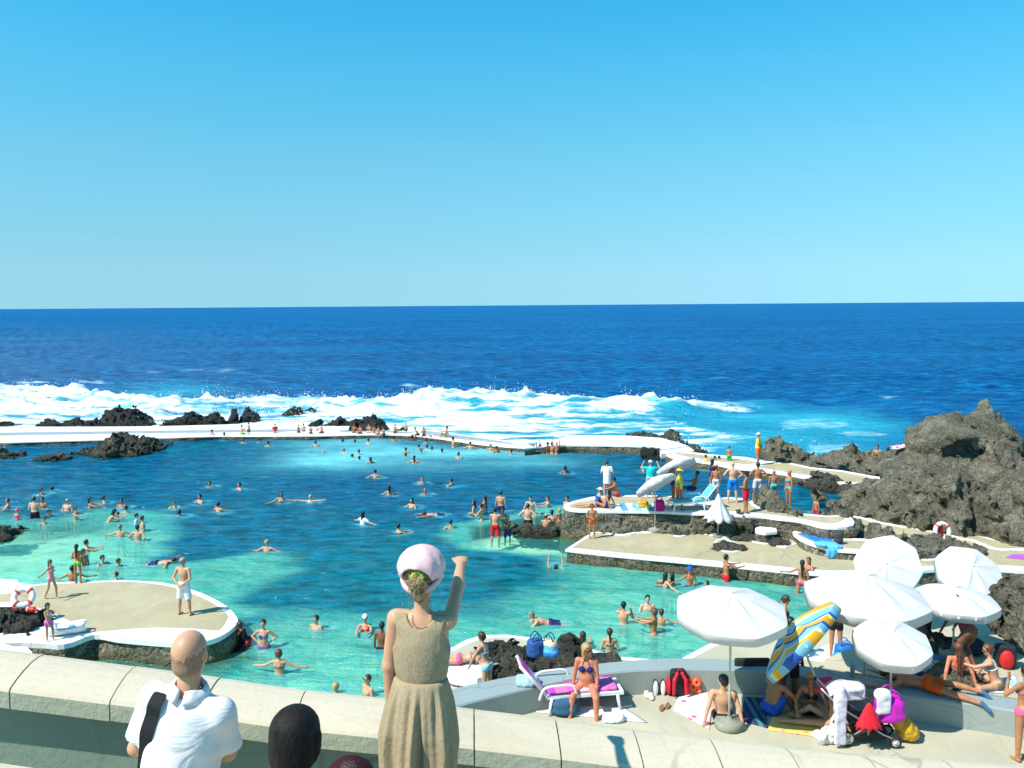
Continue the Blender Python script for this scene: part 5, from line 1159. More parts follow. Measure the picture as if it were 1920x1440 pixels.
for x, yt, yb, rz, sk, hr, hs_, sx, lb, wr in [(664, 794, 811, 190, 'tan', 'brown', 'mid', 'f', 'woman in a red bikini, first of the group seated before the big rock', RD), (676, 797, 813, 160, 'red', 'brown', 'short', 'm', 'crouched sunburnt bather, second before the big rock', BK),
     (692, 794, 811, 180, 'light', 'black', 'short', 'm', 'broad bather in white, third before the big rock', WH), (701, 798, 812, 200, 'red', 'black', 'short', 'f', 'bather in a pink suit, fourth before the big rock', PK),
     (710, 801, 814, 150, 'red', 'brown', 'short', 'f', 'bather bent forward in red, fifth before the big rock', RD), (720, 800, 815, 140, 'tan', 'black', 'short', 'm', 'bather leaning right, last before the big rock', BK)]:
    sitw(x, yt, yb, rz, lb, skin=sk, hair=hr, hs=hs_, sex=sx, h=None, wear=[('suit' if sx == 'f' else 'shorts', wr)])
sitw(741, 795, 812, 190, 'thin boy sitting upright on the sea wall', h=None)
stand(761, 793, 820, -.1, 180, 'sunlit man in black trunks standing on the wall', skin='light', wear=[('trunks', BK)], group=GW, arms='stand')
sitw(784, 799, 816, 120, 'pale bather bending to the left on the sea wall', h=None, T=(0, .5, .85))
sitw(795, 800, 817, 180, 'bather with hands on knees in dark trunks on the sea wall', h=None, skin='tan')
sitw(836, 799, 820, 100, 'tanned man in green trunks sitting with knees up on the sea wall', h=None, skin='tan', wear=[('trunks', GN)], legs='knee', arms='prop', T=(0, -.15, 1))
# shallow slab in front of the stone wall
GS = 'people in the shallows by the stone wall'
def sx_(*a, **k): return swim(*a, group=GS, **k)
sx_(889, 937, 966, 80, 'light', 'black', 'mid', 'belly', 'woman in a black bikini at the left of the shallow slab', wear=[('bra', BK), ('briefs', BK)], sex='f')
sx_(902, 944, 975, 70, 'light', 'black', 'short', 'cross', 'woman with crossed arms right of the black bikini', wear=[('bra', (.5, .42, .2))], sex='f')
sx_(909, 929, 962, 60, 'light', 'black', 'long', 'stand', 'woman with dark ponytail in a turquoise bikini turned away', wear=[('bra', (.1, .4, .3)), ('briefs', (.1, .4, .3))], sex='f')
sx_(939, 920, 956, 350, 'light', 'brown', 'short', 'stand', 'slim man with brown hair seen from behind in navy trunks', wear=[('shorts', NV)])
sx_(929, 951, 1008, 350, 'light', 'black', 'short', 'down', 'young man in bright red and white shorts seen from behind', wear=[('shorts', RD, .9)], h=1.75)
sx_(942, 953, 996, 200, 'brown', 'black', 'short', 'stand', 'dark bather in a green swimsuit beside the red shorts', wear=[('suit', (.05, .25, .2))], sex='f')
sx_(952, 967, 1005, 200, 'brown', 'black', 'crop', 'fwd', 'dark skinned boy in navy shorts with wet legs', wear=[('shorts', NV, .8)], h=1.35, child=True)
sx_(996, 928, 964, 170, 'pale', 'black', 'short', [(.4, .1, -1), (.5, .1, -1)], 'pale dark haired man bending forward in the shallows', T=(0, .35, 1))
sx_(990, 944, 988, 350, 'pale', 'brown', 'short', 'hips', 'broad man with hands on hips in black shorts behind the dark rock', wear=[('shorts', BK)], fat=.25)
sx_(1027, 930, 951, 100, 'light', 'brown', 'crop', 'fwd', 'short haired swimmer leaning towards the left behind the shallows')
sx_(1063, 930, 951, 130, 'light', 'black', 'short', 'stand', 'young man at the tip of the upper deck wall')
sx_(1024, 963, 990, 350, 'light', 'brown', 'balding', 'down', 'balding man with his back to us above the dark low rock')
sx_(1035, 956, 988, 350, 'light', 'black', 'bun', 'belly', 'woman with a dark bun and white bikini seen from behind', wear=[('bra', WH)], sex='f')
sx_(1049, 954, 980, 40, 'red', 'blond', 'short', 'fwd', 'sunburnt blond child right of the woman with a bun', h=1.2, child=True)
# upper deck and lower deck
GD = 'people on the sun deck'
def sd(*a, **k): return stand(*a, group=GD, **k)
sd(1110, 944, 1010, .5, 180, 'dark boy in orange trunks standing on the lower deck holding something', skin='tan', hair='black', wear=[('trunks', OR)], arms='belly', hs='curly', slim=.95)
sd(1138, 871, 931, 1.3, 350, 'person in a long white shirt standing at the far edge of the upper deck', skin='light', hair='brown', wear=[('tunic', WH)], arms='belly', hh=1.65)
sitw(1157, 896, 931, 80, 'tanned man in red trunks sitting with knees up beside the white shirt', skin='tan', wear=[('trunks', RD)], legs='knee', arms='knee', T=(0, .25, 1), z=1.3, group=GD, hair='black')
sitw(1118, 928, 950, 100, 'sunbather in a straw hat and blue patterned suit reclining on the upper deck', skin='light', wear=[('suit', BL), ('hat', (.75, .68, .45))], sex='f', legs='out', arms='prop', T=(0, -.3, 1), z=1.3, group=GD, h=1.6)
sitw(1137, 926, 952, 60, 'dark haired sunbather leaning beside the straw hat', skin='tan', sex='f', hs='mid', wear=[('suit', NV)], legs='kneelow', arms='prop', T=(0, -.2, 1), z=1.3, group=GD, h=1.6)
sd(1219, 860, 934, 1.3, 350, 'person in a turquoise shirt and white cap taking a picture', skin='light', hair='grey', wear=[('shirt', TQ), ('shorts', (.45, .35, .3), .5), ('cap', WH)], arms='cam', fat=.15, hh=1.7)
sd(1262, 869, 934, 1.3, 60, 'dark man stretching his arm left behind the umbrella pole', skin='brown', hair='black', wear=[('shorts', NV)], arms=['side', 'stand'], hh=1.65)
sd(1273, 876, 955, 1.3, 250, 'lifeguard in a yellow shirt, yellow cap and orange shorts walking', skin='tan', hair='brown', wear=[('shirt', YL), ('shorts', OR, .6), ('cap', YL)], arms=['swingb', 'stand'], legs=['stepb', 'step'], hh=1.75, fat=.1)
sitw(1300, 891, 936, 70, 'dark man sitting up on the white lounger in navy trunks', skin='brown', wear=[('shorts', NV)], legs='out', arms=['fwd', 'down'], T=(0, -.25, 1), z=1.3, group=GD, fit=.5)
sw(1323, 853, 880, 0, 'light', 'black', 'short', 'out', 'child in a yellow float, left of three by the causeway', [('vest', YL)], h=1.3, child=True)
sw(1340, 855, 876, 350, 'tan', 'black', 'short', 'belly', 'middle child of three standing in the shallow bay by the causeway', h=1.3, child=True)
sw(1348, 855, 874, 20, 'tan', 'black', 'short', 'side', 'right child of three standing in the shallow bay by the causeway', h=1.3, child=True)
stand(1367, 836, 876, .05, 350, 'man in green shorts wading by the causeway', skin='tan', hair='brown', wear=[('shorts', GN)], group=GD)
sd(1335, 867, 925, 1.25, 300, 'woman with dark hair holding her arms up behind the patterned trunks', skin='tan', hair='brown', sex='f', hs='mid', wear=[('suit', NV)], arms='face', hh=1.6)
TR_PAT = pr_(newmat('grey_print')[0], (.10, .16, .28), (.50, .52, .58), 14, .5)
sd(1342, 872, 934, 1.3, 350, 'tanned man in grey patterned trunks standing with his back to us', skin='tan', hair='brown', wear=[('shorts', TR_PAT, .75)])
sd(1373, 865, 943, 1.3, 0, 'pale bald man in bright blue shorts', skin='pale', hair='none', hs='bald', wear=[('shorts', (.01, .20, .75), .72)], arms='hips', legs='wide')
stand(1421, 811, 872, .45, 60, 'lifeguard in a yellow shirt and orange shorts watching the sea from the causeway', skin='tan', hair='grey', wear=[('shirt', YL), ('shorts', OR, .7), ('cap', (.75, .7, .5))], arms='back', group=GD, fat=.15)
sd(1398, 884, 961, 1.3, 60, 'man in bright red shorts and a black cap', skin='tan', hair='black', wear=[('shorts', (.62, .01, .03), .8), ('cap', BK)], arms='belly', legs='wide', fat=.25)
sd(1420, 866, 940, 1.3, 0, 'muscular tanned man in white and grey shorts with hands on hips', skin='tan', hair='black', wear=[('shorts', (.55, .53, .52), .75)], arms='hips', legs='wide')
sd(1450, 881, 944, 1.3, 0, 'tanned man in turquoise trunks behind the grey boulder', skin='tan', hair='grey', hs='balding', wear=[('trunks', TQ)], arms='stand')
sd(1478, 896, 952, 1.3, 110, 'blonde woman in a turquoise bikini carrying a dark bag', skin='tan', hair='blond', sex='f', hs='long', wear=[('bra', TQ), ('briefs', TQ)], arms='stand', hh=1.6)
sw(1530, 930, 962, 110, 'tan', 'black', 'short', 'stand', 'slim boy in the water beyond the upper path', h=1.4, child=True, wear=[('shorts', RD)])
sitw(1644, 841, 880, 150, 'tanned man in red shorts half sitting on the rocks at the end of the causeway', skin='tan', hair='black', wear=[('shorts', (.7, .02, .06), .5)], legs=((.15, .6, -1), (.05, -.1, -1)), arms='belly', z=.45, group=GD, fit=.62, T=(0, .1, 1))
# green pool on the right
sw(1041, 1052, 1059, 0, 'light', 'black', 'short', 'up', 'floating swimmer with both hands sticking out of the water', T=(0, -.6, .55))
b_ = G(1032, 1168, 0)
person(b_, R(95), 1.75, 'grey haired man swimming left with his head up', arms=[(.3, .7, -.6), (.2, .8, -.4)], legs=((.1, -1, -.1), (.05, -1, .0)), T=(0, 1, .28), Hd=(0, .5, .85), skin='light', hair='grey', hs='crop', wear=[('shorts', NV)], vox=vx(b_.y), group=GP, fit=-.02, foot=(0, -1, 0))
sw(1093, 1184, 1216, 350, 'red', 'brown', 'mid', 'fwd', 'woman with wet brown hair against the curved white rim', sex='f', wear=[('bra', BK)])
sw(1143, 1178, 1221, 0, 'light', 'brown', 'wet', 'belly', 'woman with a wet brown ponytail seen from behind in a black bikini', sex='f', wear=[('bra', BK), ('briefs', NV)])
sw(1169, 1128, 1170, 340, 'light', 'black', 'short', ['fwd', 'face'], 'dark haired man touching his face in the green water')
sw(1214, 1116, 1146, 180, 'pale', 'black', 'short', 'belly', 'pale dark haired man facing us in the green water')
sw(1226, 1141, 1188, 60, 'tan', 'auburn', 'bob', 'fwd', 'red haired woman talking to the pale man', sex='f', wear=[('bra', OR)])
sw(1240, 1143, 1174, 350, 'light', 'brown', 'short', 'side', 'brown haired child close behind the red haired woman', h=1.35, child=True)
sw(1248, 1074, 1101, 290, 'light', 'black', 'mid', 'side', 'left one of two girls hugging in the water below the deck', sex='f', h=1.6)
sw(1259, 1075, 1098, 80, 'tan', 'black', 'mid', 'fwd', 'right one of two girls hugging in the water below the deck', sex='f', h=1.6)
sw(1293, 1063, 1099, 190, 'tan', 'none', 'bald', ['belly', 'side'], 'boy in a dark blue swim cap', [('swimcap', BL), ('shorts', NV)], h=1.5, child=True)
sw(1325, 1089, 1109, 100, 'light', 'brown', 'mid', 'tread', 'wet haired girl swimming in a dark shirt', [('shirt', BK)], sex='f', h=1.4)
sw(1361, 1039, 1090, 280, 'tan', 'black', 'crop', ['fwd', 'fwd'], 'slim dark man in red trunks reaching towards the deck wall', [('shorts', RD)], h=1.75)
sw(1503, 1050, 1112, 340, 'tan', 'black', 'long', ['side', 'stand'], 'long haired woman in a pink bikini seen from behind by the deck wall', [('briefs', PK), ('bra', BK)], sex='f', h=1.65)
sw(1515, 1045, 1094, 130, 'tan', 'brown', 'long', 'cross', 'brown haired woman facing her friend in the pink bikini', [('bra', BK)], sex='f', h=1.65)
# near deck
GN_ = 'sunbathers on the near terraces'
b_ = at(917, 1290, 17.2); b_.z = 1.0
stand(913, 1201, 1318, 1.0, 60, 'dark haired woman in a light blue bikini standing beyond the curved wall', skin='light', hair='brown', hs='bun', sex='f', wear=[('bra', LB), ('briefs', LB)], arms='down', T=(0, .22, 1), group=GN_, vox=.014, hh=1.62)
b_ = G(862, 1246, 1.25)
person(b_, R(270), 1.65, 'woman lying on her front in pink check trunks on the towel ledge', arms=[(.4, .7, -.8), (-.3, .8, .1)], legs=((.08, -1, -.02), (.03, -1, .02)), T=(0, 1, .22), Hd=(0, .75, .65), skin='light', hair='auburn', hs='bob', wear=[('briefs', PK), ('bra', NV)], sex='f', vox=.014, group=GN_, foot=(0, -1, 0))
stand(1462, 1145, 1240, 1.0, 250, 'woman with hair tied up and sunglasses behind the big white umbrella', skin='light', hair='brown', hs='bun', sex='f', wear=[('bra', RD), ('briefs', RD), ('glasses', BK)], arms='belly', group=GN_, vox=.014, hh=1.7, T=(0, .2, 1))
stand(1566, 1150, 1232, 1.0, 350, 'woman in a black bikini bottom bending near the striped umbrella', skin='tan', hair='black', hs='bun', sex='f', wear=[('trunks', BK), ('bra', BK)], arms='down', group=GN_, vox=.016, T=(0, .5, .8), hh=1.6)
# sun terrace
b_ = G(1100, 1326, TZ)
E1 = person(b_, R(168), 1.84, 'blonde woman in a navy bikini and sunglasses sitting on the edge of a white lounger', arms=[((.12, .12, -1), (.02, .42, -1)), ((.2, -.02, -1), (.1, .1, -1))], legs=[((.30, 1, -.12), (.05, .2, -1)), ((.28, 1, -.12), (.1, .15, -1))], T=(0, .05, 1), yaw=38, Hd=(0, .25, 1), skin='red', hair='blond', hs='mid', sex='f', fat=.28,
       wear=[('bra', NV), ('briefs', BK), ('glasses', BK)], vox=.010, group=GN_, fit=.47)
b_ = G(1355, 1352, TZ)
person(b_, R(350), 1.8, 'dark haired man seen from behind propped on both arms beside an umbrella pole', arms='prop', legs='out', T=(0, -.12, 1), yaw=50, skin='light', hair='black', hs='short', wear=[('trunks', BK)], vox=.010, group=GN_, fit=.115)
b_ = G(1443, 1338, TZ)
person(b_, R(300), 1.75, 'man in blue shorts sitting bent forward in the shade of the striped umbrella', arms='lean', legs='knee', T=(0, .35, 1), skin='tan', hair='black', hs='short', wear=[('shorts', (.03, .10, .50), .8)], vox=.012, group=GN_, fit=.115, fat=.15)
b_ = G(1519, 1340, TZ)
person(b_, R(165), 1.65, 'woman in a dark bikini and sunglasses sitting cross legged in the shade', arms='lean', legs='cross', T=(0, .15, 1), skin='tan', hair='blond', hs='short', sex='f', wear=[('bra', BK), ('briefs', BK), ('glasses', BK)], vox=.012, group=GN_, fit=.115)
b_ = G(1560, 1362, TZ)
person(b_, R(75), 1.68, 'person behind the pushchair with bare legs stretched out to the left', arms='prop', legs=[((.1, 1, .02), (.05, 1, -.04)), ((.12, .85, .4), (.05, .8, -.55))], T=(0, -.2, 1), skin='light', hair='brown', hs='mid', sex='f', wear=[('suit', WH)], vox=.012, group=GN_, fit=.115)
b_ = G(1478, 1318, TZ)
person(b_, R(340), 1.7, 'dark man in black shorts standing under the striped umbrella with a raised arm', arms=['up', 'stand'], legs='stand', T=(0, .25, 1), skin='brown', hair='black', hs='short', wear=[('shorts', BK, .8)], vox=.014, group=GN_)
# man lying across the wall
b_ = G(1738, 1294, WZ)
person(b_, R(62), 1.8, 'tanned man in orange shorts and blue shoes lying face down across the curved wall', arms=[(.5, .8, -.5), (.1, 1, .1)], legs=[((.22, -1, -.12), (.12, -1, -.12)), ((.08, -1, .02), (-.02, -1, -.10))], T=(0, 1, .02), Hd=(0, 1, .2), skin='tan', hair='black', hs='short', wear=[('shorts', (.75, .10, .01), .55), ('shoes', (.06, .16, .32))], vox=.012, group=GN_, fit=.14, foot=(0, -.7, -.7), name='person')
b_ = G(1793, 1284, 2.3)
person(b_, R(350), 1.65, 'woman with long dark red hair sitting with her back to us beside the grey rock', arms='prop', legs='out', T=(0, -.05, 1), skin='red', hair='auburn', hs='long', sex='f', wear=[('bra', RD), ('briefs', RD)], vox=.013, group=GN_, fit=.115)
b_ = G(1868, 1292, 2.3)
person(b_, R(60), 1.68, 'woman in a white bikini top sitting on a pale blue towel reaching left', arms=['fwd', 'down'], legs='cross', T=(0, .3, 1), yaw=20, skin='light', hair='auburn', hs='bun', sex='f', wear=[('bra', WH), ('briefs', (.2, .16, .08)), ('glasses', BK)], vox=.013, group=GN_, fit=.115)
b_ = G(1814, 1252, 2.3)
person(b_, R(20), 1.65, 'brown haired woman bending in the shade under the far right umbrella', arms='down', legs='bend', T=(0, .6, .8), skin='brown', hair='brown', hs='long', sex='f', wear=[('shirt', (.25, .06, .08)), ('shorts', (.2, .1, .05))], vox=.018, group=GN_)
b_ = G(1916, 1425, TZ)
person(b_, R(20), 1.68, 'long haired woman in a pink bikini standing at the right edge of the picture', arms=['face', 'stand'], legs='stand', skin='tan', hair='black', hs='long', sex='f', wear=[('bra', PU), ('briefs', PK)], vox=.013, group=GN_)

# water stirred up round the bathers, and spray thrown up along the breaking wave
me = POOL.data; nv_p = len(me.vertices); co_ = np.empty(nv_p*3); me.vertices.foreach_get('co', co_); co_ = co_.reshape(-1, 3)
mk_ = np.empty(nv_p, dtype=np.float32); me.attributes['milky'].data.foreach_get('value', mk_)
wob = pn(np.stack([co_[:, 0]*2.2, co_[:, 1]*3.2, co_[:, 0]*0+4], -1))
for o in C.objects:
    if o.name.startswith('person') and o.parent is None and o.location.z < .01:
        x0, y0 = o.location.x, o.location.y; sel = np.nonzero((np.abs(co_[:, 0]-x0) < 1.8) & (np.abs(co_[:, 1]-y0) < 1.8))[0]
        if not len(sel): continue
        dd = np.hypot(co_[sel, 0]-x0-.1, (co_[sel, 1]-y0))
        mk_[sel] = np.maximum(mk_[sel], np.clip(np.exp(-((dd-.30)/.26)**2)*(.28+wob[sel]*.9), 0, .65)); co_[sel, 2] += .018*np.sin(dd*13)*np.exp(-dd*1.6)
me.attributes['milky'].data.foreach_set('value', mk_); me.vertices.foreach_set('co', co_.ravel()); me.update()
V = []; F = []; OC = np.array([(1, 0, 0), (-1, 0, 0), (0, 1, 0), (0, -1, 0), (0, 0, 1), (0, 0, -1)], float); OF = [(0, 2, 4), (2, 1, 4), (1, 3, 4), (3, 0, 4), (2, 0, 5), (1, 2, 5), (3, 1, 5), (0, 3, 5)]
rs = np.random.default_rng(4); cand = np.argwhere((np.abs(q-.2) < 2.2) & SEA & (foam > .8)); hot = fbm(np.stack([X*.11, X*0, X*0+3], -1), 3)
for _ in range(2800):
    i, j = cand[rs.integers(len(cand))]
    if hot[i, j] < rs.uniform(-.25, .35): continue
    hgt = rs.exponential(.28)*(1+max(0, hot[i, j])*2.2); c_ = np.array((X[i, j]+rs.normal()*.3, Y[i, j]+rs.normal()*.3, Z[i, j]+hgt)); r_ = rs.uniform(.015, .05)*(1.3 if hgt < .5 else .8)
    n_ = len(V); V += list(c_+OC*r_*rs.uniform(.6, 1.4, (6, 1))); F += [tuple(k+n_ for k in t_) for t_ in OF]
for (px_, py_, n0, sp) in ((468, 775, 160, 1.1), (440, 785, 120, 1.0), (300, 795, 160, 1.6), (350, 790, 90, 1.4), (1285, 845, 60, 1.0), (560, 778, 60, 1.2), (640, 792, 60, 1.2), (1510, 865, 50, 1.2)):
    g0 = G(px_, py_, .3)
    for _ in range(n0):
        c_ = np.array((g0.x+rs.normal()*sp, g0.y+abs(rs.normal())*sp*.6+.8, rs.exponential(.55))); r_ = rs.uniform(.02, .06); n_ = len(V); V += list(c_+OC*r_); F += [tuple(k+n_ for k in t_) for t_ in OF]
tag(mesh('sea_spray', np.array(V), np.array(F), plain((.72, .75, .75), .7, .2, 0, bs=0, name='spray')), 'white spray flying off the breaking wave', 'spray', kind='stuff')
# ================================================================ umbrellas
M_CLOTH = plain((.78, .775, .77), .8, .12, .04, 3, .1, trans=.30, name='white canvas')
M_POLE = plain((.62, .60, .50), .4, .4, .04, name='pole'); M_WHITE = plain((.78, .78, .76), .35, .4, .03, bs=.03, name='white plastic')
M_STEEL = plain((.55, .56, .58), .3, .5, .05, metal=.8, bs=0, name='steel'); M_BLK = plain((.02, .02, .022), .6, .3, .1, name='black fabric'); M_RUB = plain((.03, .03, .03), .8, .2, .05, name='rubber')
def stripemat():
    m, t, b = newmat('striped canvas'); p = pos(t, obj=True); s_ = N(t, 'ShaderNodeSeparateXYZ'); t.links.new(p, s_.inputs[0])
    x = math_(t, 'ADD', math_(t, 'MULTIPLY', math_(t, 'ADD', s_.outputs[0], .62), .24), math_(t, 'ADD', math_(t, 'MULTIPLY', math_(t, 'ADD', s_.outputs[1], -.12), .45), math_(t, 'ADD', .5, math_(t, 'MULTIPLY', noise(t, p, 2, 2), .04))))
    Y_, B_2, L_, V_ = (.85, .48, .03), (.04, .13, .50), (.25, .60, .75), (.75, .78, .45)
    x = math_(t, 'SUBTRACT', 1.0, x)
    a = ramp(t, x, [(0, Y_), (.40, L_), (.47, Y_), (.50, V_), (.53, L_), (.62, B_2), (.645, V_), (.67, Y_), (.74, B_2), (.77, L_), (.83, V_), (.86, Y_), (.90, L_), (.95, B_2)], 'CONSTANT')
    t.links.new(a, b.inputs['Base Color']); b.inputs['Roughness'].default_value = .7
    tr = N(t, 'ShaderNodeBsdfTranslucent'); t.links.new(a, tr.inputs[0]); ms = N(t, 'ShaderNodeMixShader'); ms.inputs[0].default_value = .3
    out = t.nodes['Material Output']; t.links.new(b.outputs[0], ms.inputs[1]); t.links.new(tr.outputs[0], ms.inputs[2]); t.links.new(ms.outputs[0], out.inputs[0]); return m
def umbrella(loc, Hp, Rc_, label, tilt=0, tdir=0, rise=.30, val=.16, m=None, n=8, base=True, group='beach umbrellas', lean=(0, 0), rp=.022, spin=.2):
    """pole from the base at loc to a hub Hp up; the canopy is turned by tilt degrees so that its top points to tdir (0 = away, 90 = left)"""
    m = m or M_CLOTH; rt = empty('beach_umbrella', loc, 0, label, 'umbrella', group); sd_ = sum(map(ord, label)); rd = random.Random(sd_)
    top = Vector((lean[0], lean[1], Hp))
    if base:
        mb = MB(); mb.lathe([(.25, 0), (.27, .03), (.27, .12), (.24, .16), (.05, .17), (.04, .22)], n=20); o = mb.build('base', M_CEMENT, rt, True)
    MB().tube([(0, 0, .02), tuple(top*.5), tuple(top)], rp, 8).build('pole', M_POLE, rt, True)
    a = R(tdir); ax = Vector((math.cos(a), math.sin(a), 0)); Rm = Matrix.Rotation(-R(tilt), 3, ax) if tilt else Matrix.Identity(3)
    # top points towards (-sin a, cos a)
    V = []; F = []; nr, na = 7, 6; N_ = n*na
    for side in (0, 1):
        for i in range(nr+1):
            f = i/nr
            for k in range(N_):
                th_ = 2*math.pi*k/N_+spin; u = (k % na)/na; pan = math.sin(math.pi*u)
                rr_ = Rc_*f*(1-.055*pan*f); z = rise*(1-f**1.55)-.06*pan*math.sin(math.pi*min(1, f*1.02))*Rc_+(.007 if k % na == 0 else 0)-side*.006
                V.append(Vector((rr_*math.cos(th_), rr_*math.sin(th_), z)))
        V += [v.copy() for v in V[-N_:]]          # the valance hangs from its own hem
        # valance
        for k in range(N_):
            th_ = 2*math.pi*k/N_+spin; u = (k % na)/na; pan = math.sin(math.pi*u); w = .01*math.sin(k*2.1+sd_)
            rr_ = Rc_*(1-.055*pan)+.003+w*.35-side*.004; V.append(Vector((rr_*math.cos(th_), rr_*math.sin(th_), -val*(.97+.05*pan)-side*.0)))
    L = (nr+3)*N_
    for side in (0, 1):
        for i in list(range(nr))+[nr+1]:
            for k in range(N_):
                q = (side*L+i*N_+k, side*L+i*N_+(k+1) % N_, side*L+(i+1)*N_+(k+1) % N_, side*L+(i+1)*N_+k); F.append(q if side == 0 else q[::-1])
    for k in range(N_): F.append(((nr+2)*N_+k, (nr+2)*N_+(k+1) % N_, L+(nr+2)*N_+(k+1) % N_, L+(nr+2)*N_+k))
    V = [top+Rm@v for v in V]; mesh('canopy', V, F, m, rt, True)
    rb = MB()
    for k in range(n):
        th_ = 2*math.pi*k/n+spin; e = []
        for f in (0, .35, .7, 1): e.append(top+Rm@Vector((Rc_*f*math.cos(th_), Rc_*f*math.sin(th_), rise*(1-f**1.55)-.016)))
        MB().tube(e, .006, 5).build('rib', M_STEEL, rt)
        st = top+Rm@Vector((0, 0, -.30)); MB().tube([st, e[2]], .005, 5).build('strut', M_STEEL, rt)
    MB().tube([top+Rm@Vector((0, 0, -.05)), top+Rm@Vector((0, 0, rise+.03))], .02, 8).build('finial', M_WHITE, rt)
    return rt
b_ = G(1367, 1364, TZ); umbrella(b_, 2.22, 1.02, 'white umbrella on a round stone base beside the seated man', 8, 180, rise=.34)
b_ = at(1617, 1335, 16.7); b_.z = TZ; umbrella(b_, 1.92, 1.22, 'largest white umbrella, standing behind the pushchair', 4, 200, rise=.42, val=.2)
b_ = at(1668, 1330, 14.9); b_.z = TZ; umbrella(b_, 1.70, .68, 'white umbrella tipped low in front of the lying man in orange shorts', 17, 172, rise=.24, base=False)
b_ = G(1660, 1180, 1.0); umbrella(b_, 1.75, .86, 'white umbrella tipped steeply to the left behind the largest one', 60, 150, rise=.30, base=False)
b_ = G(1812, 1195, 1.0); umbrella(b_, 1.75, .85, 'white umbrella tilted towards us beside the brown boulder', 38, 178, rise=.28, base=False)
b_ = G(1786, 1232, 2.3); umbrella(b_, 1.25, .86, 'white umbrella with drooping valance shading the long haired women', 4, 190, rise=.26)
b_ = G(1228, 997, .5); umbrella(b_, 2.0, .92, 'white umbrella on the lower deck leaning to the right with a cone shaped base', 34, 50, rise=.26, base=True)
b_ = G(1266, 940, 1.3); umbrella(b_, 1.55, .92, 'white umbrella on the upper deck behind the lifeguard, leaning right', 30, 40, rise=.26, base=False)
b_ = G(1562, 1352, TZ); umbrella(b_, 1.55, .98, 'striped yellow, blue and turquoise umbrella tilted over the people in the shade', 52, 62, rise=.30, m=stripemat(), base=False, lean=(-.62, .12), spin=.2)
# closed umbrella
b_ = G(1346, 1006, .5); rt = empty('beach_umbrella', b_, 0, 'half closed white umbrella hanging down round its pole on the lower deck', 'umbrella', 'beach umbrellas')
MB().tube([(0, 0, 0), (0, 0, 1.75)], .02, 8).build('pole', M_POLE, rt, True)
V = []; F = []; n_ = 48
for side in (0, 1):
    for i in range(9):
        f = i/8
        for k in range(n_):
            t_ = 2*math.pi*k/n_; fold = .62+.38*abs(math.cos(4*t_+.4)); r_ = (.03+.60*f**1.15)*(1-(1-fold)*min(1, f*1.6)*.75)-side*.006
            V.append((r_*math.cos(t_), r_*math.sin(t_), 1.73-1.02*f+.06*f*math.sin(8*t_)-side*.002))
L = 9*n_
for side in (0, 1):
    for i in range(8):
        for k in range(n_):
            q = (side*L+i*n_+k, side*L+i*n_+(k+1) % n_, side*L+(i+1)*n_+(k+1) % n_, side*L+(i+1)*n_+k); F.append(q)
for k in range(n_): F.append((8*n_+k, 8*n_+(k+1) % n_, L+8*n_+(k+1) % n_, L+8*n_+k))
mesh('canopy', V, F, M_CLOTH, rt, True)
MB().lathe([(.22, 0), (.22, .08), (.05, .1)], n=16).build('base', M_CEMENT, rt, True)

# ================================================================ small things
def soft(name, prims, m, parent=None, vox=.015, noisea=0, fr=9, loc=None):
    lo = np.min([np.array(p[1])-max(p[2]) if p[0] != 'c' else np.minimum(p[1], p[2])-max(p[3], p[4]) for p in prims], 0); hi = np.max([np.array(p[1])+max(p[2])*1.0 if p[0] != 'c' else np.maximum(p[1], p[2])+max(p[3], p[4]) for p in prims], 0)
    fd = Fld(lo-.05, hi+.05, vox)
    for p in prims:
        if p[0] == 'e': fd.ell(p[1], p[2], p[3] if len(p) > 3 else None, p[4] if len(p) > 4 else .03)
        elif p[0] == 'b': fd.box(p[1], p[2], p[3] if len(p) > 3 else .02, p[4] if len(p) > 4 else None, p[5] if len(p) > 5 else .02)
        else: fd.cap(p[1], p[2], p[3], p[4], p[5] if len(p) > 5 else .02)
    if noisea: fd.D = (fd.D+noisea*fbm(fd.pts()*fr, 3)).astype(np.float32)
    v_, f_ = fd.mesh(); return mesh(name, v_, f_, m, parent, loc=loc)
def rotz(a): c, s = math.cos(R(a)), math.sin(R(a)); return np.array([[c, s, 0], [-s, c, 0], [0, 0, 1.]])
def towel(px4, z, m, label, cat='towel', name='towel', n=14, amp=.02, thick=.012, group=None, m2=None):
    c = [G(x, y, z) for x, y in px4]; org = sum(c, Vector())/4; V = []; F = []
    for sd in (0, 1):
        for i in range(n+1):
            for j in range(n+1):
                u, v = i/n, j/n; p = (c[0]*(1-u)+c[1]*u)*(1-v)+(c[3]*(1-u)+c[2]*u)*v-org
                w = amp*(.5+.5*pn(np.array([[p.x*3+org.x*5, p.y*3, 3.3]]))[0]) + .004
                p = p+Vector((0, 0, (w+thick) if sd == 0 else .001)); V.append(p)
    K = (n+1)**2
    for sd in (0, 1):
        for i in range(n):
            for j in range(n):
                q = (sd*K+i*(n+1)+j, sd*K+(i+1)*(n+1)+j, sd*K+(i+1)*(n+1)+j+1, sd*K+i*(n+1)+j+1); F.append(q if sd == 0 else q[::-1])
    bd = [i*(n+1) for i in range(n+1)]+[n*(n+1)+j for j in range(1, n+1)]+[i*(n+1)+n for i in range(n-1, -1, -1)]+[j for j in range(n-1, 0, -1)]
    for a, b2 in zip(bd, bd[1:]+bd[:1]): F.append((a, b2, b2+K, a+K))
    o = mesh(name, V, F, m, loc=org); fixup(o); return tag(o, label, cat, group)
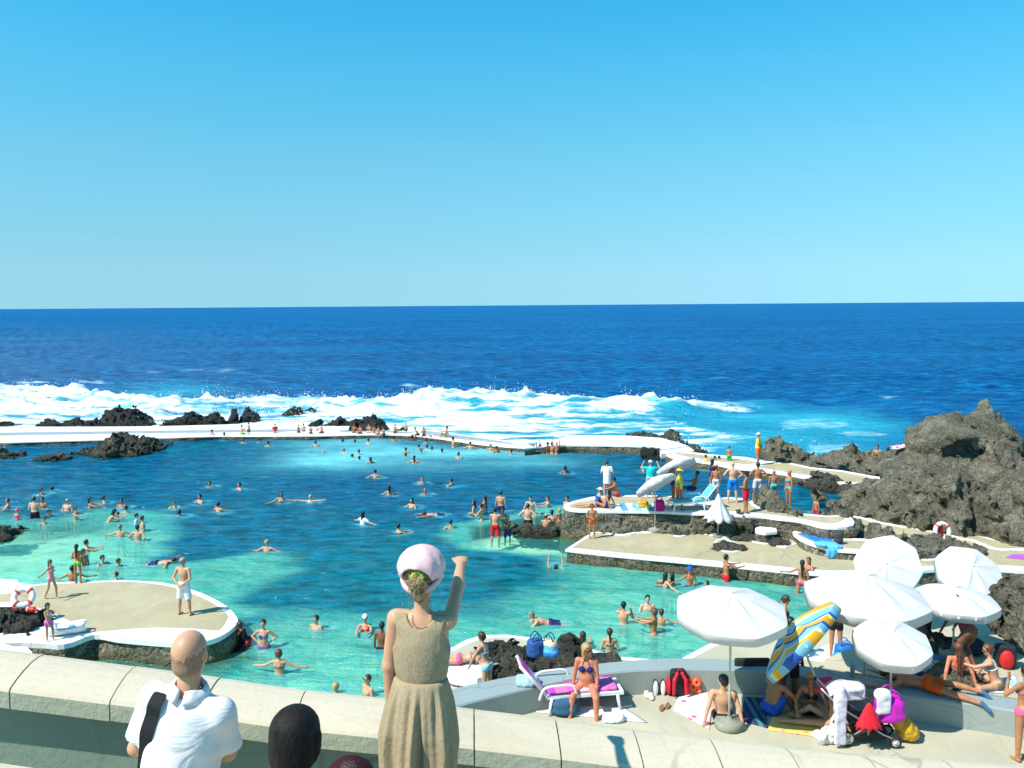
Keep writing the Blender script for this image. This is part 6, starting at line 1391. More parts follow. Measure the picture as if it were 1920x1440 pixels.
def floral():
    m, t, b = newmat('floral towel'); p = pos(t, obj=True)
    v = N(t, 'ShaderNodeTexVoronoi'); v.inputs['Scale'].default_value = 4.2; t.links.new(p, v.inputs['Vector'])
    f = ramp(t, math_(t, 'ADD', v.outputs['Distance'], math_(t, 'MULTIPLY', noise(t, p, 22, 3), .22)), [(.36, 1), (.40, 0)])
    v2 = N(t, 'ShaderNodeTexVoronoi'); v2.inputs['Scale'].default_value = 9; t.links.new(p, v2.inputs['Vector'])
    g = ramp(t, math_(t, 'ADD', v2.outputs['Distance'], math_(t, 'MULTIPLY', noise(t, p, 40, 2), .3)), [(.34, 1), (.37, 0)])
    a = mix(t, math_(t, 'MULTIPLY', g, .8), (.76, .74, .72), (.40, .36, .16)); a = mix(t, f, a, (.72, .12, .22)); t.links.new(a, b.inputs['Base Color']); b.inputs['Roughness'].default_value = .9; return m
def bands(name, cols, ax=0, sc=1.0, off=0.0):
    m, t, b = newmat(name); p = pos(t, obj=True); s_ = N(t, 'ShaderNodeSeparateXYZ'); t.links.new(p, s_.inputs[0])
    x = math_(t, 'FRACT', math_(t, 'ADD', math_(t, 'MULTIPLY', s_.outputs[ax], sc), off+8)); n = len(cols)
    t.links.new(ramp(t, x, [(i/n, c) for i, c in enumerate(cols)], 'CONSTANT'), b.inputs['Base Color']); b.inputs['Roughness'].default_value = .85
    t.links.new(bump(t, noise(t, p, 60, 2), .3, .005), b.inputs['Normal']); return m
BLUE = bands('blue towel', [(.0, .12, .55), (.0, .22, .80), (.01, .16, .65), (.0, .25, .85)], 1, 1.4)
towel([(1497, 1001), (1532, 999), (1575, 1022), (1556, 1028)], .855, BLUE, 'bright blue towel spread on the small white ledge')
o = soft('towel', [('e', (0, 0, .08), (.42, .3, .08)), ('e', (.25, -.2, .02), (.3, .2, .12)), ('e', (.1, -.38, -.14), (.22, .07, .2))], pr_(newmat('navy star towel')[0], (.02, .06, .38), (.10, .42, .75), 10, .45), vox=.02, noisea=.05, loc=G(1548, 1024, .87)); tag(o, 'crumpled blue and navy towel hanging over the edge of the ledge', 'towel')
towel([(1262, 1332), (1276, 1298), (1338, 1298), (1330, 1368)], TZ+.002, floral(), 'white towel with pink flowers beside the seated man', amp=.008)
towel([(1388, 1352), (1396, 1308), (1432, 1310), (1440, 1366)], TZ+.002, bands('dark striped towel', [(.02, .03, .06), (.02, .14, .13), (.05, .02, .03), (.02, .05, .22), (.02, .03, .05), (.03, .20, .28)], 0, 2.2), 'dark towel with thin coloured stripes in the shade', amp=.01)
towel([(1440, 1370), (1448, 1344), (1548, 1350), (1545, 1384)], TZ+.002, pr_(newmat('pink print towel')[0], (.62, .08, .40), (.70, .50, .12), 3.2, .66), 'magenta and yellow printed beach towel under the feet in the shade', amp=.012)
towel([(1005, 1336), (1075, 1326), (1170, 1328), (1215, 1356)], TZ+.002, plain((.70, .70, .69), .9, .1, .04), 'white towel on the ground in front of the lounger', amp=.02)
towel([(1830, 1300), (1832, 1282), (1905, 1268), (1915, 1300)], 2.305, bands('light blue towel', [(.55, .66, .72), (.30, .52, .66), (.62, .70, .72)], 0, 1.5), 'pale blue striped towel under the sitting woman at the right', amp=.012)
towel([(1745, 1236), (1755, 1215), (1790, 1214), (1788, 1238)], 2.305, bands('blue mat', [(.02, .12, .32), (.03, .20, .42), (.02, .09, .28)], 0, 2.0), 'blue beach mat in the shade of the far right umbrella', amp=.01)
towel([(1500, 1235), (1560, 1205), (1612, 1236), (1590, 1252)], 1.01, M_WHITE, 'large white sheet spread on the near deck behind the striped umbrella', amp=.015)
towel([(835, 1253), (845, 1240), (905, 1240), (912, 1250)], 1.252, bands('blue white towel', [(.45, .55, .70), (.66, .70, .74), (.62, .64, .50)], 1, 3), 'pale blue towel under the woman reading', amp=.01)
towel([(1150, 957), (1160, 944), (1250, 945), (1240, 958)], 1.305, bands('towels on deck', [(.55, .62, .70), (.10, .30, .62), (.62, .66, .70), (.20, .50, .70)], 0, .9), 'blue and white towels on the upper deck beside the bags', amp=.02)
towel([(1885, 1046), (1900, 1040), (1960, 1042), (1950, 1052)], .51, plain((.42, .10, .52), .8), 'purple towel on the path at the right edge', amp=.02)
towel([(1290, 950), (1340, 948), (1350, 938), (1300, 936)], 1.305, plain((.62, .65, .70), .9), 'pale towel on the ground under the lounger on the upper deck', amp=.015)
# bags
def bag(loc, sz, m, label, rz=0, handles=True, name='beach_bag', na=.03, cat='bag', group=None, mh=None):
    rt = empty(name, loc, R(rz), label, cat, group); w, d, h = sz
    soft('bag_body', [('b', (0, 0, h*.5), (w*.5, d*.5, h*.48), min(sz)*.42), ('e', (0, 0, h*.28), (w*.56, d*.56, h*.3))], m, rt, vox=max(.008, min(sz)/14), noisea=na, fr=.9/min(sz))
    if handles:
        for s_ in (-1, 1):
            pts_ = [(-w*.25, s_*d*.25, h*.88), (-w*.22, s_*d*.3, h*1.15), (0, s_*d*.3, h*1.32), (w*.22, s_*d*.3, h*1.15), (w*.25, s_*d*.25, h*.88)]
            MB().tube(catmull(pts_, 4, False), .012, 6).build('handle', mh or m, rt, True)
    return rt
def gl(x, y, z): return G(x, y, z)
bag(gl(1206, 953, 1.3), (.42, .22, .34), plain((.55, .32, .05), .6), 'ochre handbag on the edge of the upper deck')
bag(gl(1216, 955, 1.3), (.22, .15, .2), plain((.30, .62, .05), .6), 'small lime green bag beside the ochre handbag', handles=False)
bag(gl(1236, 958, 1.3), (.44, .25, .48), plain((.42, .01, .20), .6), 'magenta beach bag standing on the edge of the upper deck')
bag(gl(1197, 952, 1.3), (.10, .10, .26), plain((.20, .55, .75), .2), 'light blue water bottle beside the ochre handbag', handles=False, name='bottle', cat='bottle', na=.004)
bag(gl(1186, 952, 1.3), (.10, .10, .22), plain((.42, .66, .78), .2), 'pale water bottle left of the light blue one', handles=False, name='bottle', cat='bottle', na=.004)
bag(gl(1572, 1020, .86), (.30, .22, .46), plain((.04, .05, .055), .7), 'dark grey backpack leaning against the brown boulder', handles=False, name='backpack', cat='backpack')
bag(gl(1005, 1232, 1.75), (.42, .28, .44), plain((.02, .08, .26), .6), 'dark blue beach bag perched on the near boulders', rz=20, mh=plain((.02, .05, .2)), na=.07)
bag(gl(1030, 1232, 1.75), (.40, .24, .42), bands('blue sand bag', [(.02, .22, .68), (.12, .45, .75), (.60, .52, .34)], 2, 2.2), 'blue and sand coloured beach bag leaning on the near boulders', rz=-25, mh=plain((.02, .03, .12)))
bag(gl(1060, 1340, TZ+.0), (.50, .30, .36), plain((.03, .10, .17), .85), 'slate blue canvas bag in front of the blonde woman', handles=False, na=.035)
for i, (x, y, lb) in enumerate([(988, 1290, 'light blue plastic bag on the grey wall behind the lounger')]):
    bag(gl(x, 1283, WZ), (.42, .28, .16), plain((.40, .62, .72), .3, .4, .05, trans=.2), lb, handles=False, na=.05, name='plastic_bag')
bag(gl(1150, 1352, TZ), (.40, .22, .14), pr_(newmat('sky print')[0], (.14, .35, .68), (.68, .72, .76), 5, .45), 'blue and white printed beach bag lying on the white towel', handles=False, na=.03)
# red rucksack
rt = empty('backpack', gl(1271, 1303, TZ), R(4), 'red and black rucksack standing against the curved wall', 'backpack')
soft('back_panel', [('b', (0, 0, .27), (.15, .10, .26), .05), ('e', (0, .02, .2), (.2, .14, .2))], M_BLK, rt, vox=.012, noisea=.01)
for s_ in (-1, 1):
    soft('shoulder_strap', [('c', (s_*.05, -.13, .50), (s_*.115, -.165, .38), .034, .036), ('c', (s_*.115, -.165, .38), (s_*.125, -.16, .10), .036, .03)], plain((.62, .015, .04), .6), rt, vox=.01)
soft('side_pocket', [('e', (-.19, 0, .2), (.05, .11, .19)), ('e', (.19, 0, .2), (.05, .11, .19))], plain((.55, .015, .04), .6), rt, vox=.012)
MB().tube(catmull([(-.04, -.1, .53), (0, -.1, .60), (.04, -.1, .53)], 4, False), .01, 6).build('carry_handle', plain((.62, .015, .04), .6), rt, True)
# orange inflated armbands heap, shoes, sandals
rt = empty('swim_float', gl(1300, 1302, TZ), 0, 'pile of bright orange inflatable swim armbands beside the rucksack', 'float')
for (x, z, y) in ((-.08, .09, 0), (.08, .09, .02), (-.07, .26, .02), (.07, .25, 0)):
    MB().torus((x, y, z), .055, .042, Matrix.Rotation(R(80), 3, 'X'), 18, 8).build('armband', plain((.85, .16, .05), .35, .5, trans=.15), rt, True)
for i, x in enumerate((1229, 1243)):
    rt = empty('trainer', gl(x, 1303, TZ), 0, ['left', 'right'][i]+' black and white trainer propped upright against the curved wall', 'shoe', 'pair of trainers')
    soft('upper', [('e', (0, .02, .08), (.05, .06, .08)), ('e', (0, .03, .22), (.045, .045, .10))], M_BLK, rt, vox=.01); soft('sole', [('e', (0, -.03, .15), (.05, .022, .16))], M_WHITE, rt, vox=.008)
for i, (x, y) in enumerate(((1213, 1306), (1221, 1310))):
    o = soft('sandal', [('e', (0, 0, .03), (.06, .12, .02)), ('e', (0, .04, .07), (.055, .04, .04))], plain((.68, .60, .55), .6), vox=.01, loc=gl(x, y, TZ)); tag(o, ['left', 'right'][i]+' pale slip on sandal by the curved wall', 'shoe', 'pale sandals')
for i, (x, y) in enumerate(((1241, 1330), (1252, 1326))):
    o = soft('sandal', [('e', (0, 0, .02), (.05, .12, .02)), ('c', (-.05, .03, .03), (.0, .05, .07), .012, .012), ('c', (.05, .03, .03), (0, .05, .07), .012, .012)], plain((.22, .12, .06), .6), vox=.009, loc=gl(x, y, TZ)); o.rotation_euler.z = R(-20); tag(o, ['left', 'right'][i]+' brown strappy sandal lying on the terrace beside the flowered towel', 'shoe', 'brown sandals')
# dark bag / mat leaning on wall in the shade
o = soft('folded_lounger', [('b', (0, 0, .33), (.36, .05, .33), .04)], plain((.018, .022, .024), .7), vox=.02, loc=gl(1412, 1296, TZ)); o.rotation_euler = (R(-10), 0, 0); tag(o, 'dark folded beach mat leaning on the curved wall in the shade', 'mat')
# loungers
def tube_c(pts_, r, n=8): return MB().tube(catmull(pts_, 4, False), r, n)
def lounger(loc, rz, label, mt, cloth, back=55, group='loungers'):
    """seat along +x, head end at -x"""
    rt = empty('sun_lounger', loc, R(rz), label, 'sun lounger', group); z = .36; w = .30
    fr = MB()
    for s_ in (-1, 1): fr.box((.35, s_*w, z), (.75, .028, .03))
    for x in (-.38, -.05, .28, .62, 1.08): fr.box((x, 0, z+.004), (.028, w-.03, .022))
    fr.build('frame', mt, rt)
    for x in (-.30, .98):
        for s_ in (-1, 1): MB().tube([(x, s_*w, z-.02), (x+(.06 if x > 0 else -.06), s_*(w+.02), 0)], [.035, .026], 8).build('leg', mt, rt, True)
    a = R(back); bx, bz = -math.cos(a), math.sin(a); bk = MB()
    for s_ in (-1, 1): bk.tube([(-.40, s_*(w-.05), z+.03), (-.40+bx*.78, s_*(w-.05), z+.03+bz*.78)], .028, 8)
    for f in (.12, .4, .68, .97): bk.tube([(-.40+bx*.78*f, -(w-.05), z+.03+bz*.78*f), (-.40+bx*.78*f, w-.05, z+.03+bz*.78*f)], .02, 8)
    bk.build('backrest_frame', mt, rt, True)
    Mx = Matrix.Rotation(-a, 3, 'Y')
    sl_ = MB(); sl_.box((-.40+bx*.40+.02*bz, 0, z+.05+bz*.40), (.34, w-.08, .012), Matrix.Rotation(a, 3, 'Y')); sl_.build('backrest_cloth', cloth, rt)
    for s_ in (-1, 1): tube_c([(-.55, s_*(w+.04), z-.02), (-.45, s_*(w+.05), z+.2), (-.2, s_*(w+.05), z+.24), (.1, s_*(w+.05), z+.22), (.18, s_*(w+.04), z-.02)], .026).build('armrest', mt, rt, True)
    soft('cushion', [('b', (.32, 0, z+.06), (.68, w-.03, .035), .03)], cloth, rt, vox=.02, noisea=.03, fr=5)
    return rt
PKM = bands('pink magenta towel', [(.72, .10, .42), (.70, .45, .60), (.45, .05, .45), (.75, .15, .40)], 0, 1.1)
lounger(G(1058, 1326, TZ), 8, 'white plastic lounger draped with a pink towel under the blonde woman', M_WHITE, PKM, 50)
lounger(G(1300, 955, 1.3), 195, 'white framed lounger with the dark man on the upper deck', M_WHITE, plain((.10, .45, .50), .7), 48)
# life rings
def ring(loc, rz, label, tilt=80, stand_=False, Rm=.30):
    rt = empty('life_ring', loc, R(rz), label, 'life ring', 'life rings'); Mx = Matrix.Rotation(R(tilt), 3, 'X')
    MB().torus((0, 0, Rm+.08), Rm, .085, Mx, 40, 12).build('ring', plain((.78, .77, .75), .5), rt, True)
    for k in range(4):
        a = math.pi/4+k*math.pi/2; c = Mx@Vector((Rm*math.cos(a), Rm*math.sin(a), 0)); b2 = MB()
        b2.torus((c.x, c.y, c.z+Rm+.08), .089, .012, Mx@Matrix.Rotation(a, 3, 'Z')@Matrix.Rotation(R(90), 3, 'X'), 18, 6, sx=3.2); b2.build('band', plain((.70, .08, .04), .5), rt, True)
    return rt
rr_ = ring(G(1766, 1014, .5), 10, 'white life ring on a red stand against the lava slope'); mb = MB(); mb.box((0, .16, .35), (.16, .05, .34), None, .8); mb.box((0, .14, .04), (.24, .14, .04)); mb.box((0, .13, .42), (.05, .06, .12)); mb.build('stand', plain((.60, .04, .03), .5), rr_)
rr_ = ring(G(45, 1140, 1.1), 20, 'white life ring propped up on the lava rock at the left', 55, Rm=.24)
rt = empty('rescue_float', G(48, 1148, 1.0), R(-12), 'red torpedo rescue float lying below the left life ring', 'float')
soft('float_body', [('c', (-.28, 0, .12), (.28, 0, .10), .085, .085), ('c', (-.40, 0, .11), (.40, 0, .09), .04, .04)], plain((.72, .03, .02), .4), rt, vox=.014)
for x in (-.1, .12): MB().torus((x, 0, .11), .088, .01, Matrix.Rotation(R(90), 3, 'Y'), 16, 6, sx=2.5).build('strap', M_WHITE, rt, True)
# red cloth on the rocks
o = soft('towel', [('e', (0, 0, 0), (.55, .3, .07)), ('e', (.3, .1, .05), (.3, .2, .07)), ('e', (-.3, -.1, -.06), (.3, .2, .06))], pr_(newmat('red white towel')[0], (.72, .02, .06), (.75, .45, .45), 3, .75), vox=.03, noisea=.08, fr=5, loc=at(1690, 838, G(1690, 898, .3).y+1.0)); tag(o, 'red towel drying on top of the lava rocks', 'towel')
# small boat on the round terrace
rt = empty('small_boat', G(126, 1188, .66), R(20), 'small white and blue boat hull beside the stepping girl on the round terrace', 'boat')
V = []; F = []; nx = 16; sec = [(-1, .30), (-.92, .12), (-.5, .0), (0, -.02), (.5, .0), (.92, .12), (1, .30), (.9, .30), (.8, .14), (0, .07), (-.8, .14), (-.9, .30)]
for i in range(nx+1):
    x = -.85+1.7*i/nx; w = .34*math.sqrt(max(.0, 1-(abs(x)/.9)**2.6))+.02
    for (u, z) in sec: V.append((x, u*w, .04+z*(1+.25*(x/.85)**2)))
K = len(sec)
for i in range(nx):
    for k in range(K): F.append((i*K+k, i*K+(k+1) % K, (i+1)*K+(k+1) % K, (i+1)*K+k))
F += [tuple(range(K)), tuple(nx*K+k for k in range(K-1, -1, -1))]; o = mesh('hull', V, F, M_WHITE, rt, True); fixup(o)
st = MB(); st.tube(catmull([(-.86, 0, .36), (-.6, .27, .34), (0, .345, .31), (.6, .27, .34), (.86, 0, .36), (.6, -.27, .34), (0, -.345, .31), (-.6, -.27, .34)], 4, True)+[(-.86, 0, .36)], .022, 6); st.build('gunwale', plain((.08, .30, .60), .4), rt, True)
MB().box((.15, 0, .22), (.10, .30, .012)).build('thwart', plain((.10, .35, .62), .5), rt); rt.scale = (.58, .75, .75)
# things by the wall and on the near deck at right
o = soft('water_bottle', [('c', (0, 0, .04), (0, 0, .24), .045, .045), ('c', (0, 0, .25), (0, 0, .32), .03, .015)], plain((.35, .50, .62), .15, .5, trans=.3), vox=.008, loc=gl(1598, 1268, WZ)); tag(o, 'clear plastic water bottle standing on the curved wall', 'bottle')
bag(gl(1583, 1232, 1.4), (.45, .32, .34), plain((.02, .14, .42), .5), 'royal blue beach bag on the near deck behind the umbrella pole', handles=True)
rt = empty('basin', gl(1585, 1244, 1.4), 0, 'turquoise plastic basin beside the royal blue bag', 'basin'); MB().lathe([(.16, 0), (.27, .16), (.29, .165), (.25, .15), (.15, .02), (.0, .02)], n=28).build('bowl', plain((.01, .50, .75), .35, .5), rt, True)
bag(gl(1552, 1300, TZ+.55), (.36, .28, .30), plain((.75, .03, .18), .4, trans=.1), 'crumpled pink plastic bag hanging on the pushchair handle', handles=False, na=.06)
bag(gl(1720, 1262, 2.3), (.6, .36, .25), pr_(newmat('beach print')[0], (.35, .66, .66), (.72, .66, .66), 4, .5), 'printed towel heap behind the man in orange shorts', handles=False, na=.06, name='towel_heap', cat='towel')
bag(gl(1706, 1285, 2.3), (.7, .3, .26), plain((.02, .025, .07), .8), 'dark navy bag behind the man in orange shorts', handles=False, na=.05)
bag(gl(1722, 1206, 2.3), (.5, .4, .7), plain((.018, .016, .02), .8), 'tall black bag in the shade behind the far right umbrella', handles=False, na=.06)
bag(gl(1822, 1226, 2.3), (.5, .36, .34), plain((.02, .03, .05), .8), 'black sports bag in the shade left of the sitting woman', handles=False, na=.05)
rt = empty('backpack', gl(1885, 1252, 2.3), R(-15), 'red and black backpack resting against the big boulder', 'backpack')
soft('front_pocket', [('e', (0, -.09, .2), (.14, .08, .2))], plain((.55, .02, .02), .6), rt, vox=.014); soft('bag_body', [('b', (0, .05, .24), (.2, .11, .24), .07)], M_BLK, rt, vox=.016)
o = soft('yellow_cup', [('c', (0, 0, .03), (0, 0, .13), .075, .09)], plain((.65, .55, .06), .4), vox=.012, loc=gl(1606, 1296, TZ+.42)); tag(o, 'yellow bucket on the wall behind the pushchair', 'bucket')
# pushchair
P_ = empty('pushchair', gl(1625, 1388, TZ), R(-8), 'silver framed pushchair hung with towels and bags on the sun terrace', 'pushchair')
def wheel(c, r, par_):
    w = MB().torus(c, r-.018, .02, Matrix.Rotation(R(90), 3, 'X'), 28, 8).build('wheel', M_RUB, par_, True)
    rm = MB(); rm.torus((0, 0, 0), r-.045, .012, Matrix.Rotation(R(90), 3, 'X'), 24, 6)
    for k in range(6): a = k*math.pi/3; rm.tube([(0, 0, 0), ((r-.045)*math.cos(a), 0, (r-.045)*math.sin(a))], .013, 6)
    rm.tube([(0, -.025, 0), (0, .025, 0)], .028, 10); o_ = rm.build('rim', plain((.62, .62, .60), .4, metal=.3), w, True); o_.location = Vector(c)
for s_ in (-1, 1):
    wheel((-.40, s_*.26, .14), .14, P_); wheel((.42, s_*.24, .10), .10, P_)
    MB().tube([(-.86, s_*.23, 1.02), (-.55, s_*.25, .72), (.20, s_*.25, .25), (.42, s_*.24, .16)], .016, 8).build('push_bar', M_STEEL, P_, True)
    MB().tube([(-.40, s_*.26, .14), (.0, s_*.25, .42), (.12, s_*.25, .62), (.0, s_*.25, .70)], .014, 8).build('strut', M_STEEL, P_, True)
MB().tube([(-.40, -.26, .14), (-.40, .26, .14)], .012, 8).build('axle', M_STEEL, P_, True); MB().tube([(-.86, -.23, 1.02), (-.90, 0, 1.05), (-.86, .23, 1.02)], .02, 8).build('handlebar', M_RUB, P_, True)
soft('seat', [('b', (-.15, 0, .42), (.22, .2, .04), .03), ('b', (-.38, 0, .66), (.05, .2, .26), .03, np.array([[.9, 0, .43], [0, 1, 0], [-.43, 0, .9]]))], M_BLK, P_, vox=.018)
soft('basket', [('b', (.02, 0, .20), (.30, .2, .08), .05)], M_BLK, P_, vox=.018, noisea=.02)
V = []; F = []
for i in range(9):
    a = R(10+i*17)
    for j in range(9):
        u = j/8; V.append((-.42+.34*math.cos(a)*1.0, (-.24+.48*u), .72+.34*math.sin(a)*(.85+.15*math.sin(math.pi*u))))
for i in range(8):
    for j in range(8): F.append((i*9+j, (i+1)*9+j, (i+1)*9+j+1, i*9+j+1))
K = len(V); V += [(x*1.0, y, z-.012) for x, y, z in V]; F += [tuple(K+i for i in f[::-1]) for f in F]
mesh('hood', V, F, plain((.50, .48, .54), .8), P_, True)
def hang(loc, sz, m, label, name='towel', cat='towel', na=.05): 
    w, d, h = sz; o = soft(name, [('e', (0, 0, 0), (w, d, h*.35)), ('b', (0, -d*.6, -h*.4), (w*.85, .03, h*.5), .03), ('e', (w*.3, 0, -h*.5), (w*.5, d*.6, h*.4))], m, vox=.014, noisea=na*.8, fr=3.2, loc=loc); return tag(o, label, cat)
pc = gl(1625, 1388, TZ)
hang(pc+Vector((-.58, -.22, .84)), (.12, .10, .85), plain((.62, .58, .66), .85), 'long white towel hanging from the pushchair handle')
hang(pc+Vector((-.30, -.05, 1.02)), (.22, .18, .22), plain((.60, .56, .62), .85), 'pale cloth thrown over the pushchair hood')
rt = empty('folded_sunshade', pc+Vector((-.14, -.38, .42)), 0, 'bright red pleated sunshade folded on the front of the pushchair', 'sunshade')
V = []; F = []; n_ = 64
for i in range(9):
    f = i/8
    for k in range(n_):
        a = 2*math.pi*k/n_; r_ = (.015+.21*f**.8)*(1+.10*f*math.cos(11*a)); V.append((r_*math.cos(a), r_*.55*math.sin(a), .46-.44*f-.03*f*math.cos(11*a)))
for i in range(8):
    for k in range(n_): F.append((i*n_+k, i*n_+(k+1) % n_, (i+1)*n_+(k+1) % n_, (i+1)*n_+k))
F.append(tuple(8*n_+k for k in range(n_))); F.append(tuple(range(n_-1, -1, -1))); o = mesh('cloth', V, F, plain((.75, .015, .03), .6), rt, True); fixup(o)
MB().tube([(0, 0, -.12), (0, 0, .1)], .012, 6).build('shaft', M_STEEL, rt, True)
bag(pc+Vector((.33, -.12, .40)), (.52, .34, .48), plain((.58, .015, .46), .4, .4), 'large magenta bag hung on the pushchair', handles=True, na=.05)
hang(pc+Vector((.16, -.22, .94)), (.15, .12, .34), plain((.70, .68, .72), .85), 'white towel lying over the magenta bag')
o = soft('bag', [('e', (0, 0, .18), (.15, .16, .2)), ('c', (-.16, .05, .34), (.10, 0, .10), .13, .15)], plain((.62, .36, .02), .5), vox=.016, noisea=.03, loc=pc+Vector((.66, -.05, .06))); tag(o, 'mustard yellow bag slung low behind the pushchair', 'bag')
o = soft('plastic_bag', [('e', (0, 0, .14), (.18, .14, .15)), ('e', (-.16, -.05, .09), (.12, .1, .10)), ('e', (.1, 0, .24), (.1, .1, .1))], plain((.68, .68, .66), .4, trans=.15), vox=.014, noisea=.06, fr=9, loc=pc+Vector((-.68, -.05, 0))); tag(o, 'white plastic bags heaped by the left wheel of the pushchair', 'plastic bag')
o = soft('toy_heap', [('e', (0, 0, .08), (.16, .12, .09)), ('e', (-.2, .03, .06), (.12, .1, .07))], pr_(newmat('bright toys')[0], (.70, .35, .10), (.66, .66, .55), 8, .5), vox=.014, noisea=.04, fr=9, loc=gl(1556, 1384, TZ)); tag(o, 'small bright toys and cloths on the ground left of the pushchair', 'toys')
# ================================================================ people in the foreground
GF = 'onlookers at the parapet'
def place_top(x, yt, Y, floor=None):
    p = at(x, yt, Y); return p
# bald man
Yb = 3.8; tp_ = place_top(357, 1186, Yb); FL = 6.57
hman = (tp_.z-FL)
BM = person((tp_.x-.11, Yb, FL), R(-8), hman*1.005, 'bald man in a white short sleeved shirt with a black strap, seen from behind', arms=[((.40, .0, -1), (-.75, .9, .12)), ((-.14, .42, -1), (-.75, .8, .1))], legs='wide', yaw=2, T=(.18, .04, 1), Hd=(.02, .04, 1), slim=.88,
            skin='light', hair='none', hs='bald', wear=[('shorts', (.10, .10, .12), .9)], fat=.30, vox=.0085, group=GF)
def on_back(I, u, w, off=.02, front=False):
    """point on the body's back at lateral u, height w (in body units)"""
    s = I['s']; fd = I['full']; sg = 1 if not front else -1
    for v in np.arange(-.30, .2, .004):
        p = I['W'](u, v*sg, w); ix = np.round((p-fd.lo)/fd.v).astype(int)
        if (ix < 0).any() or (ix >= fd.n).any(): continue
        if fd.D[tuple(ix)] < 0: return p-I['F']*off*sg
    return I['W'](u, -.12*sg, w)
M_SHIRT = newmat('white polo shirt')[0]; t = M_SHIRT.node_tree; b = t.nodes['Principled BSDF']; p = pos(t, obj=True)
b.inputs['Base Color'].default_value = (.70, .685, .67, 1); b.inputs['Roughness'].default_value = .9; b.inputs['Specular IOR Level'].default_value = .1
h1 = noise(t, pos(t, (1.6, 1.6, 3.2), obj=True), 3.0, 3, .5, 1.6); h2 = noise(t, p, 170, 2)
t.links.new(bump(t, h1, .45, .03, bump(t, h2, .15, .002)), b.inputs['Normal'])
def polo(I, m):
    s = I['s']; W_ = I['W']; B = np.array([I['Rx'], I['F'], I['T']]); f0 = I['full']
    c_ = Fld.__new__(Fld); c_.__dict__.update(f0.__dict__); c_.D = np.full(f0.D.shape, 5., dtype=np.float32)
    c_.ell(W_(0, 0, .30), (.190*s, .138*s, .24*s), B, 0); c_.ell(W_(0, .01, .10), (.182*s, .150*s, .26*s), B, .06*s); c_.ell(W_(0, 0, -.06), (.190*s, .148*s, .16*s), B, .06*s)
    c_.cap(W_(-.155, -.005, .443), W_(.155, -.005, .443), .070*s, .070*s, .05*s)
    for i in (0, 1):
        sh_, el, wr, u, f = I['J']['a%d' % i]; c_.cap(sh_, sh_+(el-sh_)*1.0, .060*s, .074*s, .035*s, cut=.80)
    P = c_.pts(); w_ = ((P)@I['T'])/s; nb = I['nb']
    # folds: sagging creases across the back, fanning from the right shoulder
    Q = np.stack([P@I['Rx']/s, P@I['F']/s, w_], -1)
    cr = .0045*np.sin(w_*44+Q[..., 0]*22+4*fbm(Q*3.0, 2))*np.exp(-((w_-.24)/.13)**2)*np.clip((Q[..., 0]+.12)/.1, 0, 1)+.006*fbm(Q*5, 2)
    ncut = (P-(nb+I['T']*.035*s)); dn_ = np.linalg.norm(ncut*np.array((1, 1, .9)), axis=-1)
    c_.D = np.maximum.reduce([c_.D+cr*s, (-.17-w_)*s, .066*s-dn_]).astype(np.float32)
    v_, f_ = c_.mesh(); o = mesh('shirt', v_+I['o'], f_, m, I['root'])
    # collar
    V = []; F = []; n = 40
    for k in range(n+1):
        a = -math.pi*1.5+math.pi*2*.94*(k/n)+.18+math.pi; ca, sa = math.cos(a), math.sin(a)
        for rr_, z in ((.061, .012), (.064, .048), (.070, .050), (.092, .012), (.097, -.006), (.090, -.008)):
            q = nb+I['o']+(I['Rx']*ca*rr_+I['F']*sa*rr_*.95+I['T']*(z+.004*math.sin(5*a)+.006*sa))*s*1.06; V.append(q)
    for k in range(n):
        for j in range(6): F.append((k*6+j, k*6+(j+1) % 6, (k+1)*6+(j+1) % 6, (k+1)*6+j))
    F += [tuple(range(6)), tuple(n*6+j for j in range(5, -1, -1))]
    c2 = mesh('collar', V, F, m, o, True); fixup(c2); return o
PO = polo(BM, M_SHIRT)
def ribbon(I, path, w, m, name, off=.055, th=.006):
    P = [on_back(I, u, z, off)+I['o'] for u, z in path]; P = [Vector(p) for p in P]
    if I is BM:
        top = P[0]; P = [top+Vector(I['F']*.11+I['T']*(-.01)), top+Vector(I['F']*.05+I['T']*.035)]+P
    P = catmull(P, 5, False); V = []; F = []; L = len(P)
    for i, p in enumerate(P):
        d = (P[min(i+1, L-1)]-P[max(i-1, 0)]).normalized(); nn_ = -Vector(I['F']); sd = d.cross(nn_).normalized(); nn_ = sd.cross(d).normalized()
        for a, b2 in ((-1, 0), (-1, 1), (1, 1), (1, 0)): V.append(p+sd*w*.5*a+nn_*th*b2)
    for i in range(L-1):
        for k in range(4): F.append((i*4+k, i*4+(k+1) % 4, (i+1)*4+(k+1) % 4, (i+1)*4+k))
    F += [(0, 1, 2, 3), tuple((L-1)*4+k for k in (3, 2, 1, 0))]; o = mesh(name, V, F, m, I['root'], False); fixup(o); return o
M_STRAP = plain((.018, .018, .02), .75, .25, .1, 60, .5, name='webbing')
ribbon(BM, [(-.105, .475), (-.11, .42), (-.118, .34), (-.125, .24), (-.13, .12), (-.135, 0), (-.14, -.12)], .062, M_STRAP, 'bag_strap')
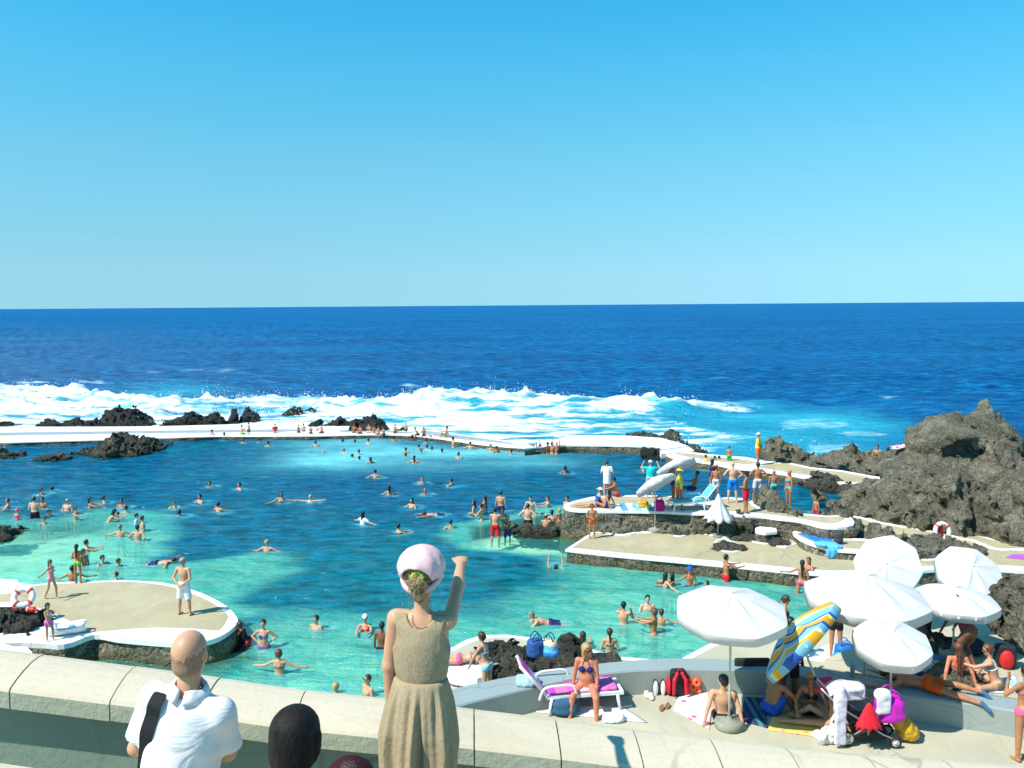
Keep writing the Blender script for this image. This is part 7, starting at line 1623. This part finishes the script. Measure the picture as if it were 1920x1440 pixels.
# cropped hair round the back of the head
I = BM; s = I['s']; hc = I['hc']; HB = I['HB']; Hr, Hf, Hv = HB
fh = Fld(hc-.14, hc+.14, .006); fh.ell(hc+Hv*.021*s-Hf*.0085*s, (.0762*s, .0932*s, .0892*s), HB, 0); fh.ell(hc-Hf*.03*s-Hv*.045*s, (.066*s, .060*s, .056*s), HB, .02)
PP = fh.pts()-hc; v_, w_ = PP@Hf/s, PP@Hv/s; fh.D = np.maximum.reduce([fh.D, (w_-.008-.018*np.abs(PP@Hr/s)/.07+.03*fbm(PP*45, 3))*s, (v_-.03)*s, (-.085-w_)*s]).astype(np.float32)
m_st, t, b = newmat('stubble'); p = pos(t, obj=True); t.links.new(ramp(t, noise(t, p, 160, 3, .7), [(.35, (.17, .095, .055)), (.55, (.34, .19, .115)), (.7, (.46, .25, .15))]), b.inputs['Base Color']); b.inputs['Roughness'].default_value = .8
a_, f_ = fh.mesh(); mesh('hair', a_+I['o'], f_, m_st, I['root'])

# the pointing girl
Yg = 4.0; top = at(797, 1036, Yg); hg = 1.50; s = hg/1.75
pel = top.z-(.51+.004+(.20*1.05+.11*1.22))*s+.012
GI = person((at(787, 1200, Yg).x, Yg, pel-.83), R(-6), hg, 'girl in a beige sleeveless dress and pink cap pointing out to sea', arms=[((.13, -.02, -1), (.02, .10, -1)), ((.02, .88, .42), (-.10, .97, .17))], legs='stand', T=(.03, .02, 1), Hd=(.0, .05, 1), yaw=-6,
            skin='light', hair='none', hs='bald', child=True, slim=.96, vox=.0068, group=GF, fit=.83, sex='f', fist=(1,))
I = GI; hc = I['hc']; HB = I['HB']; Hr, Hf, Hv = HB; hs_ = s*1.22; o_ = I['o']; W_ = I['W']; B3 = np.array([I['Rx'], I['F'], I['T']])
st = MB(); st.box((top.x+.05, Yg+.05, (FL+pel-.83)/2), (.45, .28, (pel-.83-FL)/2)); o = st.build('stone_step', M_CAP); tag(o, 'pale stone block under the feet of the pointing girl', 'step')
M_DRESS = newmat('beige linen')[0]; t = M_DRESS.node_tree; b = t.nodes['Principled BSDF']; p = pos(t, obj=True)
lin = noise(t, pos(t, (260, 260, 60), obj=True), 1, 2); cr_ = noise(t, pos(t, (2.2, 2.2, 1.6), obj=True), 3.5, 4, .6, 1.0)
t.links.new(mix(t, ramp(t, lin, [(.4, 0), (.6, 1)]), (.30, .232, .14), (.38, .30, .19)), b.inputs['Base Color']); b.inputs['Roughness'].default_value = .95; b.inputs['Specular IOR Level'].default_value = .1
t.links.new(bump(t, cr_, .35, .03, bump(t, lin, .3, .002)), b.inputs['Normal'])
core = I['core']; P = core.pts(); Q = np.stack([P@I['Rx']/s, P@I['F']/s, P@I['T']/s], -1)
bod = Fld.__new__(Fld); bod.__dict__.update(core.__dict__); bod.D = np.full(core.D.shape, 5., dtype=np.float32)
bod.ell(W_(0, 0, .31), (.168*s, .125*s, .20*s), B3, 0); bod.ell(W_(0, .005, .17), (.150*s, .115*s, .16*s), B3, .05*s); bod.cap(W_(-.11, -.005, .435), W_(.11, -.005, .435), .070*s, .070*s, .05*s)
bd = np.minimum(core.D-.012*s, bod.D); sw_ = Q[..., 2]
au = np.abs(Q[..., 0]); hole = np.sqrt(((au-.205)/.075)**2+((sw_-.40)/.13)**2)-1          # arm holes
neck = np.sqrt((Q[..., 0]/.082)**2+((sw_-.535)/.105)**2)-1
front_ok = Q[..., 1]*0
reg = np.maximum.reduce([(.085-sw_)*s, -hole*.08*s, -neck*.085*s, (sw_-.50)*s, (au-.185)*s])
bod.D = np.maximum(bd+.003*s*fbm(Q*7, 3), reg).astype(np.float32)
v_, f_ = bod.mesh(); DR = mesh('dress_bodice', v_+o_, f_, M_DRESS, I['root'])
V = []; F = []; nv_, nth = 60, 200; rd = random.Random(5); ph = [rd.uniform(0, 6.28) for _ in range(8)]
for i in range(nv_+1):
    f = i/nv_; w = .125-.80*f
    for k in range(nth):
        a = 2*math.pi*k/nth; g = min(1, f*7); am = .042*g*(1+1.1*min(1, f*2.2))
        drift = .35*math.sin(a*2+ph[0])*f
        fo = (.5*math.cos(15*a+ph[1]+drift*3)+.35*math.cos(23*a+ph[2]-drift*4)*(1-f*.6)+.55*math.cos(8*a+ph[3]+f*1.6)*min(1, f*3)+.25*math.cos(5*a+ph[4]-f*2))
        fl_ = f**.62; rx = (.148+.062*min(1, fl_*1.6)-.03*max(0, f-.45))*(1+am*fo*1.55); ry = (.112+.088*min(1, fl_*1.9))*(1+am*fo*2.0)
        V.append(W_(rx*math.cos(a), ry*math.sin(a)-.005, w+.006*math.cos(15*a+ph[1])*(1-g)*0)+o_)
for i in range(nv_):
    for k in range(nth): F.append((i*nth+k, i*nth+(k+1) % nth, (i+1)*nth+(k+1) % nth, (i+1)*nth+k))
F.append(tuple(range(nth)))
o = mesh('dress_skirt', V, F, M_DRESS, I['root'], True); fixup(o)
# hair: swept back, low bun, wisps
m_gh, t, b = newmat('light brown hair'); p = pos(t, (1, 1, .35), obj=True); n_ = noise(t, p, 120, 4, .7, 1.0)
t.links.new(ramp(t, n_, [(.32, (.09, .05, .022)), (.52, (.26, .17, .07)), (.72, (.52, .40, .20))]), b.inputs['Base Color']); b.inputs['Roughness'].default_value = .5; t.links.new(bump(t, n_, .9, .012), b.inputs['Normal'])
fh = Fld(hc-.22, hc+.2, .0055); fh.ell(hc+Hv*.02*hs_-Hf*.014*hs_, (.083*hs_, .100*hs_, .092*hs_), HB, 0); fh.ell(hc-Hf*.045*hs_-Hv*.045*hs_, (.060*hs_, .052*hs_, .05*hs_), HB, .03)
PP = fh.pts()-hc; fh.D = np.maximum(fh.D, ((PP@Hf)/hs_*.86-(PP@Hv)/hs_*.5-.026)*hs_).astype(np.float32)
bun = hc-Hf*.098*hs_-Hv*.022*hs_+Hr*.012*hs_
fh.ell(bun, (.040*hs_, .036*hs_, .046*hs_), HB, .012); fh.ell(bun-Hv*.045*hs_-Hf*.002+Hr*.004, (.026*hs_, .022*hs_, .045*hs_), HB, .015)
PQ = fh.pts(); ang = np.arctan2((PQ-bun)@Hv, (PQ-bun)@Hr); fh.D = (fh.D+.0035*np.sin(ang*9+40*np.linalg.norm(PQ-bun, axis=-1))+.004*fbm(PQ*38, 2)).astype(np.float32)
a_, f_ = fh.mesh(); hair_v = a_+o_; hair_f = f_
st = MB(); rd = random.Random(3)
for k in range(46):
    a = rd.uniform(0, 6.28); l = rd.uniform(.02, .055); q0 = bun+o_+(Hr*math.cos(a)+Hv*math.sin(a))*.022*hs_; q1 = q0+(Hr*math.cos(a)*.6+Hv*(math.sin(a)*.6-.25)-Hf*rd.uniform(.2, .8))*l; q2 = q1+(Hr*rd.uniform(-.5, .5)-Hv*.9)*l*.7
    st.tube(catmull([q0, q1, q2], 3, False), .0011, 4, False)
for (u0, u1, w0, L_) in ((-.082, -.088, -.05, .10), (-.07, -.06, -.06, .07), (.08, .085, -.04, .05), (.02, .05, -.09, .06), (-.03, -.05, -.10, .07)):
    q0 = hc+o_+(Hr*u0-Hf*.03+Hv*w0)*hs_; q1 = hc+o_+(Hr*u1-Hf*.03+Hv*(w0))*hs_-Hv*L_*.5-Hf*.01; q2 = q1-Hv*L_*.5+Hr*.006; st.tube(catmull([q0, q1, q2], 4, False), .0012, 4, False)
n0 = len(hair_v); mesh('hair', [tuple(v) for v in hair_v]+st.V, [tuple(q_) for q_ in hair_f.tolist()]+[tuple(i_+n0 for i_ in q_) for q_ in st.F], m_gh, I['root'], True)
sc = MB(); n = 44
Ms = Matrix((Hr, Hv, -Hf)).transposed()
V = []; F = []
for i in range(n):
    a = 2*math.pi*i/n
    for j in range(8):
        b2 = 2*math.pi*j/8; rr_ = .024+.009*math.cos(b2)*(1+.3*math.sin(11*a)); v = Vector((rr_*math.cos(a), rr_*math.sin(a)+.004, .010*math.sin(b2)*(1+.4*math.cos(13*a)))); V.append(Vector(bun+o_-Hf*.012+Hv*.030)+Ms@v)
for i in range(n):
    for j in range(8): F.append((i*8+j, ((i+1) % n)*8+j, ((i+1) % n)*8+(j+1) % 8, i*8+(j+1) % 8))
mesh('scrunchie', V, F, plain((.50, .58, .08), .8), I['root'], True)
# pink cap: puffed crown, arched opening at the back, gathered elastic band below
m_cap, t, b = newmat('pink cotton'); p = pos(t, obj=True); n_ = noise(t, p, 9, 4, .6, 1.4)
t.links.new(ramp(t, n_, [(.35, (.66, .40, .40)), (.65, (.72, .50, .49))]), b.inputs['Base Color']); b.inputs['Roughness'].default_value = .85; t.links.new(bump(t, noise(t, p, 9, 2, .5, .8), .5, .015), b.inputs['Normal'])
fc = Fld(hc-.2, hc+.22, .0058); c0 = hc+Hv*.040*hs_-Hf*.012*hs_
fc.ell(c0, (.108*hs_, .122*hs_, .096*hs_), HB, 0); PP = fc.pts()-hc; u_, v_, w_ = PP@Hr/hs_, PP@Hf/hs_, PP@Hv/hs_
puff = .0045*np.cos(np.arctan2(u_, v_)*11+1)*np.clip(1-(w_-.0)/.13, 0, 1)+.003*fbm(PP*30, 2)
bottom = (.004+.030*v_/.1)-w_                                  # keep above the band line
arch = np.where(v_ < 0, np.sqrt((u_/.070)**2+((w_+.012)/.062)**2)-1, 5)*.06
inner = Fld.__new__(Fld); inner.__dict__.update(fc.__dict__); inner.D = np.full(fc.D.shape, 5., dtype=np.float32); inner.ell(c0, (.094*hs_, .107*hs_, .083*hs_), HB, 0)
fc.D = np.maximum.reduce([fc.D+puff, bottom*hs_, -arch*hs_, -(inner.D)]).astype(np.float32)
fc.ell(hc+Hv*.028*hs_+Hf*.125*hs_, (.072*hs_, .065*hs_, .007*hs_), HB, .01)
a_, f_ = fc.mesh(); CP = mesh('cap', a_+o_, f_, m_cap, I['root'])
V = []; F = []; n = 90
for i in range(n+1):
    a = math.pi*(.96+1.08*i/n); ca, sa = math.cos(a), math.sin(a); k_ = -sa
    c = hc+o_+(Hr*ca*.092+Hf*sa*.093+Hv*(-.004-.058*max(0, k_)**1.2))*hs_
    for j in range(8):
        b2 = 2*math.pi*j/8; rr_ = .0155*(1+.22*math.sin(i*1.9)); V.append(c+(Hr*ca+Hf*sa)*rr_*.55*math.cos(b2)*hs_+Hv*rr_*math.sin(b2)*hs_*.95)
for i in range(n):
    for j in range(8): F.append((i*8+j, (i+1)*8+j, (i+1)*8+(j+1) % 8, i*8+(j+1) % 8))
mesh('elastic_band', V, F, m_cap, CP, True)
# thin cord necklace
MB().tube(catmull([W_(-.045, -.055, .50)+o_, W_(-.035, -.085, .462)+o_, W_(.01, -.098, .440)+o_, W_(.055, -.085, .452)+o_], 5, False), .0016, 5).build('necklace_cord', plain((.10, .04, .03), .6), I['root'], True)

# dark haired onlooker and the child beside her
Yd = 3.2; tp_ = at(548, 1330, Yd)
DI = person((tp_.x, Yd, FL), R(-14), (tp_.z-FL)*1.0, 'dark haired woman seen from behind at the bottom edge, only her head visible', legs='stand', skin='tan', hair='none', hs='bald', wear=[('shirt', (.05, .05, .06))], vox=.011, group=GF, sex='f', Hd=(0, .12, 1))
I = DI; s = I['s']; hc = I['hc']; HB = I['HB']; Hr, Hf, Hv = HB; o_ = I['o']
m_dh, t, b = newmat('black hair'); p = pos(t, (1, 1, .10), obj=True); n_ = noise(t, p, 110, 4, .6, .8)
t.links.new(ramp(t, n_, [(.35, (.006, .005, .005)), (.7, (.022, .016, .013))]), b.inputs['Base Color']); b.inputs['Roughness'].default_value = .6; b.inputs['Specular IOR Level'].default_value = .18; t.links.new(bump(t, n_, .7, .006), b.inputs['Normal'])
fh = Fld(hc-.26, hc+.2, .006); fh.ell(hc+Hv*.022*s-Hf*.012*s, (.100*s, .115*s, .102*s), HB, 0); fh.ell(hc-Hf*.03*s-Hv*.06*s, (.098*s, .085*s, .11*s), HB, .03)
fh.cap(hc-Hf*.075*s-Hv*.02, hc-Hf*.085*s-Hv*.22*s, .05*s, .035*s, .03)
for sg in (-1, 1): fh.cap(hc+Hr*sg*.085*s-Hv*.0, hc+Hr*sg*.09*s-Hv*.16*s, .028*s, .02*s, .02)
fh.cap(hc-Hf*.112*s+Hv*.05*s-Hr*.03*s, hc-Hf*.10*s-Hv*.10*s, .016*s, .02*s, .012)
PP = fh.pts()-hc; v_ = PP@Hf/s; w_ = PP@Hv/s; u_ = PP@Hr/s; fh.D = np.maximum(fh.D+0.0005*np.sin(u_*260+8*fbm(PP*9, 2))*1.0, (v_*.86-w_*.5-.03)*s).astype(np.float32)
a_, f_ = fh.mesh(); mesh('hair', a_+o_, f_, m_dh, I['root'])
Yc = 3.0; tp_ = at(655, 1424, Yc)
person((tp_.x, Yc, FL), R(5), tp_.z-FL, 'child whose dark red hat just shows at the bottom edge beside the dark haired woman', skin='light', hair='brown', hs='short', wear=[('cap', (.04, .006, .01)), ('shirt', (.3, .3, .32))], child=True, vox=.013, group=GF)
